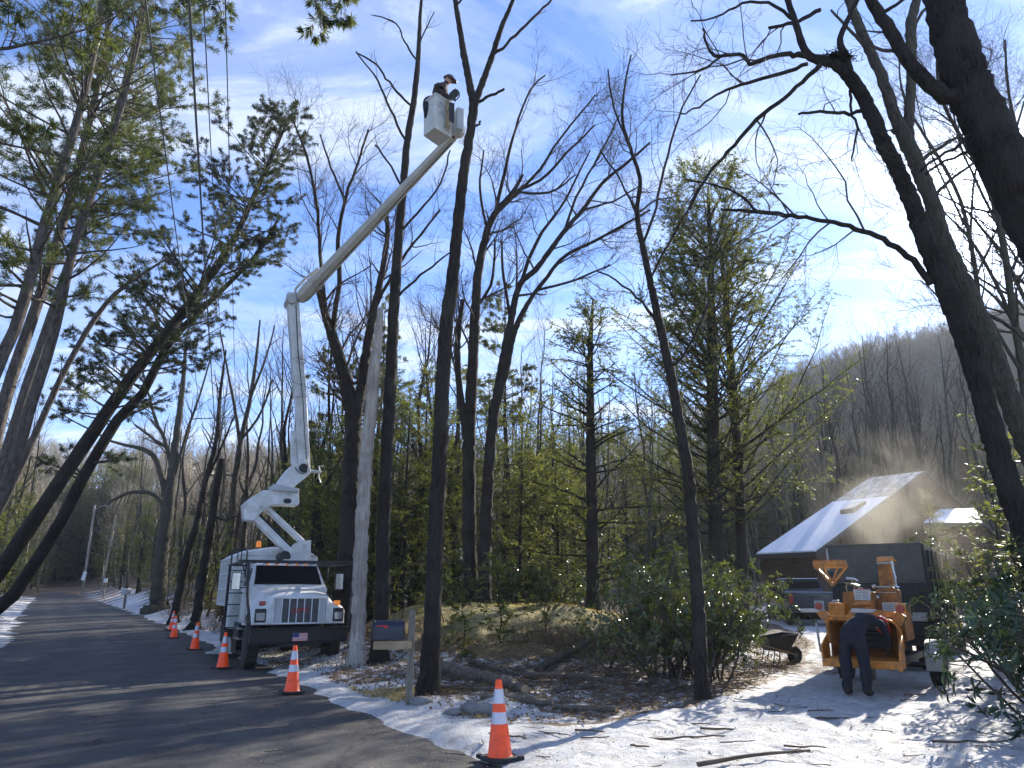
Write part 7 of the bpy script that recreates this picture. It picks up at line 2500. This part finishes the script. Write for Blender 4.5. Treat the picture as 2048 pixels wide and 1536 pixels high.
wheel(wb, (.55, 0, .19), .19, .09).rotation_euler = (0, 0, R(90))

# ---------------- mailbox by the drive
g = G(818, 1408)
mbx = Rig('mailbox', (g[0], g[1], g[2]), R(4), 'dark blue rural mailbox on a plank arm and weathered post', 'mailbox')
me_ = mbx.e
zt2 = mbx.pl(819, 1220, 0).z
mb = MB(); mb.box(-.052, .052, -.05, .05, -.1, zt2 - .04); mb.hexa([(-.052, -.05, zt2 - .04), (.052, -.05, zt2 - .04), (.052, .05, zt2 - .04), (-.052, .05, zt2 - .04)], [(-.025, -.025, zt2), (.025, -.025, zt2), (.025, .025, zt2), (-.025, .025, zt2)])
mb.build('post', M['post_wood'], me_, bevel=.004)
a_, b_ = mbx.pl(747, 1282, -.08), mbx.pl(822, 1299, -.08)
mb = MB(); mb.box(a_.x, b_.x + .01, -.09, -.052, b_.z, a_.z); mb.box(a_.x, -.06, .05, .09, b_.z, a_.z); mb.box(a_.x + .02, -.06, -.052, .05, a_.z - .02, a_.z + .005); mb.build('arm', M['plank_wood'], me_, bevel=.003)
xa, xb = mbx.pl(747, 1260, -.1).x, mbx.pl(808, 1260, -.1).x
zb3, zt3 = mbx.pl(780, 1281, -.1).z, mbx.pl(780, 1241, -.1).z
h3 = zt3 - zb3
sec = [(-.11, 0), (-.11, h3 * .62)] + [(.11 * -math.cos(t), h3 * .62 + h3 * .38 * math.sin(t)) for t in np.linspace(.25, math.pi - .25, 7)] + [(.11, h3 * .62), (.11, 0)]
mb = MB(); mb.loft([[(x, y, zb3 + z) for y, z in sec] for x in (xa, xb)]); mb.build('box', M['mailbox_blue'], me_, bevel=.008, smooth=40)
mb = MB(); mb.loft([[(x, y * 1.06, zb3 - .005 + z * 1.04) for y, z in sec] for x in (xa - .03, xa + .015)]); mb.build('door', M['black_plastic'], me_, bevel=.006, smooth=40)
mb = MB(); mb.beam((xa + .05, -.128, zb3 + h3 * .72), (xa + .21, -.128, zb3 + h3 * .74), .012, .02); mb.box(xa + .17, xa + .23, -.132, -.12, zb3 + h3 * .62, zb3 + h3 * .76); mb.build('flag', M['print_red'], me_)

# ---------------- traffic cones
cone = empty('traffic_cone', (0, 0, 0), label='', cat='traffic cone', group='orange traffic cones along the truck')
H_ = .80
mb = MB(); mb.hexa([(-.2, -.2, 0), (.2, -.2, 0), (.2, .2, 0), (-.2, .2, 0)], [(-.18, -.18, .035), (.18, -.18, .035), (.18, .18, .035), (-.18, .18, .035)])
for a, b_ in ((-1, -1), (1, -1), (1, 1), (-1, 1)): mb.box(a * .17 - .03, a * .17 + .03, b_ * .17 - .03, b_ * .17 + .03, .0, .042)
mb.build('base', M['cone_base'], cone, bevel=.006)
cr_ = lambda t: .132 + (.034 - .132) * t
mb = MB(); mb.lathe([(cr_(0) + .012, .034), (cr_(0), .05), (cr_(1), H_), (cr_(1) - .008, H_ + .006), (cr_(1) - .012, H_ - .02)], 32); mb.build('body', M['cone_orange'], cone, smooth=40)
for t0, t1 in ((.42, .575), (.69, .885)):
    mb = MB()
    za, zb4 = .04 + t0 * (H_ - .04), .04 + t1 * (H_ - .04)
    n = 32
    vs = [((cr_(t) + .0035) * math.cos(2 * math.pi * i / n), (cr_(t) + .0035) * math.sin(2 * math.pi * i / n), z) for t, z in ((t0, za), (t1, zb4)) for i in range(n)]
    mb.add(vs, [(i, (i + 1) % n, n + (i + 1) % n, n + i) for i in range(n)]); mb.build('reflective_band', M['cone_band'], cone, smooth=60)
CL = [((1000, 1518), 'nearest orange cone, standing on the snow edge at the bottom of the picture'),
      ((583, 1394), 'orange cone standing before the right front wheel of the bucket truck'),
      ((444, 1343), 'orange cone standing beside the front wheel of the bucket truck'),
      ((388, 1304), 'orange cone left of the pale metal wedge'),
      ((346, 1281), 'orange cone overlapping the farthest one, in front of it'),
      ((342, 1266), 'farthest orange cone at the road edge, half hidden by the next')]
for k, ((px, py), lb) in enumerate(CL):
    c = cone if k == 0 else copy_thing(cone)
    g = G(px, py)
    z = g[2]
    if g[0] < XR(g[1]): 
        z = max(z, float(base(g[1])) + .02)
    c.location = (g[0], g[1], z + .0)
    c.rotation_euler = (R(rw.uniform(-1.5, 1.5)), R(rw.uniform(-1.5, 1.5)), rw.uniform(0, 1.5))
    c['label'] = lb

# ---------------- house
YH = 37.0
A = Vector(P(1512, 1110, YH))
th_ = R(55)
sd_ = Vector((math.sin(th_), math.cos(th_), 0)); ed_ = Vector((math.cos(th_), -math.sin(th_), 0))


def solve_slope(px, py):
    a, b_, c_ = ray(px, py)
    # A + L sd + Hz : (A.x + L s)/(A.y + L c) = a
    Ls = (a * A.y - A.x) / (sd_.x - a * sd_.y)
    y = A.y + Ls * sd_.y
    return Ls, EYE + b_ * y - A.z


LS, HS = solve_slope(1740, 955)
a, b_, c_ = ray(1852, 945)
R0 = A + sd_ * LS
MW = (a * R0.y - R0.x) / (ed_.x - a * ed_.y)
print('house', A, LS, HS, MW)
Hs = empty('house', (A.x, A.y, zg(A.x, A.y)), math.atan2(ed_.y, ed_.x), 'dark wooden house with a steep snow-covered roof and a skylight', 'house')
Hi = (Matrix.Translation(Hs.location) @ Matrix.Rotation(math.atan2(ed_.y, ed_.x), 4, 'Z')).inverted()
# local: x along the eave, y up the slope (back), z up
e0 = Hi @ A
ez = e0.z
def slab(name, x0, x1, y0, y1, z0, z1, th, m, parent, bevel=.0, lift=0.0):
    mb = MB(); mb.hexa([(x0, y0, z0 - th + lift), (x1, y0, z0 - th + lift), (x1, y1, z1 - th + lift), (x0, y1, z1 - th + lift)], [(x0, y0, z0 + lift), (x1, y0, z0 + lift), (x1, y1, z1 + lift), (x0, y1, z1 + lift)])
    return mb.build(name, M[m] if isinstance(m, str) else m, parent, bevel=bevel)


roof = slab('roof', 0, MW, 0, LS, ez, ez + HS, .12, 'shingle', Hs)
slab('roof', 0, MW, 2 * LS, LS, ez, ez + HS - .003, .12, 'shingle', Hs)
fr_ = .62
sn = slab('snow', .05, MW - .05, -.02, LS * fr_, ez + .002, ez + HS * fr_, -.09, snowm, roof, lift=0)
# thin melting snow towards the ridge
thin = bpy.data.materials.new('thin_snow'); thin.use_nodes = True
n, l = thin.node_tree.nodes, thin.node_tree.links
b = n['Principled BSDF']; b.inputs['Roughness'].default_value = .8
tcn = N(n, 'ShaderNodeTexCoord'); mpn = N(n, 'ShaderNodeMapping'); mpn.inputs['Scale'].default_value = (2.2, .5, 1)
l.new(tcn.outputs['Object'], mpn.inputs[0])
t = N(n, 'ShaderNodeTexNoise', i_Scale=2.2, i_Detail=8.0, i_Roughness=.75); l.new(mpn.outputs[0], t.inputs['Vector'])
r1 = ramp(n, [(.44, (.12, .115, .11)), (.52, (.34, .34, .34)), (.62, (.6, .62, .66))]); l.new(t.outputs[0], r1.inputs[0]); l.new(r1.outputs[0], b.inputs['Base Color'])
slab('melting_snow', .05, MW - .05, LS * fr_, LS * .985, ez + HS * fr_ + .002, ez + HS * .985, -.02, thin, roof)
for x in (0, MW): slab('bargeboard', x - .04, x + .04, -.1, LS, ez - .06, ez + HS, .2, 'roof_edge', roof, lift=.03)
mb = MB(); mb.box(-.05, MW + .05, -.12, -.03, ez - .2, ez + .02); mb.build('gutter', M['roof_edge'], roof)
# skylight
su = .42; sx = MW * .66
p_ = lambda x, t, d: Vector((x, LS * t, ez + HS * t + d))
mb = MB(); mb.hexa([p_(sx - .35, su, .0), p_(sx + .35, su, .0), p_(sx + .35, su + .12, .0), p_(sx - .35, su + .12, .0)], [p_(sx - .35, su, .3), p_(sx + .35, su, .3), p_(sx + .35, su + .12, .22), p_(sx - .35, su + .12, .22)])
sk_ = mb.build('skylight', M['roof_edge'], roof)
mb = MB(); mb.hexa([p_(sx - .28, su + .01, .305), p_(sx + .28, su + .01, .305), p_(sx + .28, su + .11, .225), p_(sx - .28, su + .11, .225)], [p_(sx - .28, su + .01, .315), p_(sx + .28, su + .01, .315), p_(sx + .28, su + .11, .235), p_(sx - .28, su + .11, .235)]); mb.build('pane', M['placard'], sk_)
# walls: boards one by one on the eave side, gable with boards
mb = MB(); mb.prism([(MW - .3, .3, -.6), (MW - .3, 2 * LS - .3, -.6), (MW - .3, 2 * LS - .3, ez + .05), (MW - .3, LS, ez + HS - .16), (MW - .3, .3, ez + .05)], (.1, 0, 0)); gab = mb.build('gable_wall', M['siding'], Hs)
mb = MB(); mb.box(.2, MW - .3, .3, .42, -.6, ez); wl_ = mb.build('wall', M['siding'], Hs)
mb = MB(); mb.box(.2, .3, .42, 2 * LS - .3, -.6, ez); mb.build('wall', M['siding'], Hs)
nbd = 13
bm_ = None
for k in range(nbd):
    z = -.2 + k * (ez + .1) / nbd
    mb = MB(); hb = (ez + .1) / nbd * .97
    mb.hexa([(.2, .25, z), (MW - .3, .25, z), (MW - .3, .3, z), (.2, .3, z)], [(.2, .285, z + hb), (MW - .3, .285, z + hb), (MW - .3, .3, z + hb), (.2, .3, z + hb)])
    mb.build('board', M['siding'], wl_)
for k in range(22):
    y = .4 + k * (2 * LS - .8) / 22
    top = ez + HS * (1 - abs(y - LS) / LS) - .15
    mb = MB(); mb.box(MW - .2, MW - .17, y, y + (2 * LS - .8) / 22 * .9, -.5, top); mb.build('board', M['siding'], gab)
mb = MB(); mb.box(MW - .175, MW - .14, LS * .5, LS * .5 + 1.2, .9, 2.1); wf = mb.build('window', M['roof_edge'], gab)
mb = MB(); mb.box(MW - .142, MW - .13, LS * .5 + .08, LS * .5 + 1.12, .98, 2.02); mb.build('pane', M['glass_dark'], wf)
# low wing with its own snowy roof, to the right
w1p, w2p, w3p, w4p = PV(1848, 1044, 38), PV(1965, 1046, 38), PV(1950, 1016, 41.5), PV(1880, 1018, 41.5)
wing = empty('wing', tuple(w1p), 0, 'low wing of the house with a small snowy roof, half hidden by the hemlock', 'building')
mb = MB(); v4 = [v - w1p for v in (w1p, w2p, w3p, w4p)]; mb.hexa([v - Vector((0, 0, .12)) for v in v4], v4); mb.build('roof', snowm, wing)
mb = MB(); mb.box(.3, v4[1].x - .2, .3, 3, zg(w1p.x, w1p.y) - w1p.z - .5, -.1); mb.build('wall', M['siding'], wing)
mb = MB(); mb.box(-.1, v4[1].x + .1, -.08, .02, -.25, -.05); mb.build('fascia', M['roof_edge'], wing)

# white tarpaulin shed behind the trees
s0 = PV(877, 1150, 34); s0.z = zg(s0.x, s0.y)
sh_ = MB()
wS = (PV(926, 1150, 34) - PV(877, 1150, 34)).x; hS = PV(900, 1085, 34).z - s0.z
sec = [(0, 0), (0, hS * .5)] + [(wS * (.5 - .5 * math.cos(t)), hS * (.5 + .5 * math.sin(t))) for t in np.linspace(.3, math.pi - .3, 6)] + [(wS, hS * .5), (wS, 0)]
sh_.loft([[(x, y, z) for x, z in sec] for y in (0, 4)])
tag(sh_.build('shelter', mat('pale_tarp', (.55, .60, .66), .6, var=.1, bump=.02, bscale=3), None, loc=tuple(s0)), 'pale fabric shelter glimpsed between the trunks beyond the mound', 'shelter')

# ---------------- power lines and pole
gp = P(424, 1180, 62)
pz = zg(gp[0], gp[1])
up_ = empty('utility_pole', (gp[0], gp[1], pz), label='distant utility pole where the power lines end, behind the bare trees', cat='utility pole')
mb = MB(); mb.cyl((0, 0, -.4), (0, 0, 9.6), .16, .11, 12); mb.build('pole', M['bark_grey'], up_)
mb = MB(); mb.box(-1.3, 1.3, -.06, .06, 8.9, 9.02); mb.build('crossarm', M['bark_grey'], up_)
for k in (-1.2, -.4, .4, 1.2):
    mb = MB(); mb.lathe([(.03, 9.02), (.05, 9.06), (.03, 9.1), (.05, 9.14), (.02, 9.2)], 10, (k, 0, 0)); mb.build('insulator', M['grey_paint'], up_)
for (tx, Y0, xo, r_, zo), lb in zip([(270, 5.6, -1.2, .011, 9.15), (369, 5.2, -.2, .016, 7.6), (399, 5.6, .4, .008, 9.1), (447, 6.0, 1.2, .008, 9.15)],
                                    ['leftmost thin power line running up over the road', 'thickest cable of the four, second from the left', 'thin line just right of the thick cable', 'rightmost thin power line']):
    p0 = PV(tx, -160, Y0)
    p1 = Vector((gp[0] + xo, gp[1], pz + zo))
    pts = []
    for k in range(25):
        t = k / 24
        q_ = p0.lerp(p1, t); q_.z -= 1.6 * 4 * t * (1 - t) * .22
        pts.append(q_ - p0)
    mb = MB(); mb.tube(pts, r_, 5)
    tag(mb.build('power_line', M['wire'], None, loc=tuple(p0)), lb, 'cable', 'power lines over the road')

# ---------------- far roadside signs and mailbox
def sign(px, py, w, h, Y, label, tilt=0.0):
    c = PV(px, py, Y); k = mpp(px, py, Y); z0_ = zg(c.x, c.y)
    e = empty('road_sign', (c.x, c.y, z0_), R(-8), label, 'sign')
    mb = MB(); mb.box(-.04, .04, .02, .08, -.2, c.z - z0_ + h * k * .4); mb.build('post', M['post_wood'], e)
    mb = MB(); mb.box(-w * k / 2, w * k / 2, -.02, .015, c.z - z0_ - h * k / 2, c.z - z0_ + h * k / 2, rot=(0, tilt, 0)); mb.build('board', M['sign_white'], e)


sign(168, 1152, 8, 17, 78, 'tall white sign board by the road bend', R(12))
sign(211, 1161, 8, 8, 70, 'small white sign beside the far hemlocks', 0)
g = P(253, 1180, 52); z0_ = zg(g[0], g[1])
e = empty('mailbox', (g[0], g[1], z0_), 0, 'far mailbox with snow on top, at the roadside brush', 'mailbox')
mb = MB(); mb.box(-.06, .06, -.06, .06, -.2, 1.0); mb.build('post', M['post_wood'], e)
mb = MB(); mb.box(-.22, .22, -.3, .3, 1.0, 1.32); mb.build('box', M['grey_paint'], e, bevel=.05)
mb = MB(); mb.box(-.24, .24, -.3, .3, 1.322, 1.4); mb.build('snow_cap', snowm, e, bevel=.03)

# ---------------- logs, stones, sticks


def stick_mesh(seed, L, r, fork=True, sides=6, bend=.08):
    rng = np.random.default_rng(seed)
    n = 7
    x = np.linspace(-L / 2, L / 2, n)
    p = np.stack([x, np.cumsum(rng.normal(size=n) * L * bend * .5), np.abs(np.cumsum(rng.normal(size=n) * L * .012)) + r], -1)
    p[:, 1] -= p[:, 1].mean()
    a = Acc()
    rr_ = r * np.linspace(1, .5, n)
    a.add(*tubes(p[None], rr_[None], sides, jit=.12, rng=rng))
    # close the ends with small tubes pinched to nothing
    for q1, q2, rq in ((p[0], p[0] - (p[1] - p[0]) * .02, rr_[0]), (p[-1], p[-1] + (p[-1] - p[-2]) * .02, rr_[-1])):
        a.add(*tubes(np.array([[q1, q2]]), np.array([[rq, .0008]]), sides))
    if fork:
        C, RC = grow(p[None], rr_[None], rng, 0, L * .2, L * .45, ang=(25, 60), K=4, cnt=rng.integers(1, 4), tmin=.3, rr=.6, wob=.25, up=.0)
        C[..., 2] = np.maximum(C[..., 2], .004)
        a.add(*tubes(C, RC, 4))
    return a.mesh('stick', True)


def log(px0, py0, px1, py1, w, label, bark='log_bark', cut=True, lift=(0, 0)):
    a, b_ = G(px0, py0), G(px1, py1)
    r0_ = w / 2 * mpp(px0, py0, a[1]); r1_ = r0_ * .8
    a[2] += r0_ * .8 + lift[0]; b_[2] += r1_ * .8 + lift[1]
    rng = np.random.default_rng(int(px0 * 7 + py0))
    n = 12
    t = np.linspace(0, 1, n)[:, None]
    p = a * (1 - t) + b_ * t + rng.normal(size=(n, 3)) * r0_ * .15
    e = empty('log', tuple(a), label=label, cat='log')
    ac = Acc(); ac.add(*tubes((p - a)[None], np.linspace(r0_, r1_, n)[None], 14, jit=.08, rng=rng))
    link('bark', ac.mesh('bark', True), M[bark], e)
    for q0, q1, rr_ in ((p[0] - a, p[1] - a, r0_), (p[-1] - a, p[-2] - a, r1_)):
        d = Vector(q1 - q0).normalized(); c = Vector(q0)
        mb = MB(); mb.cyl(c - d * .004, c + d * .01, rr_ * .97, n=14); mb.build('cut_end', M['cut_wood'], e)


log(877, 1340, 1028, 1378, 22, 'thick dark log lying behind the nearest cone, just right of the forked tree')
log(964, 1398, 1106, 1411, 13, 'shorter log in front of the thick one, right of the nearest cone top')
log(1106, 1419, 1232, 1424, 12, 'log at the right front of the pile, at the edge of the snow')
log(1062, 1352, 1188, 1296, 17, 'pale limb leaning up to the right over the log pile', 'bark_grey', lift=(0, .15))
log(1049, 1356, 1240, 1370, 15, 'long log lying across the middle of the island')
log(885, 1380, 1012, 1385, 11, 'split log lying flat in front of the thick dark log')
log(1100, 1385, 1190, 1376, 10, 'small log behind the right front one')
log(1000, 1372, 1052, 1388, 20, 'short log with its cut end facing the drive', 'log_bark')
log(940, 1326, 1040, 1352, 10, 'thin dark log behind the thick one')
log(1215, 1352, 1330, 1368, 9, 'thin log under the leggy laurel')
for k, (px, py, s) in enumerate([(958, 1424, .2), (985, 1428, .12), (842, 1406, .13), (1160, 1418, .1), (1265, 1395, .09), (905, 1428, .1)]):
    g = G(px, py)
    bmm = bmesh.new(); bmesh.ops.create_icosphere(bmm, subdivisions=3, radius=1)
    rs = np.random.default_rng(k)
    for v in bmm.verts:
        f_ = 1 + .35 * (float(fbm(v.co.x * 1.3 + k * 5 + 10, v.co.y * 1.3 + v.co.z + 10, 1.0, 3)) - .5)
        v.co = Vector((v.co.x * 1.4, v.co.y, v.co.z * .6)) * f_ * s
    me2 = bpy.data.meshes.new('stone'); bmm.to_mesh(me2); bmm.free(); me2.shade_smooth()
    lb = ['largest grey stone at the snow edge left of the nearest cone', 'stone touching the right side of the largest one', 'grey stone beside the foot of the mailbox post', 'small stone before the right logs', 'small stone near the slender dark tree', 'small stone between the post and the largest stone'][k]
    tag(link('stone', me2, M['stone'], None, (g[0], g[1], g[2] + s * .15)), lb, 'stone')
# named sticks on the snow
SM = [stick_mesh(900 + k, .6, .012 + .004 * (k % 3), fork=k % 2 == 0) for k in range(8)]
for m_ in SM: m_.materials.append(M['stick'])
ST = [(1290, 1443, .42, 0, 'dark stick on the snow below the log pile'), (1400, 1450, .3, 1, 'curled piece of bark on the snow below the slender tree'), (1450, 1462, .62, 1, 'stick with a snapped end in the middle of the snowy drive'),
      (1370, 1480, 1.1, 0, 'branched twig lying before the snapped stick'), (1475, 1487, .42, 3, 'short stick lying right of the branched twig'), (1280, 1496, .22, 5, 'small dark chip at the lower middle of the snow'),
      (1610, 1497, .45, 7, 'stick with dark bark near the bottom right'), (1940, 1490, .8, 3, 'longest dark stick at the bottom right of the drive'), (1510, 1527, 1.5, 2, 'long thin branch at the bottom edge of the picture'),
      (1640, 1424, .4, 4, 'stick in front of the worker by the chipper'), (1665, 1440, .5, 5, 'thin straight stick below the worker'), (1110, 1470, .5, 0, 'forked stick at the snow edge right of the nearest cone'),
      (1180, 1468, .4, 2, 'hooked twig right of the forked stick'), (1830, 1392, .5, 5, 'stick beside the right chipper wheel'), (1815, 1402, .3, 3, 'short stick in front of the right chipper wheel'),
      (1010, 1476, .6, 4, 'bent stick right behind the nearest cone'), (1905, 1470, .2, 3, 'small stick above the longest one'), (1190, 1478, .35, 1, 'short thick stick below the hooked twig')]
for px, py, L, k, lb in ST:
    g = G(px, py)
    o = bpy.data.objects.new('stick', SM[k]); COL.objects.link(o)
    o.location = (g[0], g[1], g[2] + .004)
    s = L / .6
    o.scale = (s, min(s, 1.3), min(1.3, max(.7, s)))
    o.rotation_euler = (0, 0, R(rw.uniform(-35, 25)))
    tag(o, lb, 'stick', 'broken sticks on the snowy drive')
for k in range(90):
    px, py = rw.uniform(880, 2040), rw.uniform(1400, 1534)
    if k > 60: px, py = rw.uniform(180, 900), rw.uniform(1340, 1530)
    if k > 75: px, py = rw.uniform(1440, 1640), rw.uniform(1330, 1420)
    g = G(px, py)
    o = bpy.data.objects.new('stick', SM[rw.randrange(8)]); COL.objects.link(o)
    zz_ = g[2] + .003
    if g[0] < XR(g[1]): zz_ = max(zz_, float(base(g[1])) + .035)
    o.location = (g[0], g[1], zz_)
    s = rw.uniform(.15, .5)
    o.scale = (s, s, s); o.rotation_euler = (0, 0, rw.uniform(0, 6.28))
    if k <= 60 or k > 75: tag(o, 'small broken twig lying on the trampled snow of the drive', 'stick', 'small twigs on the snowy drive')
    else: tag(o, 'small broken twig lying on the dark asphalt', 'stick', 'small twigs on the road')

# ---------------- litter: leaves, chips, grass (uncountable)
rng = np.random.default_rng(31)


def ground_pts(n, x0, x1, y0, y1, test):
    x = rng.uniform(x0, x1, n); y = rng.uniform(y0, y1, n)
    k = test(x, y)
    return x[k], y[k]


def litter(name, label, x, y, L, W, m, cat, tilt=.35, lift=.012, up=False):
    z = hgt(x, y)
    rd = (x < XR(y)) & (x > XL(y))
    z = np.where(rd, np.maximum(z, base(y) + .03), z)
    n = len(x)
    pos = np.stack([x, y, z + lift * rng.random(n)], -1)
    D_ = rng.normal(size=(n, 3)) * np.array((1, 1, tilt))
    N_ = np.tile((0, 0, 1.0), (n, 1)) + rng.normal(size=(n, 3)) * tilt
    V, Q = cards(pos, D_, L, W, rng, flat=N_)
    tag(link(name, mesh_np(name, V, Q), M[m]), label, cat, kind='stuff')


x, y = ground_pts(60000, -8, 10, 9, 26, lambda x, y: (island(x, y) > .0) & (rng.random(len(x)) < .62) & (np.hypot((x - .6) / 6.2, (y - 24) / 6.4) > .75))
litter('fallen_leaves', 'brown leaf litter among the logs on the wooded island', x, y, .06, .04, 'dead_leaf', 'leaves', .6, .05)
x, y = ground_pts(9000, -3, 12, 5, 18, lambda x, y: (island(x, y) <= 0) & (x > XR(y) + .1) & (fbm(x, y, 1.1, 3) > .47))
litter('fallen_leaves', 'scattered leaves and chips trodden into the snow of the drive', x, y, .035, .012, 'dead_leaf', 'leaves', .3, .006)
x, y = ground_pts(5000, -9, 2, 4.5, 18, lambda x, y: (x <= XR(y) + .3) & (x > XR(y) - 1.6 - 1.2 * rng.random(len(x))))
litter('wood_chips', 'pale wood chips and grit scattered along the asphalt edge', x, y, .022, .012, 'cut_wood', 'wood chips', .3, .004)
# short grass on the mound and by the mailbox
x, y = ground_pts(42000, -6, 8, 17, 30, lambda x, y: np.hypot((x - .6) / 6.2, (y - 24) / 6.4) < .98)
x2, y2 = ground_pts(16000, -3.6, -.4, 11.2, 14.5, lambda x, y: (island(x, y) > .1) & (fbm(x, y, .9, 3) > .5))
x, y = np.concatenate([x, x2]), np.concatenate([y, y2])
pos = np.stack([x, y, hgt(x, y) - .01], -1)
V, Q = cards(pos, np.stack([rng.normal(size=len(x)) * .5, rng.normal(size=len(x)) * .5, np.ones(len(x))], -1), .075, .012, rng)
tag(link('grass', mesh_np('grass', V, Q), M['dry_grass']), 'pale dry grass on the mown mound and round the mailbox post', 'grass', kind='stuff')
# fine brushwood tangled among the logs
x, y = ground_pts(2600, -1.5, 8, 10.8, 19, lambda x, y: (island(x, y) > .15) & (fbm(x, y, .6, 3) > .42))
n_ = len(x)
p0 = np.stack([x, y, hgt(x, y) + rng.random(n_) * .08], -1)
d = nrmv(np.stack([rng.normal(size=n_), rng.normal(size=n_), rng.random(n_) * .3], -1))
Lr = rng.uniform(.15, .8, n_)[:, None]
pts = np.stack([p0, p0 + d * Lr * .5 + rng.normal(size=(n_, 3)) * .02, p0 + d * Lr], 1)
ac = Acc(); ac.add(*tubes(pts, rng.uniform(.003, .011, n_)[:, None] * np.array((1, .8, .5)), 4))
tag(link('brushwood', ac.mesh('brushwood'), M['stick']), 'tangle of cut brushwood and twigs round the log pile', 'brushwood', kind='stuff')

# ---------------- dust blown from the chute
dc = P(1790, 1060, 18.0)
bpy.ops.mesh.primitive_cube_add(size=1, location=(dc[0], dc[1], dc[2] + .3))
du = bpy.context.object
du.name = 'dust'; du.data.name = 'dust'
du.scale = (4.6, 3.4, 4.6)
tag(du, 'pale sawdust cloud drifting over the dump body', 'dust', kind='stuff')
vm_ = bpy.data.materials.new('dust'); vm_.use_nodes = True
n, l = vm_.node_tree.nodes, vm_.node_tree.links
n.clear()
pv = N(n, 'ShaderNodeVolumePrincipled'); pv.inputs['Color'].default_value = (.93, .88, .74, 1); pv.inputs['Anisotropy'].default_value = .35
tcn = N(n, 'ShaderNodeTexCoord')
t = N(n, 'ShaderNodeTexNoise', i_Scale=.9, i_Detail=5.0, i_Roughness=.6, i_Distortion=.6)
geo = N(n, 'ShaderNodeNewGeometry')
l.new(geo.outputs['Position'], t.inputs['Vector'])
ln = N(n, 'ShaderNodeVectorMath', operation='LENGTH'); l.new(tcn.outputs['Object'], ln.inputs[0])
fo = N(n, 'ShaderNodeMapRange', i_1=.12, i_2=.5, i_3=1.0, i_4=0.0); l.new(ln.outputs['Value'], fo.inputs[0])
r1 = N(n, 'ShaderNodeMapRange', i_1=.44, i_2=.7, i_3=0.0, i_4=1.0); l.new(t.outputs[0], r1.inputs[0])
m1 = N(n, 'ShaderNodeMath', operation='MULTIPLY'); l.new(fo.outputs[0], m1.inputs[0]); l.new(r1.outputs[0], m1.inputs[1])
m2 = N(n, 'ShaderNodeMath', operation='MULTIPLY', i_1=.24); l.new(m1.outputs[0], m2.inputs[0])
l.new(m2.outputs[0], pv.inputs['Density'])
ou = N(n, 'ShaderNodeOutputMaterial'); l.new(pv.outputs[0], ou.inputs['Volume'])
du.data.materials.append(vm_)

# ---------------- thin winter haze over the valley
bpy.ops.mesh.primitive_cube_add(size=1, location=(0, 120, 59))
hz_ = bpy.context.object
hz_.name = 'haze'; hz_.data.name = 'haze'
hz_.scale = (900, 900, 122)
tag(hz_, 'thin pale haze in the air over the woods', 'haze', kind='stuff')
hm = bpy.data.materials.new('haze'); hm.use_nodes = True
n, l = hm.node_tree.nodes, hm.node_tree.links
n.clear()
pv = N(n, 'ShaderNodeVolumePrincipled'); pv.inputs['Color'].default_value = (.86, .92, 1.0, 1); pv.inputs['Density'].default_value = .0003; pv.inputs['Anisotropy'].default_value = .3
ou = N(n, 'ShaderNodeOutputMaterial'); l.new(pv.outputs[0], ou.inputs['Volume'])
hz_.data.materials.append(hm)
